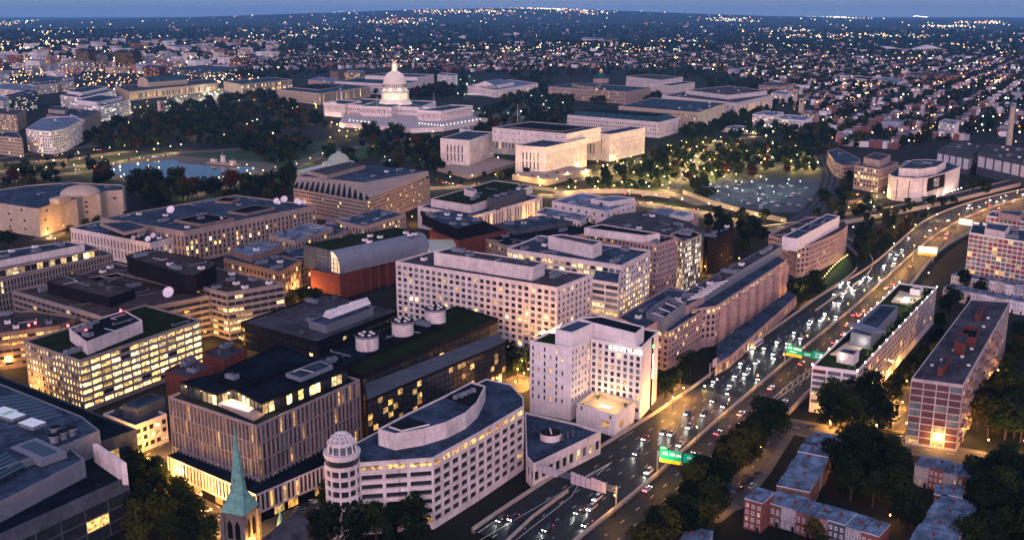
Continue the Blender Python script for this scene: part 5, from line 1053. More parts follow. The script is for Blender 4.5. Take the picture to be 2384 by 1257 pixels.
LAWN=gmat('lawn_grass',(.012,.035,.012),(.02,.05,.015),.05,.5); FARG=gmat('far_woodland_ground',(.002,.008,.010),(.010,.018,.022),.0045,.52,(.04,.04,.04))
LINE=mat('road_marking_white',(.55,.55,.5),.6,.2,1); RAILM=mat('ballast_dark',(.025,.026,.035),.9,.3,.2)
def sheet(name,pts,z,m,kind='structure',world=False):
    q=pts if world else [P(x,y,z) for x,y in pts]; q=q if area(q)>0 else q[::-1]; b=MB(); b.face([(*p,z) for p in q],m); o=b.build(name); tag(o,kind=kind); return o
b=MB(); R_=46000; n=48
for a in range(n):
    a0,a1=2*math.pi*a/n,2*math.pi*(a+1)/n
    b.face([(0,0,0),(4600*math.cos(a0),4600*math.sin(a0),0),(4600*math.cos(a1),4600*math.sin(a1),0)],EARTH)
    b.face([(4600*math.cos(a0),4600*math.sin(a0),0),(R_*math.cos(a0),R_*math.sin(a0),0),(R_*math.cos(a1),R_*math.sin(a1),0),(4600*math.cos(a1),4600*math.sin(a1),0)],FARG)
tag(b.build('ground'),kind='structure')
# far hills: polar height field, higher in the middle of the view
def smooth(x): x=min(max(x,0),1); return x*x*(3-2*x)
rnd=random.Random(21); HP=[(rnd.uniform(0,6.28),rnd.uniform(.5,1)) for _ in range(14)]
def hillz(x,y):
    r=math.hypot(x,y); a=math.atan2(x*RT[0]+y*RT[1],x*FH[0]+y*FH[1]); xs=CX+F*math.tan(max(min(a,1.2),-1.2)); 
    prof=48-24*math.exp(-((xs-1130)/640)**2)        # photo row of the skyline
    z=max(0,(180-(prof-YH)*20000/F))*smooth((r-6500)/13500)
    w=0
    for k,(p,q) in enumerate(HP): f=(k+1)*.00022; w+=q/(k+1.5)*math.sin(x*f*math.cos(p*3)+y*f*math.sin(p*3)+p)
    z+=smooth((r-4700)/2500)*(16+r*.0006)*max(0,w+.35)
    z+=26*math.exp(-((r-5300)/420)**2)*math.exp(-((xs-1260)/330)**2)
    if r>21500: z-= (r-21500)*.01
    return z
b=MB(); rs=list(np.linspace(4650,8000,22))+list(np.linspace(8400,14000,18))+list(np.linspace(14600,24000,18)); na=120; i0=0
for r_ in rs:
    for a in range(na+1):
        an=-.95+1.9*a/na; u,v=r_*math.sin(an),r_*math.cos(an); x=u*RT[0]+v*FH[0]; y=u*RT[1]+v*FH[1]; b.v.append((x,y,hillz(x,y)-.5))
for k in range(len(rs)-1):
    for a in range(na): i=k*(na+1)+a; b.f.append((i,i+1,i+na+2,i+na+1)); b.m.append(b.mi(FARG))
o=b.build('hills'); tag(o,kind='structure'); 
for p in o.data.polygons: p.use_smooth=True
# reflecting pool
WAT=bpy.data.materials.new('still_water'); WAT.use_nodes=True; q=WAT.node_tree.nodes['Principled BSDF']; q.inputs['Base Color'].default_value=(.004,.014,.03,1); q.inputs['Roughness'].default_value=.04; q.inputs['IOR'].default_value=1.33; q.inputs['Specular IOR Level'].default_value=.5
pool=[(242,392),(300,381),(408,372),(420,380),(500,388),(590,388),(600,394),(520,412),(505,424),(440,432),(300,420)]
sheet('lawn',[(170,400),(240,440),(420,470),(700,440),(730,380),(600,350),(400,352),(150,380)],.004,LAWN)
sheet('pool_paving',[(212,392),(300,374),(410,362),(640,380),(640,392),(540,428),(500,440),(400,446),(260,418)],.008,PAVE)
sheet('reflecting_pool',pool,.012,WAT)
sheet('lawn',[(640,345),(720,325),(790,335),(770,362),(700,372)],.012,LAWN); sheet('lawn',[(780,345),(880,330),(900,350),(840,372)],.012,LAWN)
sheet('plaza',[(1040,262),(1330,255),(1340,290),(1100,300)],.004,mat('plaza_stone',(.05,.055,.05),.8)); sheet('plaza',[(400,225),(520,205),(560,225),(430,262)],.004,PAVE)
sheet('park_ground',[(1380,400),(1600,330),(1900,345),(1920,440),(1640,470),(1380,440)],.004,gmat('park_grass',(.02,.04,.012),(.07,.062,.038),.03,.5))
sheet('car_park',[(1620,430),(1700,418),(1905,415),(1925,450),(1890,492),(1790,495),(1650,470)],.012,mat('car_park_asphalt',(.05,.06,.08),.8,.4,.08))
sheet('lawn',[(1300,462),(1560,470),(1590,478),(1440,486),(1290,478)],.012,LAWN)
sheet('courtyard_lawn',[(1105,352),(1145,340),(1205,360),(1200,395),(1110,385)],.012,LAWN)
def offs(line,d):
    out=[]
    for i,p in enumerate(line):
        a=Vector(line[max(i-1,0)]);b_=Vector(line[min(i+1,len(line)-1)]); t=(b_-a).normalized(); out.append((p[0]-t.y*d,p[1]+t.x*d))
    return out
def wl(px,z=0): return [P(x,y,z) for x,y in px]
def strip(name,line,w,z,m,kind='structure'):
    a,c=offs(line,w/2),offs(line,-w/2); b=MB()
    for i in range(len(line)-1): b.face([(*a[i+1],z),(*a[i],z),(*c[i],z),(*c[i+1],z)],m)
    o=b.build(name); tag(o,kind=kind); return o
zr=.02
STREETS=[]
def road(name,px,w=14,m=None,walk=True):
    global zr; L=wl(px); zr+=.004
    if walk: strip('pavement',L,w+7,zr,PAVE)
    zr+=.004; strip(name,L,w,zr,m or CITY); STREETS.append((L,w))
    # centre dashes
    b=MB(); acc=0
    for i in range(len(L)-1):
        A,B=Vector(L[i]),Vector(L[i+1]); D=(B-A).length; t=(B-A)/D; n=Vector((-t.y,t.x))*.12; s=0
        while s<D-3 and D<900: a=A+t*s; c=A+t*(s+3); b.face([(*(a-n),zr+.004),(*(c-n),zr+.004),(*(c+n),zr+.004),(*(a+n),zr+.004)],LINE); s+=9
    tag(b.build('lane_marking') or link('lane_marking',None),kind='structure')
road('street',[(325,1060),(400,1105),(560,1215),(640,1290)],16); road('street',[(560,1235),(660,1195),(790,1110),(860,1060)],16)
road('street',[(340,1060),(420,1010)],14)
road('street',[(0,400),(240,384),(410,356),(560,348)],16); road('street',[(0,380),(160,372),(300,352)],14); road('street',[(-20,372),(120,350),(190,345)],12)
road('street',[(240,395),(0,425)],14)
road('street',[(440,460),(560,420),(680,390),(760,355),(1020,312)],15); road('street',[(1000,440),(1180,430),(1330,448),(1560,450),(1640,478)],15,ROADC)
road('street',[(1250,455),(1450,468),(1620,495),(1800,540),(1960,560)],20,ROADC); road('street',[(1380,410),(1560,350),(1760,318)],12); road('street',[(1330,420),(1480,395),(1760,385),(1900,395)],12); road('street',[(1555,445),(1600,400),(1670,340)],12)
road('street',[(700,470),(800,490),(960,480)],12); road('street',[(640,720),(700,700),(760,680)],12); road('street',[(100,560),(130,540)],12)
road('street',[(420,240),(470,222),(545,205)],22,PAVE); road('street',[(200,345),(300,300),(440,240)],12)
road('street',[(1180,905),(1240,880)],12); road('street',[(1534,960),(1620,900)],12); road('street',[(1800,985),(1960,1015),(2100,1035),(2384,1090)],12)
road('street',[(2060,1000),(2200,870),(2330,700)],9); road('street',[(1560,1257),(1700,1150),(1750,1090),(1810,1000)],9); road('street',[(1700,1140),(1760,1175)],12)
road('street',[(2110,440),(2000,470),(1960,500)],11)
# railway
RL=wl([(1897,330),(1925,370),(1940,410),(1930,450),(1900,490),(1850,520),(1790,545)]); strip('railway_bed',RL,24,.3,RAILM)
RL2=wl([(1750,545),(1957,518),(2080,495),(2200,470),(2384,425),(2480,400)]); strip('railway_embankment',RL2,16,3.0,RAILM)
for L,zz,w in((RL,.3,24),(RL2,3,16)):
    for d in ([-7,-5.5,-1,.5,5,6.5] if w>20 else [-4.5,-3,3,4.5]): strip('rail',offs(L,d),.25,zz+.12,METAL)
b=MB()
for s in(-8,8):
    A=offs(RL2,s); 
    for i in range(len(A)-1): b.face([(*A[i],0),(*A[i+1],0),(*A[i+1],3.9),(*A[i],3.9)],BARR)
o=b.build('embankment_wall'); tag(o,'long low concrete wall carrying the railway past the blank mural building','retaining wall')
# ---------------- freeway
def resamp(line,n):
    L=[Vector(p) for p in line]; d=[0]
    for a,b_ in zip(L,L[1:]): d.append(d[-1]+(b_-a).length)
    out=[]
    for k in range(n):
        s=d[-1]*k/(n-1); i=0
        while i<len(d)-2 and d[i+1]<s: i+=1
        out.append(L[i].lerp(L[i+1],(s-d[i])/(d[i+1]-d[i])))
    return out
def chaikin(L,k=2):
    for _ in range(k):
        o=[L[0]]
        for a,b_ in zip(L,L[1:]): a=Vector(a);b_=Vector(b_); o+=[a.lerp(b_,.25),a.lerp(b_,.75)]
        L=o+[L[-1]]
    return L
ZF=1.0
EL=chaikin(wl([(1020,1290),(1240,1139),(1430,1023),(1570,935),(1738,811),(1854,730),(1920,681),(2019,629),(2097,561),(2155,509),(2267,468),(2384,441),(2520,415)],ZF))
ME=chaikin(wl([(1290,1300),(1514,1121),(1580,1060),(1696,957),(1844,833),(1994,714),(2143,573),(2221,520),(2308,483),(2384,462),(2540,430)],ZF))
ER=chaikin(wl([(1440,1340),(1640,1160),(1760,1035),(1817,980),(1895,900),(2000,808),(2139,640),(2185,582),(2258,540),(2330,508),(2420,482),(2570,452)],ZF))
NS=80
def span(E,M):      # cross-sections: for each median point the nearest point of the edge line
    Er=[Vector(p) for p in E]
    out=[]
    for i,m in enumerate(M):
        t=(M[min(i+1,len(M)-1)]-M[max(i-1,0)]).normalized(); best=None
        for a,b_ in zip(Er,Er[1:]):
            d=b_-a; den=t.dot(d)
            if abs(den)<1e-6: continue
            f=(t.dot(m)-t.dot(a))/den
            if -.02<=f<=1.02:
                p=a+d*f; dd=(p-m).length
                if best is None or dd<best[0]: best=(dd,p)
        out.append(best[1] if best else None)
    for i in range(len(out)):
        if out[i] is None: 
            j=min((k for k in range(len(out)) if out[k] is not None),key=lambda k:abs(k-i)); out[i]=M[i]+(out[j]-M[j])
    return out
M_=resamp(ME,NS); Lf=span(EL,M_); Rt=span(ER,M_)
def laneline(E,f): return [m.lerp(e,f) for m,e in zip(M_,E)]
b=MB()
for i in range(NS-1):
    for E in(Lf,Rt):
        q=[M_[i],E[i],E[i+1],M_[i+1]]; 
        q=q if area([tuple(v) for v in q])>0 else q[::-1]; b.face([(*p,ZF) for p in q],ASPH)
tag(b.build('freeway'),kind='structure')
# paler concrete bridge decks over the cross street
def atm(x,y): X,Y=P(x,y,ZF); return min(range(NS),key=lambda i:(M_[i].x-X)**2+(M_[i].y-Y)**2)
i0=atm(1650,1000); i1=atm(1725,930)
b=MB()
for E in(Lf,Rt):
    q=[M_[i0],E[i0],E[i1],M_[i1]]; q=q if area([tuple(v) for v in q])>0 else q[::-1]; b.face([(*p,ZF+.004) for p in q],CONR)
tag(b.build('bridge_deck'),kind='structure')
i2=atm(2150,570); b=MB()
for i in range(i2,NS-1):
    for E in(Lf,Rt):
        q=[M_[i],E[i],E[i+1],M_[i+1]]; q=q if area([tuple(v) for v in q])>0 else q[::-1]; b.face([(*p,ZF+.004) for p in q],CONR)
tag(b.build('viaduct_deck'),kind='structure')
def wall_along(name,line,w,z0,h,m,label,cat):
    a,c=offs(line,w/2),offs(line,-w/2); b=MB()
    for i in range(len(line)-1):
        b.face([(*a[i+1],z0),(*a[i],z0),(*a[i],z0+h),(*a[i+1],z0+h)],m); b.face([(*c[i],z0),(*c[i+1],z0),(*c[i+1],z0+h),(*c[i],z0+h)],m); b.face([(*a[i+1],z0+h),(*a[i],z0+h),(*c[i],z0+h),(*c[i+1],z0+h)],m)
    o=b.build(name); tag(o,label,cat); return o
wall_along('retaining_wall',wl([(1290,458),(1380,450),(1470,450),(1560,462)]),.8,0,4.5,CREAM,'curved concrete retaining wall above the golden ramp road','retaining wall')
wall_along('retaining_wall',wl([(1590,452),(1660,478),(1740,500),(1830,520)]),.8,0,4.5,CREAM,'pale retaining wall below the open car park','retaining wall')
Mt=[tuple(p) for p in M_]
wall_along('median_barrier',Mt,1.0,ZF,1.3,BARR,'long concrete median wall down the middle of the freeway','barrier')
wall_along('edge_barrier',[tuple(p) for p in Lf],.8,0,2.3,BARR,'concrete edge wall on the office side of the freeway','barrier'); wall_along('edge_barrier',[tuple(p) for p in Rt],.8,0,2.3,BARR,'concrete edge wall on the apartment side of the freeway','barrier')
def dashes(line,z,w=.22,dash=3.2,gap=8.5,maxr=1200):
    b=MB(); L=[Vector(p) for p in line]; s0=0
    for A,B in zip(L,L[1:]):
        D=(B-A).length; t=(B-A)/D; n=Vector((-t.y,t.x))*w/2; s=s0
        while s<D:
            a=A+t*s; c=A+t*min(s+dash,D); 
            b.face([(*(a-n),z),(*(c-n),z),(*(c+n),z),(*(a+n),z)],LINE); s+=dash+gap
        s0=s-D
    return b
for E,n_ in((Lf,5),(Rt,4)):
    for k in range(1,n_+1):
        f=.06+.86*k/(n_+.0) if k<n_ else .93
        if k<n_: b=dashes(laneline(E,f),ZF+.012)
        else: b=dashes(laneline(E,.93),ZF+.012,.2,50,0)
        tag(b.build('lane_marking'),kind='structure')
    tag(dashes(laneline(E,.035),ZF+.012,.2,50,0).build('lane_marking'),kind='structure')
# gore stripes and ramp merge
def pxline(name,px,w,z=ZF+.016):
    b=MB(); L=[Vector(P(x,y,z)) for x,y in px]
    for A,B in zip(L,L[1:]):
        t=(B-A).normalized(); n=Vector((-t.y,t.x))*w/2; b.face([(*(A-n),z),(*(B-n),z),(*(B+n),z),(*(A+n),z)],LINE)
    tag(b.build(name),kind='structure')
pxline('gore_marking',[(1890,856),(1830,900),(1775,950)],.3); pxline('gore_marking',[(1893,866),(1842,905),(1775,951)],.3)
for k in range(6): pxline('gore_marking',[(1886-k*13,862+k*10),(1882-k*13,872+k*9)],.3)
pxline('gore_marking',[(1390,1105),(1424,1075),(1360,1110)],.3); pxline('lane_marking',[(1060,1290),(1300,1150),(1380,1100)],.2); pxline('lane_marking',[(1200,1257),(1330,1155),(1350,1122),(1425,1075)],.2)
wall_along('ramp_barrier',[tuple(p) for p in wl([(1150,1290),(1240,1205),(1300,1160),(1322,1145)],ZF)],.7,ZF,1.1,BARR,'short concrete wall splitting the exit ramp from the freeway, bottom centre','barrier')
# curved ramp round the white spine office
RMP=chaikin(wl([(1940,545),(1978,566),(2003,585),(2018,605),(2012,628),(1990,650),(1945,678),(1880,722)],ZF)); strip('ramp',[tuple(p) for p in RMP],9,ZF+.02,ASPH)
wall_along('ramp_barrier',offs([tuple(p) for p in RMP],4.8),.6,0,2.1,BARR,'outer wall of the curved ramp beside the white spine office','barrier'); wall_along('ramp_barrier',offs([tuple(p) for p in RMP],-4.8),.6,0,2.1,BARR,'inner wall of the curved ramp, lit by a row of lamps','barrier')
sheet('verge',[(1855,700),(1850,660),(1925,640),(1968,600),(1985,610),(1975,640),(1915,680)],.03,LAWN)
# ---------------- overhead signs
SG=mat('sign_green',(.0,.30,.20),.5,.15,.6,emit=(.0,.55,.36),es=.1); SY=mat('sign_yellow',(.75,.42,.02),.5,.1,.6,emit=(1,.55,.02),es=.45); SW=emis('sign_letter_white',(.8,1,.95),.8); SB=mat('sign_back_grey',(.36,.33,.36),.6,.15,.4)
def gantry(label,x0,y0,x1,y1,z,panels,zb=ZF):
    A=Vector(P(x0,y0,zb)); B=Vector(P(x1,y1,zb)); L=(B-A).length; t=(B-A)/L; ang=math.atan2(t.y,t.x); rt=thing('sign_gantry',label,'sign gantry',(A.x,A.y,zb),ang)
    for s in(0,L): b=MB(); b.cyl((s,0),.35,0,z+2,METAL,8); b.build('post',rt)
    b=MB()
    for y in(-.6,.6):
        for zz in(z-.4,z+1.2): b.tube((0,y,zz),(L,y,zz),.13,METAL,4)
    k=0
    while k<L-2.4: b.tube((k,-.6,z-.4),(k+1.2,-.6,z+1.2),.08,METAL,4); b.tube((k+1.2,-.6,z+1.2),(k+2.4,-.6,z-.4),.08,METAL,4); b.tube((k,.6,z-.4),(k+1.2,.6,z+1.2),.08,METAL,4); k+=2.4
    b.build('truss',rt)
    for s,w,h_,dz,m,txt,front in panels:
        yy=-.95 if front else .95
        b=MB(); b.box((s+w/2,yy,z+h_/2+dz),(w,.2,h_),m); pn=b.build('sign_panel',rt)
        for tx,sz,ox,oz,mm in txt:
            o=link('sign_text',text_mesh(tx,sz,mm,.03),pn,(s+w/2+ox,yy-.14,z+h_/2+dz+oz)); o.rotation_euler=(math.pi/2,0,0)
            if not front: o.rotation_euler=(math.pi/2,0,math.pi); o.location.y=yy+.14
    return rt
gantry('overhead gantry with green and yellow exit signs beside the rooftop pool apartments',1826,846,1925,866,7,
 [(1,8.4,4.2,-.5,SG,[('395',1.5,-2.2,.9,SW),('695',1.5,.8,.9,SW),('295',1.4,3,.7,SW),('Downtown',.8,-.5,-.9,SW)],True),(1,8.4,1.3,-1.9,SY,[('EXIT ONLY',.9,0,0,BLK)],True),(1,3,1.2,3.8,SG,[('EXIT 4',.7,0,0,SW)],True),
  (10,4.6,2.6,-.6,SG,[('6th St SE',.8,0,0,SW)],True),(15,7,4.4,-1,SG,[('C St SW',1.1,0,.8,SW),('US Capitol',1,0,-.8,SW)],True)])
gantry('overhead gantry with green and yellow exit signs half hidden by dark trees, lower centre right',1530,1098,1630,1115,7,
 [(1,9,4.0,-.5,SG,[('395',1.5,-2.4,.4,SW),('695',1.5,.6,.4,SW),('295',1.4,3.2,.2,SW)],True),(1,9,1.3,-1.9,SY,[('EXIT ONLY',.9,0,0,BLK)],True),(1,3,1.2,3.6,SG,[('EXIT 4',.7,0,0,SW)],True),(10.6,7,4,-.8,SG,[('C St SW',1.1,0,.5,SW)],True)])
gantry('long overhead gantry seen from behind with grey sign backs, bottom centre',1245,1128,1434,1185,7.5,
 [(2+k*2.3,2.1,2.8+.35*(k%3),-1,SB,[],True) for k in range(4)]+[(17+k*2.2,2.0,4.8-.25*(k%4),-1.8,SB,[],True) for k in range(7)])
gantry('far overhead gantry with glaring white lit sign, nearer of two at the viaduct',2125,608,2172,612,7,[(3,13,5,0,emis('glaring_sign',(1,.85,.65),.8),[('395 NORTH',1.6,0,.6,SG),('EXIT',1.2,0,-1.4,SG)],True),(3,13,1.2,-1.6,SY,[('EXIT ONLY',.9,0,0,BLK)],True)])
gantry('far overhead gantry with glaring white lit signs high on the viaduct curve',2228,540,2284,548,7,[(1,11,5,0,emis('glaring_sign',(1,.85,.65),.8),[('695 EAST',1.6,0,0,SG)],True),(13,10,4,-.5,emis('glaring_sign',(1,.85,.65),.8),[('Exit 1',1.4,0,0,SG)],True)])
t=gantry('roadside sign seen from behind beside the freeway office podium',1652,880,1672,868,6,[(1,4.6,4.2,-.5,SB,[],True)])
# ================= vehicles =================
CARP={}
PAINT={'white':(.62,.62,.64),'silver':(.32,.34,.36),'black':(.02,.02,.024),'grey':(.12,.13,.14),'red':(.28,.02,.02),'blue':(.03,.06,.18)}
for k,c in PAINT.items(): mat('car_paint_'+k,c,.25,.05,1,metal=.2,spec=.6)
CG=mat('car_glass',(.015,.018,.022),.08,.1,1,spec=.8); TY=mat('tyre_rubber',(.02,.02,.02),.9); RIM=mat('alloy_rim',(.4,.4,.42),.35,.1,1,metal=.7)
HL=emis('headlamp_glow',(1,.93,.8),30); TL=emis('taillamp_glow',(1,.03,.02),16)
def carmesh(col,suv=False):
    k=(col,suv)
    if k in CARP: return CARP[k]
    m=MATS['car_paint_'+col]; b=MB(); h=1.1 if suv else .0
    # side profile loops along the length (x forward)
    L=4.6; prof=[(-2.3,.35,.75,.78),(-2.2,.3,.95,.88),(-1.2,.25,1.0,.9),(1.0,.25,.95,.9),(2.1,.3,.78,.84),(2.3,.35,.62,.72)]
    rings=[]
    for x,z0,z1,w in prof: rings.append([(x,-w,z0),(x,-w,z1-.1),(x,-w+.12,z1),(x,w-.12,z1),(x,w,z1-.1),(x,w,z0)])
    for r0,r1 in zip(rings,rings[1:]):
        for i in range(5): b.face([r0[i],r1[i],r1[i+1],r0[i+1]],m)
    b.face(rings[0],m); b.face(rings[-1][::-1],m); body=b
    zt=1.45+(.25 if suv else 0); xr=-2.1 if suv else -1.6
    roof=[(-1.35 if not suv else -1.8,-.62,zt),(-1.35 if not suv else -1.8,.62,zt),(.25,.62,zt),(.25,-.62,zt)]; b.face([roof[0],roof[3],roof[2],roof[1]],m)
    bg=MB(); base=[(xr,-.8,.97),(xr,.8,.97),(1.15,.8,.95),(1.15,-.8,.95)]
    for i in range(4): j=(i+1)%4; bg.face([base[j],base[i],roof[i],roof[j]],CG)
    bw=MB()
    for s in range(10):
        pass
    wb=MB(); n=10
    ring=[(.33*math.cos(2*math.pi*a/n),.33*math.sin(2*math.pi*a/n)) for a in range(n)]
    for a in range(n):
        c=(a+1)%n; wb.face([(ring[a][0],-.11,ring[a][1]),(ring[c][0],-.11,ring[c][1]),(ring[c][0],.11,ring[c][1]),(ring[a][0],.11,ring[a][1])],TY)
    for y in(-.11,.11): wb.face([(x,y,z) for x,z in ring],TY); wb.face([(x*.6,y*1.05,z*.6) for x,z in ring],RIM)
    hb=MB(); hb.box((0,0,0),(.14,.32,.2),HL); tb=MB(); tb.box((0,0,0),(.14,.5,.28),TL)
    CARP[k]=(b.data('body'),bg.data('cabin_glass'),CARP.get('w') or wb.data('wheel'),CARP.get('h') or hb.data('headlight'),CARP.get('t') or tb.data('taillight')); CARP['w']=CARP[k][2]; CARP['h']=CARP[k][3]; CARP['t']=CARP[k][4]
    return CARP[k]
HLO=MB(); HLO.box((0,0,0),(.12,.34,.2),MATS['car_glass']); HLO=HLO.data('headlight'); TLO=MB(); TLO.box((0,0,0),(.12,.36,.2),mat('unlit_taillamp',(.15,.01,.01),.3)); TLO=TLO.data('taillight')
def car(X,Y,z,ang,col,label,group,suv=False,on=True,beam=0,sc=1.0,cat='car'):
    bm,gl_,wm,hm_,tm=carmesh(col,suv); rt=thing('car' if not suv else 'suv_car',label,cat,(X,Y,z),ang,group); rt.scale=(sc,sc,sc)
    link('body',bm,rt); link('cabin_glass',gl_,rt)
    for x,y in((1.4,.82),(1.4,-.82),(-1.4,.82),(-1.4,-.82)): link('wheel',wm,rt,(x,y,.33))
    for s in(-.55,.55):
        link('headlight',hm_ if on else HLO,rt,(2.29,s,.62)); link('taillight',tm if on else TLO,rt,(-2.29,s,.72))
    if beam:
        l=bpy.data.lights.get('headlight_beam%d'%beam) or bpy.data.lights.new('headlight_beam%d'%beam,'SPOT'); l.energy=beam; l.color=(1,.95,.86); l.spot_size=math.radians(70); l.spot_blend=.9; l.shadow_soft_size=.15
        o=link('headlight_beam',l,rt,(2.5,0,.75)); o.rotation_euler=(math.radians(80),0,-math.pi/2)
    return rt
ORD=['','first','second','third','fourth','fifth']
def lane_place(px,E,n_,inbound,col,suv=False,on=True,lab=None,beamw=900):
    x,y=px; X,Y=P(x,y,ZF+.7); i=min(range(1,NS-1),key=lambda i:min((M_[i].lerp(E[i],f).x-X)**2+(M_[i].lerp(E[i],f).y-Y)**2 for f in(.1,.3,.5,.7,.9)))
    p=Vector((X,Y)); d=(M_[i+1]-M_[i-1]).normalized(); 
    f=max(.12,min(.85,(p-M_[i]).dot(E[i]-M_[i])/(E[i]-M_[i]).length_squared)); k=max(1,min(n_,int(f*n_)+1)); 
    ang=math.atan2(-d.y,-d.x) if inbound else math.atan2(d.y,d.x)
    side='driving towards the camera on the freeway' if inbound else 'driving away with red tail lights'
    return car(p.x,p.y,ZF+.02,ang,col,'%s %s %s'%(col,'SUV' if suv else 'car',side),'cars driving on the freeway',suv,True,beamw,1.12)
inb=[(1195,1203),(1168,1206),(1377,1180),(1390,1158),(1367,1217),(1275,1228),(1348,1188),(1510,1096),(1503,1018),(1483,1052),(1545,1005),(1563,1008),(1605,992),(1584,1033),(1600,960),(1665,885),(1697,913),(1662,930),(1686,943),(1640,963),
 (1714,873),(1738,868),(1702,894),(1768,880),(1747,855),(1762,843),(1728,843),(1805,832),(1803,822),(1782,808),(1836,797),(1812,794),(1866,786),(1852,772),(1889,745),(1912,745),(1886,752),(1949,735),(1923,728),(1945,703),(1956,704),(1944,684),(1965,682),(1990,674),(1984,668),(1959,661),(1978,655),(2006,653),(2028,646),(2050,650),(2014,643),(2060,617),(2083,612),(2086,600),(2090,592),(2102,580),(2075,590),(2117,553),(2167,536),(2210,512),(2255,485),(2283,481),(2258,477),(2324,469),(2340,467),(2308,465),(2371,443),(2345,455),(2384,452)]
cols=['white','silver','black','grey','silver','black','black','blue']; rnd=random.Random(17)
for k,p in enumerate(inb): lane_place(p,Lf,5,True,cols[rnd.randrange(8)] if k not in(8,) else 'red',rnd.random()<.35,beamw=1500)
outb=[(1725,962),(1718,990),(1671,1006),(1608,1058),(1795,902),(1826,935),(1866,845),(1943,796),(1935,812),(1964,777),(1974,756),(1988,732),(2013,724),(2001,733),(2063,670),(2080,660),(2025,725),(2120,618),(2202,554),(2205,544),(2258,512),(2328,485),(2308,478),(1507,1137),(2280,497),(2360,470)]
for k,p in enumerate(outb): lane_place(p,Rt,4,False,cols[rnd.randrange(8)] if k!=4 else 'white',rnd.random()<.3,beamw=600)
# bus
bx_,by_=P(1762,806,ZF); d=(M_[atm(1800,770)+1]-M_[atm(1800,770)]).normalized(); ang=math.atan2(-d.y,-d.x); rt=thing('city_bus','white city bus with glowing windscreen in the lane beside the office side wall','bus',(bx_,by_,ZF),ang)
BW=MATS['car_paint_white']; b=MB(); b.box((0,0,1.75),(12,2.6,2.5),BW); b.box((-1,0,3.15),(8,1.8,.3),BW); b.build('body',rt); b=MB(); b.box((0,0,2.25),(11,2.64,1.0),GLASS); b.build('window_band',rt); b=MB(); b.box((6.02,0,2.1),(.1,2.3,1.5),LITO); b.build('windscreen',rt)
b=MB(); b.box((6.05,0,3.0),(.1,1.8,.35),SY); b.build('destination_sign',rt)
for x in(3.8,-3.6):
    for y in(1.2,-1.2): o=link('wheel',CARP['w'],rt,(x,y,.5)); o.scale=(1.5,1.5,1.5)
for y in(-.9,.9): link('headlight',CARP['h'],rt,(6.08,y,.8))
l=bpy.data.lights.new('bus_beam','SPOT'); l.energy=2500; l.color=(1,.9,.75); l.spot_size=1.3; o=link('headlight_beam',l,rt,(6.3,0,.9)); o.rotation_euler=(math.radians(80),0,-math.pi/2)
# parked and street cars elsewhere (px, heading degrees in plan, colour)
def pc(lst,lab,grp,on=False,z=.06,deg=None):
    for k,(x,y) in enumerate(lst):
        X,Y=P(x,y,z+.5); c=cols[(k*5+int(x))%8]; r2=random.Random(int(x*3+y)); a=deg if deg is not None else 30; suv=r2.random()<.4
        car(X,Y,z,math.radians(a+r2.uniform(-3,3)),c,'%s %s %s'%(c,'SUV' if suv else 'car',lab),grp,suv,on,0)
pc([(1689,1170),(1697,1164),(1724,1138),(1735,1122),(1746,1118),(1738,1107),(1765,1102),(1700,1134),(1752,1130),(1664,1222),(1652,1232)],'parked by the townhouses at lower right','cars parked near the townhouses',deg=-10)
pc([(2003,570),(1996,452),(2000,448),(2003,444)],'parked beside the window grid office','cars parked by the window grid office',deg=-40)
pc([(480,1187),(497,1197),(522,1205),(700,1183),(714,1172),(727,1168),(694,1196),(706,1198),(1890,992),(2100,1020)],'parked at the kerb of an orange lit street','cars parked on orange lit streets',deg=-40)
rnd=random.Random(33)
CPx=[(1628,455),(1650,440),(1668,440),(1690,434),(1722,424),(1738,427),(1752,424),(1790,433),(1805,432),(1680,452),(1700,455),(1758,434),(1816,452),(1843,456),(1744,461),(1670,468),(1714,464),(1750,472),(1760,475),(1767,470),(1772,478),(1834,473),(1838,476),(1842,473),(1848,450),(1862,452),(1868,430),(1875,462),(1890,470),(1822,464),(1820,472),(1784,455),(1775,445),(1860,478),(1700,444),(1640,463),(1730,470)]
for k in range(46):
    X_=rnd.uniform(1640,1900); Y_=rnd.uniform(426,486)
    if inpoly(X_,Y_,[(1630,432),(1700,422),(1900,420),(1915,450),(1885,486),(1790,488),(1660,466)]) and all(abs(X_-a)+2*abs(Y_-b_)>9 for a,b_ in CPx): CPx.append((X_,Y_))
pc(CPx,'standing in the open car park beyond the offices','cars in the open car park',z=.02,deg=-60)
pc([(2000+k*4.5,555-k*4) for k in range(0)],'','')
pc([(2225,535+k*0) for k in range(0)],'','')
pc([(2210-k*4,545+k*6) for k in range(6)],'in a row below the viaduct by red panelled blocks','cars parked below the viaduct',deg=20)
pc([(2270,650),(2260,655),(2245,650)],'parked between white houses and the grey-roof apartments','cars by the white houses',deg=10)
pc([(60,392),(110,386),(150,380),(180,396),(215,388),(250,376),(300,372),(330,368),(360,366),(385,362),(410,358),(30,405),(90,375),(130,362),(60,376),(180,358),(230,350)],'on the lamp-lit avenue by the reflecting pool','cars on the avenue by the pool',on=True,deg=120)
pc([(1035,425),(1050,428),(1070,432),(1110,428),(1200,436),(1230,440),(1345,447),(1460,452),(1512,472),(1555,480),(1485,474),(1620,488),(1500,455),(1420,440),(1650,500)],'on the yellow lit road below the courtyard office','cars on the yellow lit road',on=True,deg=-30)

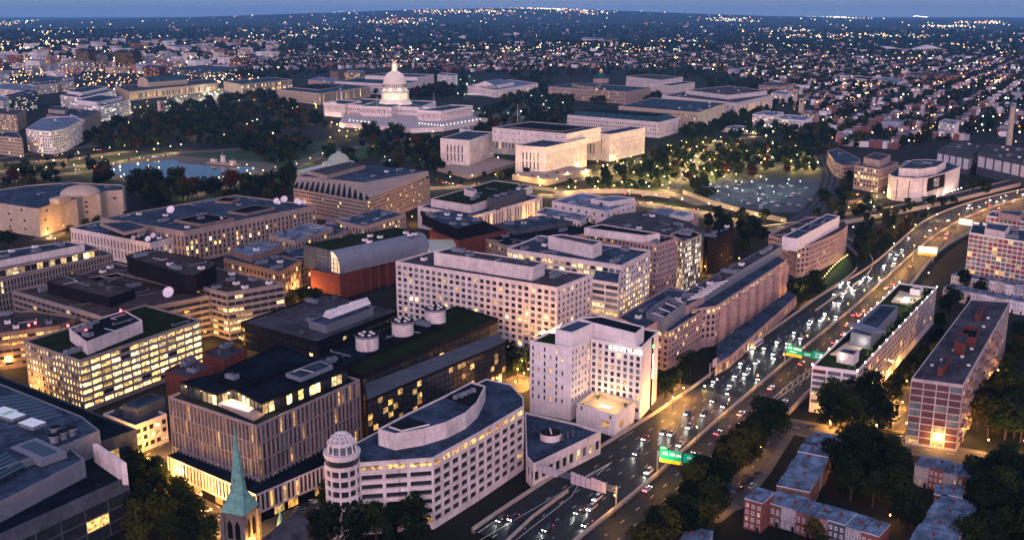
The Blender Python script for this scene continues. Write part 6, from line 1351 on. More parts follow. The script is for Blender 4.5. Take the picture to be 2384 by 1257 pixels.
# memorial at the end of the pool
X,Y=P(520,383,0); t=thing('marble_memorial','pale marble memorial with central pedestal and flanking statues beside the pool','memorial',(X,Y,0)); b=MB(); b.box((0,0,.8),(11,48,1.6),TAN); b.box((0,0,2),(8,40,1),TAN); b.build('platform',t)
b=MB(); b.box((0,0,6),(3,5,8),PINK); b.box((0,0,10.3),(4,6,.6),PINK); b.build('pedestal',t); b=MB(); b.box((0,0,12),(1.4,3.4,2.2),BRZ); b.cyl((0,.3),.6,13,15.4,BRZ,8,r2=.3); b.box((0,1.9,12.9),(.9,1.2,1.4),BRZ); b.build('rider_statue',t)
for s_ in(-16,16):
    b=MB(); b.box((0,s_,4),(3,8,3),PINK); b.build('pedestal',t); b=MB(); [b.box((0,s_+k*2.4,6.4),(1.4,1.6,2),BRZ) for k in(-1,0,1)]; [b.cyl((0,s_+k*2.4),.5,7.2,9,BRZ,6,r2=.25) for k in(-1,0,1)]; b.build('statue_group',t)
FOOT.append([(X-12,Y-34),(X+12,Y-34),(X+12,Y+34),(X-12,Y+34)])
# ================= street lamps =================
LAMPP={}
LAMPS=[]; LAMPK=1.3
def lamp(x,y,kind,label,group,h=4.5,energy=500,light=True,z=0,world=None,r=.28):
    X,Y=world or P(x,y,z); LAMPS.append((math.hypot(X,Y),X,Y,kind,label,group,h,energy,light,z,r))
def lamp_real(x,y,kind,label,group,h=4.5,energy=500,light=True,z=0,world=None,r=.28):
    X,Y=world or P(x,y,z); key=(kind,h,r)
    col={'y':(1,.66,.22),'w':(1,.9,.66),'g':(.85,1,.75),'o':(1,.45,.1)}[kind]; gm={'y':GLY,'w':GLB,'g':GLG,'o':GLO}[kind]
    if key not in LAMPP:
        b=MB(); b.cyl((0,0),.09,0,h-.3,BLK,6); b.cyl((0,0),.2,0,.5,BLK,6); b2=MB()
        b2.lathe((0,0),[(.0,h-.3),(r,h-.1),(r*1.15,h+.15),(r*.6,h+.4),(0,h+.5)],gm,8); LAMPP[key]=(b.data('pole'),b2.data('globe'))
    rt=thing('street_lamp',label,'street lamp',(X,Y,z),0,group); link('pole',LAMPP[key][0],rt); link('globe',LAMPP[key][1],rt)
    if light:
        k='lamp_%s_%d'%(kind,energy); l=bpy.data.lights.get(k) or bpy.data.lights.new(k,'POINT'); l.energy=energy; l.color=col; l.shadow_soft_size=.35; link('lamp_light',l,rt,(.3,0,h-.75)); 
    return rt
def scatter(pxpoly,n,rnd,mind=8,avoidf=True,avoid_w=1.0):
    out=[]; w=[P(x,y,0) for x,y in pxpoly]; xs=[p[0] for p in w]; ys=[p[1] for p in w]; t=0
    while len(out)<n and t<n*60:
        t+=1; x=rnd.uniform(min(xs),max(xs)); y=rnd.uniform(min(ys),max(ys))
        if not inpoly(x,y,w): continue
        if any((x-a)**2+(y-b)**2<mind*mind for a,b in out): continue
        if avoidf and blocked(x,y,avoid_w): continue
        out.append((x,y))
    return out
FB=[(min(p[0] for p in q),min(p[1] for p in q),max(p[0] for p in q),max(p[1] for p in q),q) for q in FOOT]
fw=[tuple(p) for p in Lf]+[tuple(p) for p in Rt][::-1]; fwpoly=fw; FB.append((min(p[0] for p in fw),min(p[1] for p in fw),max(p[0] for p in fw),max(p[1] for p in fw),fw))
wp=[P(x,y) for x,y in pool]; FB.append((min(p[0] for p in wp),min(p[1] for p in wp),max(p[0] for p in wp),max(p[1] for p in wp),wp))
def blocked(x,y,m=1.0):
    for x0,y0,x1,y1,q in FB:
        if x0-m<x<x1+m and y0-m<y<y1+m:
            if inpoly(x,y,q): return True
            if m>1.5 and any(inpoly(x+dx,y+dy,q) for dx,dy in((m,0),(-m,0),(0,m),(0,-m))): return True
    return False
def onstreet(x,y,extra=0):
    for L,w in STREETS:
        for (ax,ay),(bx,by) in zip(L,L[1:]):
            dx,dy=bx-ax,by-ay; t=((x-ax)*dx+(y-ay)*dy)/(dx*dx+dy*dy)
            if -.05<t<1.05 and (ax+dx*t-x)**2+(ay+dy*t-y)**2<(w/2+extra)**2: return True
    return False
rnd=random.Random(11)
def along(px,n,kind,lab,grp,energy,h=5,side=6,r=.3,light=True):
    L=resamp(wl(px),n); L2=offs([tuple(p) for p in L],side)
    for p in L2:
        if blocked(p[0],p[1]): continue
        lamp(0,0,kind,lab,grp,h,energy,light,world=p,r=r)
G='street lamps'
along([(325,1060),(400,1105),(560,1215),(640,1290)],6,'o','orange street lamp on the street beside the fin-fronted hotel',G,8000,8,-7); along([(580,1225),(660,1190),(780,1110)],6,'o','orange street lamp below the fin-fronted hotel canopy',G,8000,8,7)
along([(0,400),(240,384),(410,356)],9,'y','yellow lamp on the avenue along the reflecting pool',G,7000,8,9,r=.4); along([(0,385),(160,374),(300,354)],8,'y','yellow lamp on the avenue nearer the bowed white office',G,7000,8,7,r=.4); along([(-20,420),(240,396)],5,'y','yellow lamp on the near edge of the avenue at left',G,7000,8,7,r=.4)
for x,y in((217,400),(235,407),(262,412),(281,405),(290,415),(322,390),(265,389),(345,381),(370,384),(540,392),(555,399),(575,391),(510,422),(520,420),(450,440),(440,432),(590,400)): lamp(x,y,'y','warm globe lamp on the paving round the reflecting pool',G,4,700,r=.35)
along([(440,462),(560,424),(680,392)],9,'y','yellow lamp on the path from the pool to the brutalist office',G,1500,5,6,r=.4)
along([(700,472),(800,492),(960,482)],5,'y','yellow lamp at the foot of the brutalist office',G,2200,5,6)
along([(1000,436),(1180,426),(1330,444),(1560,448)],12,'y','yellow lamp on the road below the courtyard office',G,9000,9,6,r=.45); along([(1250,455),(1450,468),(1620,495),(1800,540)],10,'y','yellow lamp on the curving ramp road beyond the offices',G,9000,9,9,r=.4)
along([(1380,410),(1560,350),(1760,318)],12,'y','yellow lamp on the diagonal park road',G,7000,6,6,r=.5); along([(1330,420),(1480,395),(1760,385),(1900,395)],12,'y','yellow lamp on the park road above the car park',G,8000,8,6,r=.5)
along([(1290,452),(1470,444),(1560,452)],7,'y','yellow lamp along the curved retaining wall',G,6000,7,-5,r=.35); along([(1000,318),(900,350),(760,362),(680,395)],9,'y','yellow lamp on the drive below the domed building',G,4500,7,6,r=.4); along([(1555,445),(1600,400),(1670,340)],6,'y','yellow lamp on the short park cross road',G,7000,6,6,r=.5)
along([(1270,414),(1330,400),(1375,390),(1440,378)],5,'y','yellow lamp against the right wall of the courtyard office',G,4200,5,4,r=.5)
for x,y in scatter([(1400,400),(1600,335),(1880,345),(1900,400),(1640,430),(1400,425)],95,rnd,14) : lamp(0,0,'y','warm globe lamp among the trees of the park',G,7,6500,world=(x,y),r=.42)
for x,y in((1653,443),(1693,450),(1712,436),(1726,438),(1727,458),(1749,437),(1768,452),(1783,432),(1797,448),(1800,462),(1832,442),(1835,432),(1862,436),(1670,460),(1685,425),(1770,425)): lamp(x,y+6,'g','white lamp standing in the open car park',G,9,1500,r=.3)
# ramp lamps around the white spine office
for k in range(14):
    f=k/13; x=1972-f*62; y=603+f*62-math.sin(f*3.1)*6; lamp(x,y,'y','small yellow lamp in the curved row beside the white spine office',G,3,200,r=.2)
for x,y in((1808,752),(1773,772),(1758,795),(1640,915),(1752,800),(1700,835),(1725,815)): lamp(x,y-3,'y','wall lamp glowing at the podium of the freeway office',G,3,900,r=.4)
# capitol grounds
for x,y in scatter([(1055,262),(1100,250),(1300,215),(1335,250),(1320,285),(1120,290)],36,rnd,16): lamp(0,0,'g','greenish white lamp on the plaza right of the domed building',G,5,2200,world=(x,y),r=.75)
for x,y in scatter([(1050,215),(1085,175),(1110,190),(1080,240)],10,rnd,16): lamp(0,0,'g','greenish lamp on the street above the domed building',G,5,2200,world=(x,y),r=.8)
for x,y in scatter([(640,262),(752,245),(752,290),(640,300)],14,rnd,14): lamp(0,0,'y','warm lamp on the lawn left of the domed building',G,5,2200,world=(x,y),r=.7)
for x,y in scatter([(300,350),(300,250),(420,225),(640,215),(700,300),(600,345)],60,rnd,20): lamp(0,0,'y','warm lamp shining through the dark park trees at left',G,6,1800,world=(x,y),r=.6)
for x,y in scatter([(770,292),(860,295),(840,330),(740,340)],10,rnd,12): lamp(0,0,'y','warm lamp at the foot of the terrace below the dome',G,5,3000,world=(x,y),r=.6)
for x,y in scatter([(300,262),(440,225),(545,200),(560,215),(440,248),(320,290)],42,rnd,11): lamp(0,0,'w','bright warm lamp on the avenue leading to the grand station',G,8,8000,world=(x,y),r=.6)
for x,y in scatter([(640,460),(1000,440),(1000,400),(1010,360),(700,390)],14,rnd,15): lamp(0,0,'w','pale lamp in the gardens between pool and courtyard office',G,4,900,world=(x,y),r=.4)
for x,y in((1120,372),(1135,365),(1160,374),(1108,366)): lamp(x,y,'w','pale lamp in the courtyard of the big stone office',G,4,700,r=.4)
for x,y in((2155,478),(2170,472),(2205,456),(2215,455),(2222,452),(2230,450),(2237,447),(2195,462)): lamp(x,y,'w','white lamp at the foot of the blank mural building',G,4,700,r=.5)
for x,y in((2300,410),(2320,408),(2335,412),(2350,408),(2372,405)): lamp(x,y,'o','glaring orange lamp at the power plant yard',G,7,6000,r=1.0)
for x,y in scatter([(2040,420),(2068,470),(2050,500),(2020,500),(2020,460)],6,rnd,10): lamp(0,0,'y','yellow lamp on the street between grid office and mural building',G,6,2500,world=(x,y),r=.4)
for x,y in scatter([(1900,1000),(2384,1085),(2384,1050),(2100,990),(2060,960),(1900,985)],14,rnd,14): lamp(0,0,'o','orange lamp on the tree-lined street behind the townhouses',G,6,5000,world=(x,y),r=.3)
for x,y in((2078,935),(2062,958),(2100,950),(2035,1000),(2110,900),(2130,880),(2143,850),(2180,820),(2050,905),(2075,880),(2105,855)): lamp(x,y,'o','garden lamp between the two long apartment slabs',G,3,2200,r=.25)
for x,y in((1668,1195),(1728,1092),(2055,1113),(1961,1143),(1990,1135),(2188,1125),(2243,1205),(1897,1140),(1975,1080),(2070,1222),(2310,1095),(1770,1060),(2105,1180),(2280,880),(2170,1110)): lamp(x,y,'o','small orange lamp among the dark townhouse gardens',G,4,900,r=.22)
for x,y in scatter([(2250,900),(2384,860),(2384,1010),(2270,1000)],8,rnd,12): lamp(0,0,'o','orange lamp in the gardens right of the grey-roof apartments',G,4,1500,world=(x,y),r=.3)
for x,y in((690,715),(720,690),(740,700),(670,730)): lamp(x,y,'o','orange street lamp by the trees left of the red brick museum',G,6,2500,r=.3)
for x,y in((1550,975),(1565,958),(1590,935),(1220,900),(1205,890),(1560,900)): lamp(x,y,'o','orange street lamp beside the white hotel',G,7,6500,r=.3)
for x,y in((2010,480),(2110,520),(2130,540),(2160,500),(2180,515),(2080,545),(2050,515)): lamp(x,y,'y','yellow lamp in the scrub between railway and viaduct',G,6,2500,r=.4)
for x,y in((1985,545),(2080,585),(2020,665),(2052,745),(2160,655),(2250,625)): lamp(x,y,'w','white lamp beside the freeway margin',G,6,900,r=.3)
# tall freeway lights along the median (orange, they colour the median wall)
for k in range(3,NS-1,3):
    p=M_[k]+(Rt[k]-M_[k]).normalized()*2.2; lamp(0,0,'o','tall orange freeway light standing on the median wall',G,8.5,2600 if k<i2-14 else 9500,world=tuple(p),z=ZF,r=.2)
for x,y in((60,600),(270,590),(300,640),(520,760),(560,700),(690,760),(700,810),(560,810),(830,1060),(870,1010),(1190,830),(1215,780),(1530,700),(1600,650),(1640,640),(1720,620),(1120,560),(1210,560),(990,600),(1240,520),(960,520),(700,505),(1380,620),(110,870),(20,860)): lamp(x,y,'o','amber lamp in an alley among the office blocks',G,6,6500,r=.25)
for x,y in((150,545),(175,560),(130,575),(15,740),(60,930),(480,800),(640,770),(695,690),(500,560),(745,500),(760,680),(730,480),(340,1070),(380,1120),(1215,870),(1230,890),(2075,500),(2300,905),(2330,940),(2280,830),(1995,470),(1975,500),(1860,700),(1200,920),(930,460),(1010,500)): lamp(x,y,'o','amber street lamp in a gap between buildings',G,7,7500,r=.28)
for x,y in((2080,975),(1955,985),(1930,1000),(2010,1010)): lamp(x,y,'o','amber lamp glowing through the trees by the apartment entrances',G,4,4200,r=.25)
# lamps on the hotel drop-off canopy
for x,y in((700,1160),(722,1150),(740,1140)): lamp(x,y,'y','yellow lamp under the hotel canopy',G,4,2600,r=.3)
LAMPS.sort(key=lambda t:t[0])
for t in LAMPS[:295]: lamp_real(0,0,t[3],t[4],t[5],t[6],t[7],t[8],t[9],(t[1],t[2]),t[10])
bz=MB(); lo=[]
for d_,X,Y,kind,_,_,h_,en,lt,z_,r_ in LAMPS[295:]:
    gm={'y':GLY,'w':GLB,'g':GLG,'o':GLO}[kind]; bz.cyl((X,Y),.1,z_,z_+h_,BLK,4); bz.lathe((X,Y),[(.0,z_+h_-.3),(r_*1.15,z_+h_+.1),(0,z_+h_+.5)],gm,6); lo.append((X,Y,z_+h_-.8,kind,en))
so_=bz.build('street_lamp'); tag(so_,kind='stuff')
for X,Y,z_,kind,en in lo:
    k='lamp_%s_%d'%(kind,en); l=bpy.data.lights.get(k) or bpy.data.lights.new(k,'POINT'); l.energy=en; l.color={'y':(1,.66,.22),'w':(1,.9,.66),'g':(.85,1,.75),'o':(1,.45,.1)}[kind]; l.shadow_soft_size=.35; link('lamp_light',l,so_,(X,Y,z_))
# ================= trees =================
def leafmat(name,c1,c2):
    m=bpy.data.materials.new(name); m.use_nodes=True; nt=m.node_tree; N=nt.nodes; b=N['Principled BSDF']; b.inputs['Roughness'].default_value=.85; b.inputs['Specular IOR Level'].default_value=.03
    g=N.new('ShaderNodeNewGeometry'); oi=N.new('ShaderNodeObjectInfo'); a=N.new('ShaderNodeMath'); a.operation='ADD'; nt.links.new(g.outputs['Random Per Island'],a.inputs[0]); nt.links.new(oi.outputs['Random'],a.inputs[1])
    h=N.new('ShaderNodeMath'); h.operation='MULTIPLY'; h.inputs[1].default_value=.5; nt.links.new(a.outputs[0],h.inputs[0]); x=N.new('ShaderNodeMix'); x.data_type='RGBA'; x.inputs[6].default_value=(*c1,1); x.inputs[7].default_value=(*c2,1); nt.links.new(h.outputs[0],x.inputs[0]); nt.links.new(x.outputs[2],b.inputs['Base Color']); MATS[name]=m; return m
LEAF={'dark':leafmat('leaves_dark_green',(.003,.008,.005),(.010,.018,.008)),'green':leafmat('leaves_green',(.007,.015,.005),(.022,.032,.009)),'olive':leafmat('leaves_olive',(.018,.022,.006),(.055,.05,.011)),'rust':leafmat('leaves_rust',(.022,.010,.004),(.055,.022,.007))}
BARK=mat('bark',(.045,.035,.028),.9,.3,2)
def crown_np(r,h,nleaf,size,rg,shape='round'):
    # leaf faces spread through several lobes; local origin at trunk base
    nb=9; cs=[]; 
    for k in range(nb):
        a=rg.uniform(0,6.28); q=rg.uniform(.15,.6)*r; z=rg.uniform(.38,.85)*h; cs.append((q*math.cos(a),q*math.sin(a),z,rg.uniform(.34,.55)*r))
    cs.append((0,0,h*.82,.45*r)); cs=np.array(cs)
    if shape=='cone': cs=np.array([(rg.uniform(-.1,.1)*r,rg.uniform(-.1,.1)*r,h*z,r*(1.02-z)*.9) for z in np.linspace(.2,.92,8)])
    idx=rg.choice(len(cs),nleaf,p=(cs[:,3]**2)/np.sum(cs[:,3]**2)); d=rg.normal(size=(nleaf,3)); d/=np.linalg.norm(d,axis=1)[:,None]
    rad=cs[idx,3]*(1-.45*rg.random(nleaf)**2.2); c=cs[idx,:3]+d*rad[:,None]*np.array([1,1,.85])
    n=d+rg.normal(size=(nleaf,3))*.45; n/=np.linalg.norm(n,axis=1)[:,None]; u=np.cross(n,rg.normal(size=(nleaf,3))); u/=np.linalg.norm(u,axis=1)[:,None]+1e-9; v=np.cross(n,u)
    s=size*rg.uniform(.55,1.25,nleaf)[:,None]
    quad_=np.stack([c-u*s*.5,c+v*s*.35,c+u*s*.5,c-v*s*.35],1); return quad_
def np_mesh(name,quads,m):
    me=bpy.data.meshes.new(name); n=len(quads); me.vertices.add(n*4); me.vertices.foreach_set('co',quads.reshape(-1).astype(np.float32)); me.loops.add(n*4); me.loops.foreach_set('vertex_index',np.arange(n*4,dtype=np.int32)); me.polygons.add(n); me.polygons.foreach_set('loop_start',np.arange(0,n*4,4,dtype=np.int32))
    for x in (m if isinstance(m,list) else [m]): me.materials.append(x)
    me.update(calc_edges=True); return me
TP={}
def trunkmesh(h,r,near):
    b=MB(); b.cyl((0,0),.045*r+.12,0,h*.45,BARK,7,r2=.03*r+.08); rg=random.Random(int(h*10))
    for k in range(5 if near else 3): a=rg.uniform(0,6.28); b.tube((0,0,h*(.25+.05*k)),(r*.5*math.cos(a),r*.5*math.sin(a),h*.62),.02*r+.04,BARK,5)
    return b.data('trunk')
def proto(kind,lod,shape='round',v=0):
    k=(kind,lod,shape,v)
    if k not in TP:
        rg=np.random.default_rng(sum(map(ord,kind))+v*7+lod); r,h={'round':(5.6,12),'cone':(3,11)}[shape]
        nl,sz={0:(1500,.95),1:(420,1.55),2:(170,2.3)}[lod]; TP[k]=(np_mesh('crown',crown_np(r,h,nl,sz,rg,shape),LEAF[kind]),trunkmesh(h,r,lod==0))
    return TP[k]
TREES=[]
def tree(X,Y,kind,lod,label,group,s=1.0,shape='round',v=0): TREES.append((math.hypot(X,Y)/s,X,Y,kind,lod,label,group,s,shape,v))
def tree_real(X,Y,kind,lod,label,group,s=1.0,shape='round',v=0):
    c,t=proto(kind,lod,shape,v); rt=thing({'round':'broadleaf_tree','cone':'conical_tree'}[shape],label,'tree',(X,Y,0),random.random()*6.28,group); rt.scale=(s,s,s*random.uniform(.9,1.12)); link('crown',c,rt); link('trunk',t,rt); return rt
NAMES={'dark':'dark green','green':'green','olive':'yellow-olive','rust':'rust-red'}
def wood(px,n,lod,where,mix='dark dark green olive',s=(.8,1.2),mind=8,seed=1,m=3,street=True):
    rnd=random.Random(seed); mx=mix.split()
    pts=scatter(px,n,rnd,mind,True,m)
    for x,y in pts:
        if street and onstreet(x,y,-1): continue
        k=mx[rnd.randrange(len(mx))]; sh='cone' if rnd.random()<.08 else 'round'; tree(x,y,k,lod,'%s %stree %s'%(NAMES[k],'conical ' if sh=='cone' else '',where),'trees '+where,rnd.uniform(*s),sh,rnd.randrange(3))
# near
wood([(1640,1257),(1560,1230),(1480,1257),(1600,1150),(1700,1050),(1760,1060),(1720,1130),(1620,1257)],40,0,'between freeway and townhouses','dark green olive green',(1.00,1.50),5,2)
for x,y,s in((1760,1040,1.25),(1790,1010,1.1),(1725,1050,1.1),(1690,1085,1.1),(1815,1020,1.0),(1740,1085,.95)): tree(*P(x,y),'green' if x%2 else 'dark',0,'tall dark tree leaning over the freeway edge','trees over the freeway',s,v=int(x)%3)
for k,(x,y) in enumerate(((1560,1235),(1590,1205),(1618,1185),(1640,1160),(1662,1140),(1684,1118),(1706,1098),(1725,1075),(1745,1052),(1765,1032),(1700,1120),(1655,1180),(1600,1240),(1530,1270),(1740,1085),(1785,1020),(1800,1000))):
    X,Y=P(x,y); 
    for _ in range(12):
        if not blocked(X,Y,1): break
        X+=RT[0]*1.5; Y+=RT[1]*1.5
    tree(X,Y,['green','dark','olive','dark'][k%4],0,'big leafy tree lining the near right edge of the freeway','trees lining the freeway edge',1.15+.1*(k%4),v=k%3)
wood([(1400,1300),(1500,1200),(1600,1160),(1640,1250),(1500,1320)],22,0,'at the bottom edge right of the freeway','dark green olive',(1.12,1.44),5,3)
wood([(1900,940),(1990,910),(2050,1000),(2060,1040),(1920,1020)],16,0,'before the rooftop pool apartments','dark dark green',(1.25,1.80),5,4)
wood([(2100,1010),(2250,1010),(2384,1040),(2384,1000),(2270,960),(2150,1000)],24,0,'before the grey-roof apartments','dark green olive dark',(1.12,1.68),5,5)
wood([(1960,1060),(2060,1080),(2110,1120),(2110,1240),(2060,1190),(1930,1150)],26,0,'in the courtyard between the townhouse rows','dark dark green',(1.00,1.44),5,6)
wood([(2275,1130),(2400,1110),(2460,1290),(2250,1300)],26,0,'in the lower right corner','dark dark green',(1.12,1.56),5,7)
wood([(1780,1240),(2060,1300),(1760,1310)],4,0,'along the front of the nearest townhouses','green dark olive',(.55,.8),7,8)
wood([(305,1090),(400,1150),(500,1290),(290,1290)],22,0,'in the dark corner left of the green spire','dark green olive',(.85,1.2),7,9)
wood([(780,1190),(860,1150),(960,1190),(985,1290),(720,1290)],22,0,'in front of the curved roof office','dark dark dark green',(1.0,1.35),6,10)
wood([(745,1130),(765,1110),(775,1160),(750,1180)],3,0,'by the round turret','dark',(.8,1),6,11); wood([(1060,1240),(1230,1120),(1200,1110),(1040,1230)],0,0,'x')
wood([(2090,870),(2180,760),(2240,790),(2110,960),(2070,940)],18,0,'between the two long apartment slabs','dark dark green',(.7,1.0),7,12)
wood([(2300,860),(2384,760),(2384,960),(2300,980)],16,0,'right of the balconied apartment slab','dark green olive',(.8,1.2),8,13)
wood([(2180,730),(2250,650),(2300,680),(2230,760)],6,1,'beside the white houses behind the apartments','dark dark',(1.0,1.3),8,14)
wood([(1860,735),(1840,680),(1900,660),(1930,700),(1890,735)],18,1,'between curved ramp and freeway office','dark dark green',(.8,1.0),7,15)
wood([(1990,640),(2040,575),(2110,545),(2090,590),(2030,640),(2020,560),(1990,560)],34,1,'between ramp and viaduct','dark dark green',(.8,1.1),8,16)
wood([(1640,500),(1780,520),(1800,560),(1720,600),(1650,540)],34,1,'behind the dark lattice block','dark dark green',(.9,1.3),8,17)
wood([(1985,520),(2150,500),(2160,540),(2010,560)],18,1,'along the railway embankment','green olive rust',(.6,.9),8,18)
wood([(1890,470),(1960,440),(2050,480),(2070,510),(1960,515),(1900,510)],26,1,'between rail curve and car park','green dark olive',(.7,1.0),8,19); wood([(2070,475),(2240,470),(2250,485),(2080,505)],9,1,'under the blank mural building','dark green olive',(.6,.9),8,20)
wood([(2245,420),(2300,440),(2290,465),(2240,455)],5,1,'right of the blank mural building','green olive',(1,1.3),7,21); wood([(1960,400),(1990,430),(1985,470),(1950,440)],5,1,'left of the window grid office','green dark',(.8,1),7,22)
wood([(1590,440),(1640,425),(1660,470),(1600,462)],6,1,'at the left end of the car park','dark green',(1,1.3),8,23)
wood([(1370,432),(1530,436),(1530,452),(1370,448)],26,1,'in the dark clump above the curving ramp road','dark dark',(.7,.9),6,24)
wood([(1000,440),(1140,425),(1330,440),(1400,395),(1280,418),(1200,405),(1020,395)],16,1,'around the foot of the courtyard office','green dark rust olive',(.6,1.0),7,25); wood([(1110,375),(1200,360),(1150,345),(1110,355)],6,1,'inside the office courtyard','dark dark',(.5,.7),5,26)
wood([(1400,410),(1600,335),(1880,350),(1910,400),(1640,425),(1400,430)],230,1,'in the lamp-lit park above the car park','olive green olive rust dark',(.9,1.35),6,27)
wood([(1890,330),(1800,370),(1760,340),(1850,320)],8,1,'left of the rail curve','dark dark green',(1.0,1.4),8,28)
wood([(660,720),(740,700),(760,720),(680,740)],6,1,'left of the red brick museum','green olive dark',(.8,1.1),6,29); wood([(1175,860),(1230,800),(1240,860),(1200,900)],5,1,'between dark glass building and white hotel','dark dark',(.9,1.2),7,30); wood([(1540,930),(1610,870),(1600,890),(1545,950)],5,1,'between white hotel and freeway office','dark dark',(1,1.3),6,31)
wood([(480,470),(690,425),(690,450),(560,470)],28,1,'left of the brutalist office','dark dark green',(.8,1.1),8,32); wood([(300,425),(440,435),(570,440),(500,470),(360,500),(300,470)],34,1,'between curved cream museum and pool','dark dark dark green rust',(1.5,2.1),7,33)
wood([(0,400),(120,400),(160,430),(0,450)],22,1,'at the left edge above the cream museum','dark green rust',(1,1.4),9,34); wood([(0,385),(230,370),(180,395),(10,395)],9,1,'in a row along the pool avenue','olive rust green',(.6,.8),9,35); wood([(230,510),(290,490),(300,530),(150,570),(120,555)],8,1,'at the foot of the cream museum','dark olive',(.7,1),7,36)
wood([(-20,560),(60,580),(20,600)],3,1,'at the left edge below the cream museum','dark dark',(1,1.2),7,37)
wood([(850,300),(880,300),(1000,320),(1015,400),(880,410),(840,350)],70,2,'between dome and courtyard office','dark green rust olive',(1,1.5),10,38)
wood([(560,350),(640,330),(700,345),(720,380),(640,385)],34,2,'right of the reflecting pool','dark green olive',(1,1.4),10,39); wood([(750,350),(840,370),(820,395),(760,380)],14,2,'left of the courtyard office lawn','dark green',(1,1.3),9,40)
wood([(640,262),(740,262),(770,300),(660,310)],34,2,'on the lawn left of the domed building','dark green',(1,1.5),11,41)
TREES.sort(key=lambda t:t[0])
for t in TREES[:290]: tree_real(*t[1:])
FARTREES=[(t[1],t[2],t[7]) for t in TREES[290:]]
# ---- far masses: one object each
def stuff_trees(name,pts,zf,r,nl,sz,kinds=('dark','green','olive','rust'),w=(.45,.33,.14,.08),label=None):
    rg=np.random.default_rng(len(pts)); ps=[crown_np(1,1.7,nl,sz,rg) for _ in range(6)]; out={k:[] for k in kinds}
    for x,y,*s0 in pts:
        s=r*rg.uniform(.8,1.2)*(s0[0] if s0 else 1); q=ps[rg.integers(6)]*s; a=rg.uniform(0,6.28); R=np.array([[math.cos(a),-math.sin(a),0],[math.sin(a),math.cos(a),0],[0,0,1]]); out[kinds[rg.choice(len(kinds),p=w)]].append(q@R.T+np.array([x,y,zf(x,y)]))
    for k,v in out.items(): out[k]=np.concatenate(v) if v else np.zeros((0,4,3))
    allq=np.concatenate([out[k] for k in kinds]); me=np_mesh(name,allq,[LEAF[k] for k in kinds]); me.polygons.foreach_set('material_index',np.concatenate([np.full(len(out[k]),i,dtype=np.int32) for i,k in enumerate(kinds)])); o=link(name,me); tag(o,kind='stuff'); return o
stuff_trees('park_trees',FARTREES,lambda x,y:0,6,120,.5)
rg=np.random.default_rng(5)
def pxgrid(poly,n,mind=0):
    w=np.array([P(x,y,0) for x,y in poly]); out=[]; x0,y0=w.min(0); x1,y1=w.max(0); w=[tuple(p) for p in w]; t=0
    while len(out)<n and t<n*40: t+=1; x=rg.uniform(x0,x1); y=rg.uniform(y0,y1); (out.append((x,y)) if inpoly(x,y,w) and not blocked(x,y,3) else None)
    return out
pk=pxgrid([(200,345),(215,300),(330,262),(430,245),(640,215),(680,235),(700,262),(650,320),(560,345),(400,340),(300,352)],430)+pxgrid([(1050,262),(1130,230),(1310,225),(1320,262),(1140,275),(1050,285)],0)
stuff_trees('park_woodland',[p for p in pk if not onstreet(*p,0)],lambda x,y:0,8,110,.55,w=(.6,.28,.06,.06))
stuff_trees('capitol_grounds_woodland',pxgrid([(1110,285),(1120,262),(1200,222),(1330,235),(1320,290)],90)+pxgrid([(1030,200),(1085,205),(1080,235),(1000,232),(960,205)],50)+pxgrid([(1260,265),(1300,290),(1200,300),(1110,300)],30)+pxgrid([(820,190),(880,200),(890,222),(800,225)],25),lambda x,y:0,8,110,.55,w=(.6,.3,.04,.06))
stuff_trees('monument_grove',pxgrid([(205,400),(245,398),(260,425),(230,440)],12)+pxgrid([(620,345),(700,330),(740,345),(640,372)],22)+pxgrid([(560,440),(690,405),(690,420),(580,460)],20)+pxgrid([(1380,180),(1640,165),(1760,190),(1640,190)],60)+pxgrid([(1230,255),(1330,258),(1330,300),(1230,300)],40)+pxgrid([(1580,275),(1700,270),(1720,300),(1600,330)],45)+pxgrid([(1380,215),(1540,225),(1545,240),(1380,245)],50)+pxgrid([(1240,160),(1640,160),(1640,180),(1240,180)],120)+pxgrid([(1000,345),(1025,330),(1030,400),(1000,400)],20)+pxgrid([(1110,300),(1145,300),(1140,320),(1100,320)],12)+pxgrid([(430,160),(640,165),(640,185),(520,180)],60)+pxgrid([(960,165),(1100,168),(1090,200),(1010,200)],60)+pxgrid([(1100,170),(1280,165),(1290,195),(1250,215),(1180,175)],70)+pxgrid([(1240,215),(1330,255),(1340,240),(1290,215)],40)+pxgrid([(1620,185),(1800,195),(1870,260),(1750,265),(1690,240)],110)+pxgrid([(520,165),(760,160),(760,180),(640,195)],60)+pxgrid([(860,205),(1010,195),(1010,232),(900,238)],70)+pxgrid([(1690,265),(1760,255),(1900,300),(1700,330)],90)+pxgrid([(1800,300),(1925,300),(1930,360),(1860,380)],60),lambda x,y:0,7.5,110,.55,w=(.55,.3,.08,.07))
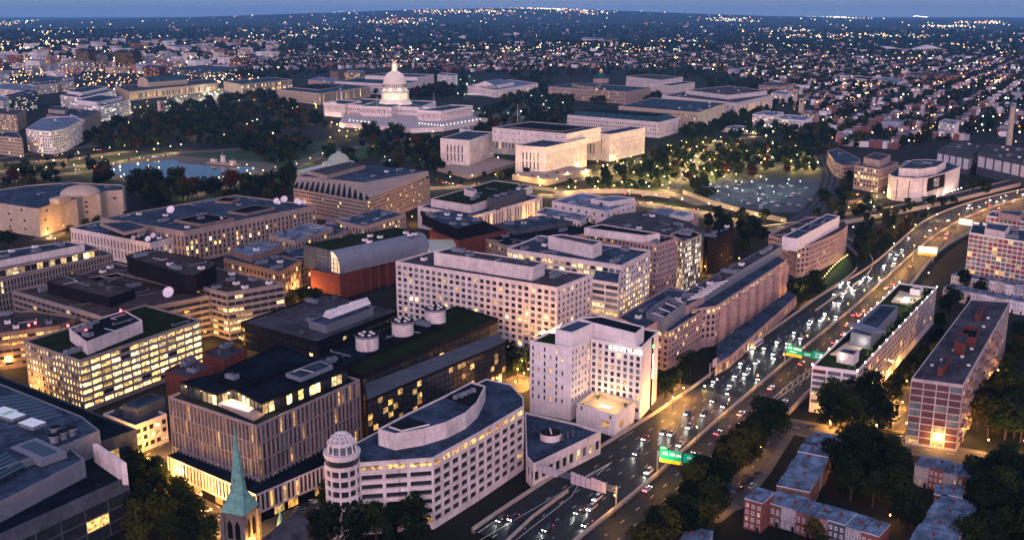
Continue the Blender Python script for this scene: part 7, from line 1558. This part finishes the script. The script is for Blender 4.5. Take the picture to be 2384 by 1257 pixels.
# ================= houses =================
HM=[W('house_brick_red',(.19,.075,.065)),W('house_brick_brown',(.15,.09,.08)),W('house_cream',(.46,.40,.36)),W('house_grey',(.27,.28,.33)),W('house_white',(.62,.60,.63)),W('house_slate_blue',(.05,.07,.11)),W('house_rose',(.33,.17,.16))]
def townhouse(X,Y,ang,w,d,h,mi,label,group,lit=.15,mansard=False,parts=True):
    rt=thing('townhouse',label,'house',(X,Y,0),ang,group); r2=random.Random(int(X*13+Y*7)); b=MB(); pn=[]
    poly=[(-w/2,-d/2),(w/2,-d/2),(w/2,d/2),(-w/2,d/2)]; m=HM[mi]
    st=S(bay=w/3 if w<7 else 2.4,fl=2.9,ww=.42,wh=.5,dep=.15,lit=lit,top=.9,bot=.4,litm=LITO)
    facade(b,poly[0],poly[1],0,h,st,m,pn,r2)
    for i in(1,2,3): facade(b,poly[i],poly[(i+1)%4],0,h,None,m,[],r2)
    b.build('wall',rt); r=MB(); r.prism(inset(poly,-.15),h-.02,h+.25,WHT if r2.random()<.3 else GREY,R_TIN); ro=r.build('roof',rt); c=MB(); c.box((r2.uniform(-1,1),r2.uniform(-2,2),h+.7),(.8,.8,1.1),BRICK); c.build('chimney',ro); v=MB(); v.box((r2.uniform(-2,2),r2.uniform(-3,3),h+.5),(1.2,.9,.5),R_LITE); v.build('skylight',ro)
    for p in pn:
        o=link('window',pane(p[4],p[5],p[6]),rt,(p[0],p[1],p[2]),p[3]); f=PANE.get('frame%.1f%.1f'%(p[4],p[5]))
        if not f:
            fb=MB(); W_,H_=p[4],p[5]
            for cx,cz,sx,sz in((0,H_/2,W_+.3,.16),(0,-H_/2,W_+.3,.16),(-W_/2,0,.16,H_),(W_/2,0,.16,H_),(0,0,W_,.07),(0,0,.07,H_)): fb.box((cx,-.16,cz),(sx,.1,sz),WHT)
            f=PANE['frame%.1f%.1f'%(p[4],p[5])]=fb.data('frame')
        link('frame',f,o)
    dd=MB(); dd.box((w*.32,-d/2-.06,1.05),(1,.12,2.1),DARK); dd.build('door',rt)
    return rt
def rowof(px0,px1,n,d,h,cols_,lab,grp,lit=.12,wob=1.0,back=False):
    A=Vector(P(*px0,h)); B=Vector(P(*px1,h)); t=(B-A)/n; w=t.length; e=t.normalized(); nn=Vector((-e.y,e.x)); 
    if back: nn=-nn
    ang=math.atan2(e.y,e.x)+(math.pi if back else 0)
    for k in range(n):
        c=A+t*(k+.5)+nn*(d/2+(0.5*wob if k%2 else 0)); q=c; hh=h+(.35 if k%3==1 else 0)*wob
        townhouse(q.x,q.y,ang,w-.02,d,hh,cols_[k%len(cols_)],lab%NAMC[cols_[k%len(cols_)]],grp,lit)
        FB.append((q.x-w,q.y-w,q.x+w,q.y+w,[(q.x-w/2,q.y-d/2),(q.x+w/2,q.y-d/2),(q.x+w/2,q.y+d/2),(q.x-w/2,q.y+d/2)]))
NAMC=['red brick','brown brick','cream','grey','white','dark slate','rose-pink']
R_TIN=MATS['near_tin_roof'] if 'near_tin_roof' in MATS else mat('near_tin_roof',(.11,.16,.235),.6,.6,.3)
rowof((1782,1168),(2046,1249),7,11,8.5,[1,3,0,6,5,3,0],'%s townhouse in the nearest front row, lower right','nearest townhouse row')
rowof((1734,1160),(1775,1172),1,11,11.5,[0],'taller %s corner townhouse with lit ground floor, lower right','nearest townhouse row',.3)
rowof((1808,1130),(1868,1035),5,12,8.5,[1,1,3,1,3],'dark %s townhouse with white party walls in the receding row','receding townhouse row',back=True,lit=.02)
rowof((1874,1025),(1935,1042),2,12,8.5,[5,3],'%s townhouse of the short rear pair behind the receding row','rear townhouses',.05); rowof((2000,1040),(2050,1054),2,11,8.5,[3,3],'%s townhouse of the small half-hidden pair','rear townhouses',.05)
rowof((2130,1082),(2265,1115),4,11,8.5,[3,0,3,1],'%s townhouse in the far right row under trees','right townhouse row',.1); rowof((2175,1150),(2240,1162),2,9,8.5,[1,3],'%s townhouse lit by the doorway lamp at right','right townhouse row',.4)
rowof((2085,1300),(2190,1150),6,13,8.5,[3,5,1,3,3,1],'%s townhouse in the right hand receding row','right receding row',back=True,lit=.02)
rowof((1580,1262),(1640,1275),2,11,8,[1,3],'%s townhouse roof cut by the bottom edge','bottom edge houses',.02)
rowof((2196,668),(2384,705),9,10,8,[4,4,2,4],'%s house in the white terrace above the apartment slabs','white terrace',.08); rowof((2215,640),(2384,668),8,10,8,[4,2,4,3],'%s house in the second white terrace','second white terrace',.08); rowof((2300,655),(2384,668),0 or 4,10,7,[4,3],'%s low roofed house behind the white terrace','low roofed houses',.08)
# procedural neighbourhoods: blocks on the city grid
excl=[[(-400,1300),(-400,112),(420,112),(520,165),(860,160),(1080,168),(1290,165),(1450,160),(1640,163),(1760,188),(1850,215),(1915,262),(1925,335),(2000,352),(2110,345),(2480,300),(2480,1300)],[(2010,122),(2240,122),(2240,138),(2010,138)]]
houses=[]; streets_ns=[]; tpts=[]; lamps_far=[]
rh=random.Random(77)
BE,BN=150,118
for bi in range(-60,60):
    for bj in range(-60,60):
        x0,y0=bi*BE,bj*BN; u=x0*RT[0]+y0*RT[1]; v=x0*FH[0]+y0*FH[1]
        if v<600 or v>5000 or abs(u)>v*.62+150: continue
        if rh.random()<.10: continue
        ns=rh.random()<.45; jx=rh.uniform(-9,9); jy=rh.uniform(-9,9)
        if rh.random()<.14:
            cx,cy=x0+BE*.5+jx,y0+BN*.5+jy; px,py=proj(cx,cy,0)
            if not any(inpoly(px,py,e) for e in excl) and py>96 and not blocked(cx,cy,20): houses.append((cx,cy,rh.uniform(25,50),rh.uniform(16,30),rh.uniform(9,17),rh.choice([2,4,6,0,3]),math.hypot(cx,cy)))
        for side in(0,1):
            s_=10; SL=BN if ns else BE
            while s_<SL-14:
                w=rh.choice([5.5,6,6.5,7,9,12]); hh=rh.uniform(7,12); d=rh.uniform(9,15); off=(20 if side==0 else (BE if ns else BN)-20)+rh.uniform(-2.5,2.5)
                if rh.random()<.06: s_+=rh.uniform(8,30)
                cx,cy=(x0+off,y0+s_+w/2) if ns else (x0+s_+w/2,y0+off); 
                if ns: cx+=0
                px,py=proj(cx,cy,0)
                if not any(inpoly(px,py,e) for e in excl) and py>96 and rh.random()<.92 and not blocked(cx,cy,3):
                    houses.append((cx,cy,d if ns else w,w if ns else d,hh,rh.choices(range(7),[4,3,4,3,4,1,2])[0],math.hypot(cx,cy)))
                s_+=w
        for k in range(24):
            tx=x0+rh.uniform(0,BE); ty=y0+rh.choice([rh.uniform(-2,12),rh.uniform(BN*.3,BN*.7),rh.uniform(BN-12,BN+2),rh.uniform(0,BN)]); px,py=proj(tx,ty,0)
            if not any(inpoly(px,py,e) for e in excl) and not blocked(tx,ty,3): tpts.append((tx,ty))
        for k in range(18):
            q_=rh.random(); tx,ty=((x0+rh.uniform(0,BE),y0+4) if q_<.45 else (x0+4,y0+rh.uniform(0,BN)) if q_<.85 else (x0+rh.uniform(0,BE),y0+rh.uniform(0,BN))); px,py=proj(tx,ty,0)
            if not any(inpoly(px,py,e) for e in excl) and not blocked(tx,ty,3) and rh.random()<.62: lamps_far.append((tx,ty))
houses=[h_ for h_ in houses if -60<proj(h_[0],h_[1],0)[0]<2450]; houses.sort(key=lambda h_:h_[6]); near_h=houses[:250]; far_h=houses[250:]
HB={}
def hbody(w,d,h,mi):
    w=round(w/2)*2; k=(w,round(d/2)*2,round(h/2)*2,mi)
    if k not in HB:
        b=MB(); d2,h2=k[1],k[2]; pn=[]; r2=random.Random(int(w*10+d2+h2+mi)); poly=[(-w/2,-d2/2),(w/2,-d2/2),(w/2,d2/2),(-w/2,d2/2)]
        st=S(bay=w/2.0 if w<7 else 3,fl=3,ww=.4,wh=.5,dep=.15,lit=.18,top=.8,bot=.3,litm=LITO); facade(b,poly[0],poly[1],0,h2,st,HM[mi],pn,r2); facade(b,poly[3],poly[0],0,h2,None,HM[mi],[],r2); facade(b,poly[2],poly[3],0,h2,None,HM[mi],[],r2); facade(b,poly[1],poly[2],0,h2,None,HM[mi],[],r2)
        r=MB(); r.prism(inset(poly,-.15),h2-.02,h2+.3,WHT if mi%2 else GREY,[R_TIN,R_LITE,R_TIN][mi%3]); r.box((w*.2,1,h2+.9),(.9,.9,1.2),BRICK); HB[k]=(b.data('wall'),r.data('roof'),pn)
    return HB[k]
for cx,cy,w,d,hh,mi,_ in near_h:
    wm,rm,pn=hbody(w,d,hh,mi); px,py=proj(cx,cy,0); where='left' if px<800 else ('middle' if px<1500 else 'right')
    rt=thing('row_house','small %s row house in the %s far neighbourhood'%(NAMC[mi],where),'house',(cx,cy,0),0,'row houses of the neighbourhood'); link('wall',wm,rt); link('roof',rm,rt)
    for p in pn[:6]: link('window',pane(p[4],p[5],p[6]),rt,(p[0],p[1],p[2]),p[3])
R_LT2=mat('silver_painted_roof',(.42,.42,.46),.7,.3,.2); b=MB(); hr_=random.Random(5)
for cx,cy,w,d,hh,mi,dist in far_h:
    if dist>3200: w*=1.5
    poly=[(cx-w/2,cy-d/2),(cx+w/2,cy-d/2),(cx+w/2,cy+d/2),(cx-w/2,cy+d/2)]; b.prism(poly,0,hh,HM[mi],[R_TIN,R_LT2,R_LITE][mi%3])
    if hr_.random()<.10: x=cx+hr_.uniform(-w*.3,w*.3); b.face([(x-.7,cy-d/2-.05,3),(x+.7,cy-d/2-.05,3),(x+.7,cy-d/2-.05,5),(x-.7,cy-d/2-.05,5)],LITO)
tag(b.build('row_house'),kind='stuff')
tpts+=[]; stuff_trees('neighbourhood_trees',[p for p in tpts if math.hypot(*p)<2600],lambda x,y:0,7.6,60,.6); stuff_trees('distant_trees',[p for p in tpts if math.hypot(*p)>=2600],lambda x,y:0,8,26,.9)
# cross streets of the neighbourhood
b=MB()
for bi in range(-60,60):
    X=bi*BE+2; 
    for bj in range(-60,60):
        Y=bj*BN+1; u=X*RT[0]+Y*RT[1]; v=X*FH[0]+Y*FH[1]
        if v<1200 or v>5000 or abs(u)>v*.62: continue
        px,py=proj(X,Y,0)
        if any(inpoly(px,py,e) for e in excl): continue
        b.face([(X,Y,.016),(X+BE,Y,.016),(X+BE,Y+9,.016),(X,Y+9,.016)],ASPH); b.face([(X,Y,.02),(X+9,Y,.02),(X+9,Y+BN,.02),(X,Y+BN,.02)],ASPH)
tag(b.build('street_grid'),kind='structure')
# far woods on the hills
fp=[]
for k in range(9000):
    r_=rg.uniform(4700,11000); a=rg.uniform(-.56,.56); u,v=r_*math.sin(a),r_*math.cos(a); fp.append((u*RT[0]+v*FH[0],u*RT[1]+v*FH[1]))
stuff_trees('far_woodland',fp,lambda x,y:hillz(x,y)-2,13,12,1.3,w=(.62,.3,.04,.04))
# far lights: clusters and lone ones; one object per tint
def far_lights(name,pts,r,m,zf=lambda x,y:0,h=6):
    oc=np.array([(1,0,0),(0,1,0),(-1,0,0),(0,-1,0),(0,0,1),(0,0,-1)],float); fc=[(0,1,4),(1,2,4),(2,3,4),(3,0,4),(1,0,5),(2,1,5),(3,2,5),(0,3,5)]; vs=[];fs=[]
    for i,(x,y) in enumerate(pts):
        rr=r(math.hypot(x,y))*(.6+.9*((i*7919)%101/101)**2.5*1.6); z=zf(x,y)+h; vs+=[(x+a*rr,y+b_*rr,z+c*rr) for a,b_,c in oc]; fs+=[(a+6*i,b_+6*i,c+6*i) for a,b_,c in fc]
    me=bpy.data.meshes.new(name); me.from_pydata(vs,[],fs); me.materials.append(m); o=link(name,me); tag(o,kind='stuff'); return o
rg2=np.random.default_rng(9); FL_=[('y',emis('far_light_warm',(1,.5,.14),11)),('w',emis('far_light_white',(1,.8,.55),11)),('o',emis('far_light_orange',(1,.28,.05),10)),('g',emis('far_light_greenish',(.65,1,.6),6))]
groups={k:[] for k,_ in FL_}
for i,p in enumerate(lamps_far): groups[['y','w','y','o','w','g','y'][i%7]].append(p)
def wpt(px,py): return P(px,py,0)
clusters=[(60,112,70,10,110),(150,105,70,8,110),(200,118,60,6,40),(560,98,110,7,70),(680,88,80,6,70),(750,78,40,4,30),(300,90,90,5,40),(120,82,80,5,30),(930,68,80,4,50),(1010,58,60,3,40),(1180,48,70,3,60),(1130,58,90,3,60),(1280,52,90,3,70),(1360,57,70,3,50),(1450,42,80,2,60),(1560,40,60,2,40),(1680,44,50,2,40),(1700,62,60,3,40),(1820,78,80,4,60),(1900,88,130,5,110),(1960,50,60,2,50),(2030,85,90,3,60),(2130,88,70,3,60),(1840,112,60,3,40),(1560,100,90,5,60),(1740,108,120,4,50),(2200,70,60,3,40),(2240,108,80,4,60),(2290,60,60,4,40),(2320,120,80,6,60),(2370,98,40,5,30),(2300,195,80,9,60),(2000,200,90,8,50),(1380,112,120,9,60),(900,125,90,10,60),(30,60,60,5,30),(40,140,90,10,80),(330,145,120,10,60)]
for cx,cy,sx,sy,n_ in clusters:
    for k in range(int(n_*1.7)):
        px=cx+rg2.normal()*sx*.5; py=max(36+abs(px-1150)*.018,cy+rg2.normal()*sy*.5); groups[['w','y','w','o','g','y'][rg2.integers(6)]].append(wpt(px,py))
for k in range(650):
    px=rg2.uniform(-40,2420); py=44+abs(px-1150)*.018+rg2.uniform(0,1)**1.4*85; groups[['w','y','o','y','g','w'][rg2.integers(6)]].append(wpt(px,py))
# city lights, upper left
for k in range(900):
    px=rg2.uniform(0,620); py=rg2.uniform(95,215)-max(0,px-400)*.1; groups[['y','w','o','y'][rg2.integers(4)]].append(wpt(px,py))
for k in range(90): px=rg2.uniform(1960,2384); py=200+rg2.normal()*8+(px-2000)*.0; groups['o'].append(wpt(px,py))
for k in range(150): px=rg2.uniform(1640,2384); py=rg2.uniform(215,345); groups[['y','w','y'][rg2.integers(3)]].append(wpt(px,py)) 
for (k,m) in FL_: 
    a=[p for p in groups[k] if math.hypot(*p)<4700]; c=[p for p in groups[k] if math.hypot(*p)>=4700]
    far_lights('city_light',a,lambda d:.22+d*.00030,m,h=7); far_lights('distant_light',c,lambda d:.3+d*.00022,m,zf=hillz,h=9)
# lit stadium on the skyline and radio masts
X,Y=P(2143,51,0); t=thing('lit_stadium','brilliantly lit stadium on the skyline at right','stadium',(X,Y,hillz(X,Y))); b=MB(); b.cyl((0,0),150,0,40,GREY,24); b.build('stand',t); b=MB()
for k in range(18): a=(k-9)*17; b.box((a*RT[0],a*RT[1],48+10*math.exp(-((k-4)/4)**2)*2),(12,12,12),emis('stadium_light',(1,.93,.9),3.5)); b.box((a*RT[0],a*RT[1],20),(3,3,40),GREY)
b.build('floodlights',t)
for x,y,z_ in((1564,40,150),(566,47,150),(1315,36,130),(1500,35,120)):
    X,Y=P(x,y,0); t=thing('radio_mast','thin radio mast with red lights on the skyline','mast',(X,Y,hillz(X,Y)),group='radio masts on the skyline'); b=MB(); b.cyl((0,0),3,0,z_,METAL,4,r2=1); b.build('mast',t); b=MB()
    for q in(.5,1): b.cyl((0,0),7,z_*q,z_*q+12,emis('mast_red_light',(1,.08,.1),1.5),6)
    b.build('warning_light',t)
# far large blocks
rb=random.Random(3)
b=MB()
for k in range(420):
    px=rb.uniform(0,2384); py=62+abs(px-1150)*.012+rb.random()**1.3*80; X,Y=P(px,py,0); w=rb.uniform(20,60); d=rb.uniform(14,30); hh=rb.uniform(8,20)
    if any(inpoly(px,py,e) for e in excl): continue
    z=hillz(X,Y) if math.hypot(X,Y)>4650 else 0; a=rb.choice([0,0,.4]); b.box((X,Y,z+hh/2),(w,d,hh),HM[rb.choice([2,4,3,6,2])],a,R_LITE)
    if rb.random()<.5: b.box((X-w*.1,Y-d/2-.2,z+hh*.45),(w*.5,.3,1.6),LITW if rb.random()<.5 else LITO)
tag(b.build('distant_building'),kind='stuff')
rb=random.Random(8)
for k in range(150):   # mid-sized city blocks, upper left
    px=rb.uniform(-20,640); py=rb.uniform(100,178)+max(0,150-px)*.18-max(0,px-420)*.08; X,Y=P(px,py,0)
    if blocked(X,Y,25): continue
    w=rb.uniform(28,60); d=rb.uniform(22,45); hh=rb.uniform(14,34); mi=rb.choice([2,4,3,6,0,3,4]); q=[(X-w/2,Y-d/2),(X+w/2,Y-d/2),(X+w/2,Y+d/2),(X-w/2,Y+d/2)]
    t=thing('city_block','%s city block %s upper left'%(NAMC[mi],'low' if hh<22 else 'tall'),'building',(X,Y,0),group='city blocks upper left'); pn=[]; mass(t,q,0,hh,S(bay=5,fl=4.2,ww=rb.choice([.5,.9]),wh=.45,dep=.3,lit=rb.uniform(.1,.5),top=1.2,litm=rb.choice([LITO,LIT,LITW])),HM[mi],rb.choice([R_LITE,R_BLUE,R_GREY]),pn,rb,.8); put_panes(t,pn,24); FB.append((X-w/2,Y-d/2,X+w/2,Y+d/2,q))
    for o in t.children: o.location=(o.location[0]-X,o.location[1]-Y,o.location[2])
# ================= labels: single each thing out =================
def nth(n):
    w=['','','second','third','fourth','fifth','sixth','seventh','eighth','ninth','tenth']
    if n==1: return ''
    return (w[n]+' ') if n<=10 else ('%d%s '%(n,'th' if 10<n%100<14 else {1:'st',2:'nd',3:'rd'}.get(n%10,'th')))
byl={}
for o,l,p in REG: byl.setdefault(l,[]).append((p[0],o))
for l,v in byl.items():
    if len(v)>1:
        v.sort(key=lambda t:t[0])
        for i,(x,o) in enumerate(v): o['label']=(l+', '+(('leftmost of them' if i==0 else '%sfrom the left'%nth(i+1)) if i<len(v)-1 else 'rightmost of them'))
# ================= light =================
EX=1.22
sc.view_settings.exposure=EX
for m in bpy.data.materials:
    if m.use_nodes and 'Principled BSDF' in m.node_tree.nodes:
        for nd in m.node_tree.nodes:
            if nd.type=='BSDF_PRINCIPLED':
                es=nd.inputs['Emission Strength']
                if es.is_linked: 
                    l=es.links[0].from_socket; mu=m.node_tree.nodes.new('ShaderNodeMath'); mu.operation='MULTIPLY'; mu.inputs[1].default_value=.5; m.node_tree.links.new(l,mu.inputs[0]); m.node_tree.links.new(mu.outputs[0],es)
                else: es.default_value*=.5
for l in bpy.data.lights: l.energy*=.5*(2.3 if l.name.startswith('lamp_') else LAMPK)
SKY=dict(el=1.5,az=245,ns=.02,gs=1.0,hor=(.095,.122,.19),mid=(.08,.122,.22),zen=(.055,.095,.19),west=(.58,.41,.47),se=.9,sc=(1,.6,.68),sa=40,sel=9)
make_sky(SKY)
AIR=bpy.data.materials.new('haze_air'); AIR.use_nodes=True; nt=AIR.node_tree; nt.nodes.clear(); pv_=nt.nodes.new('ShaderNodeVolumePrincipled'); pv_.inputs['Color'].default_value=(.2,.55,1,1); pv_.inputs['Density'].default_value=3e-5; mo=nt.nodes.new('ShaderNodeOutputMaterial'); nt.links.new(pv_.outputs[0],mo.inputs['Volume'])
b=MB(); b.box((0,0,174),(60000,60000,350),AIR); o=b.build('haze'); tag(o,kind='stuff'); sc.cycles.volume_bounces=0
import os
if os.environ.get('LBL'):
    for o in sc.objects:
        if o.get('label') and not(4<=len(o['label'].split())<=16): print('LONG',len(o['label'].split()),o['label'])
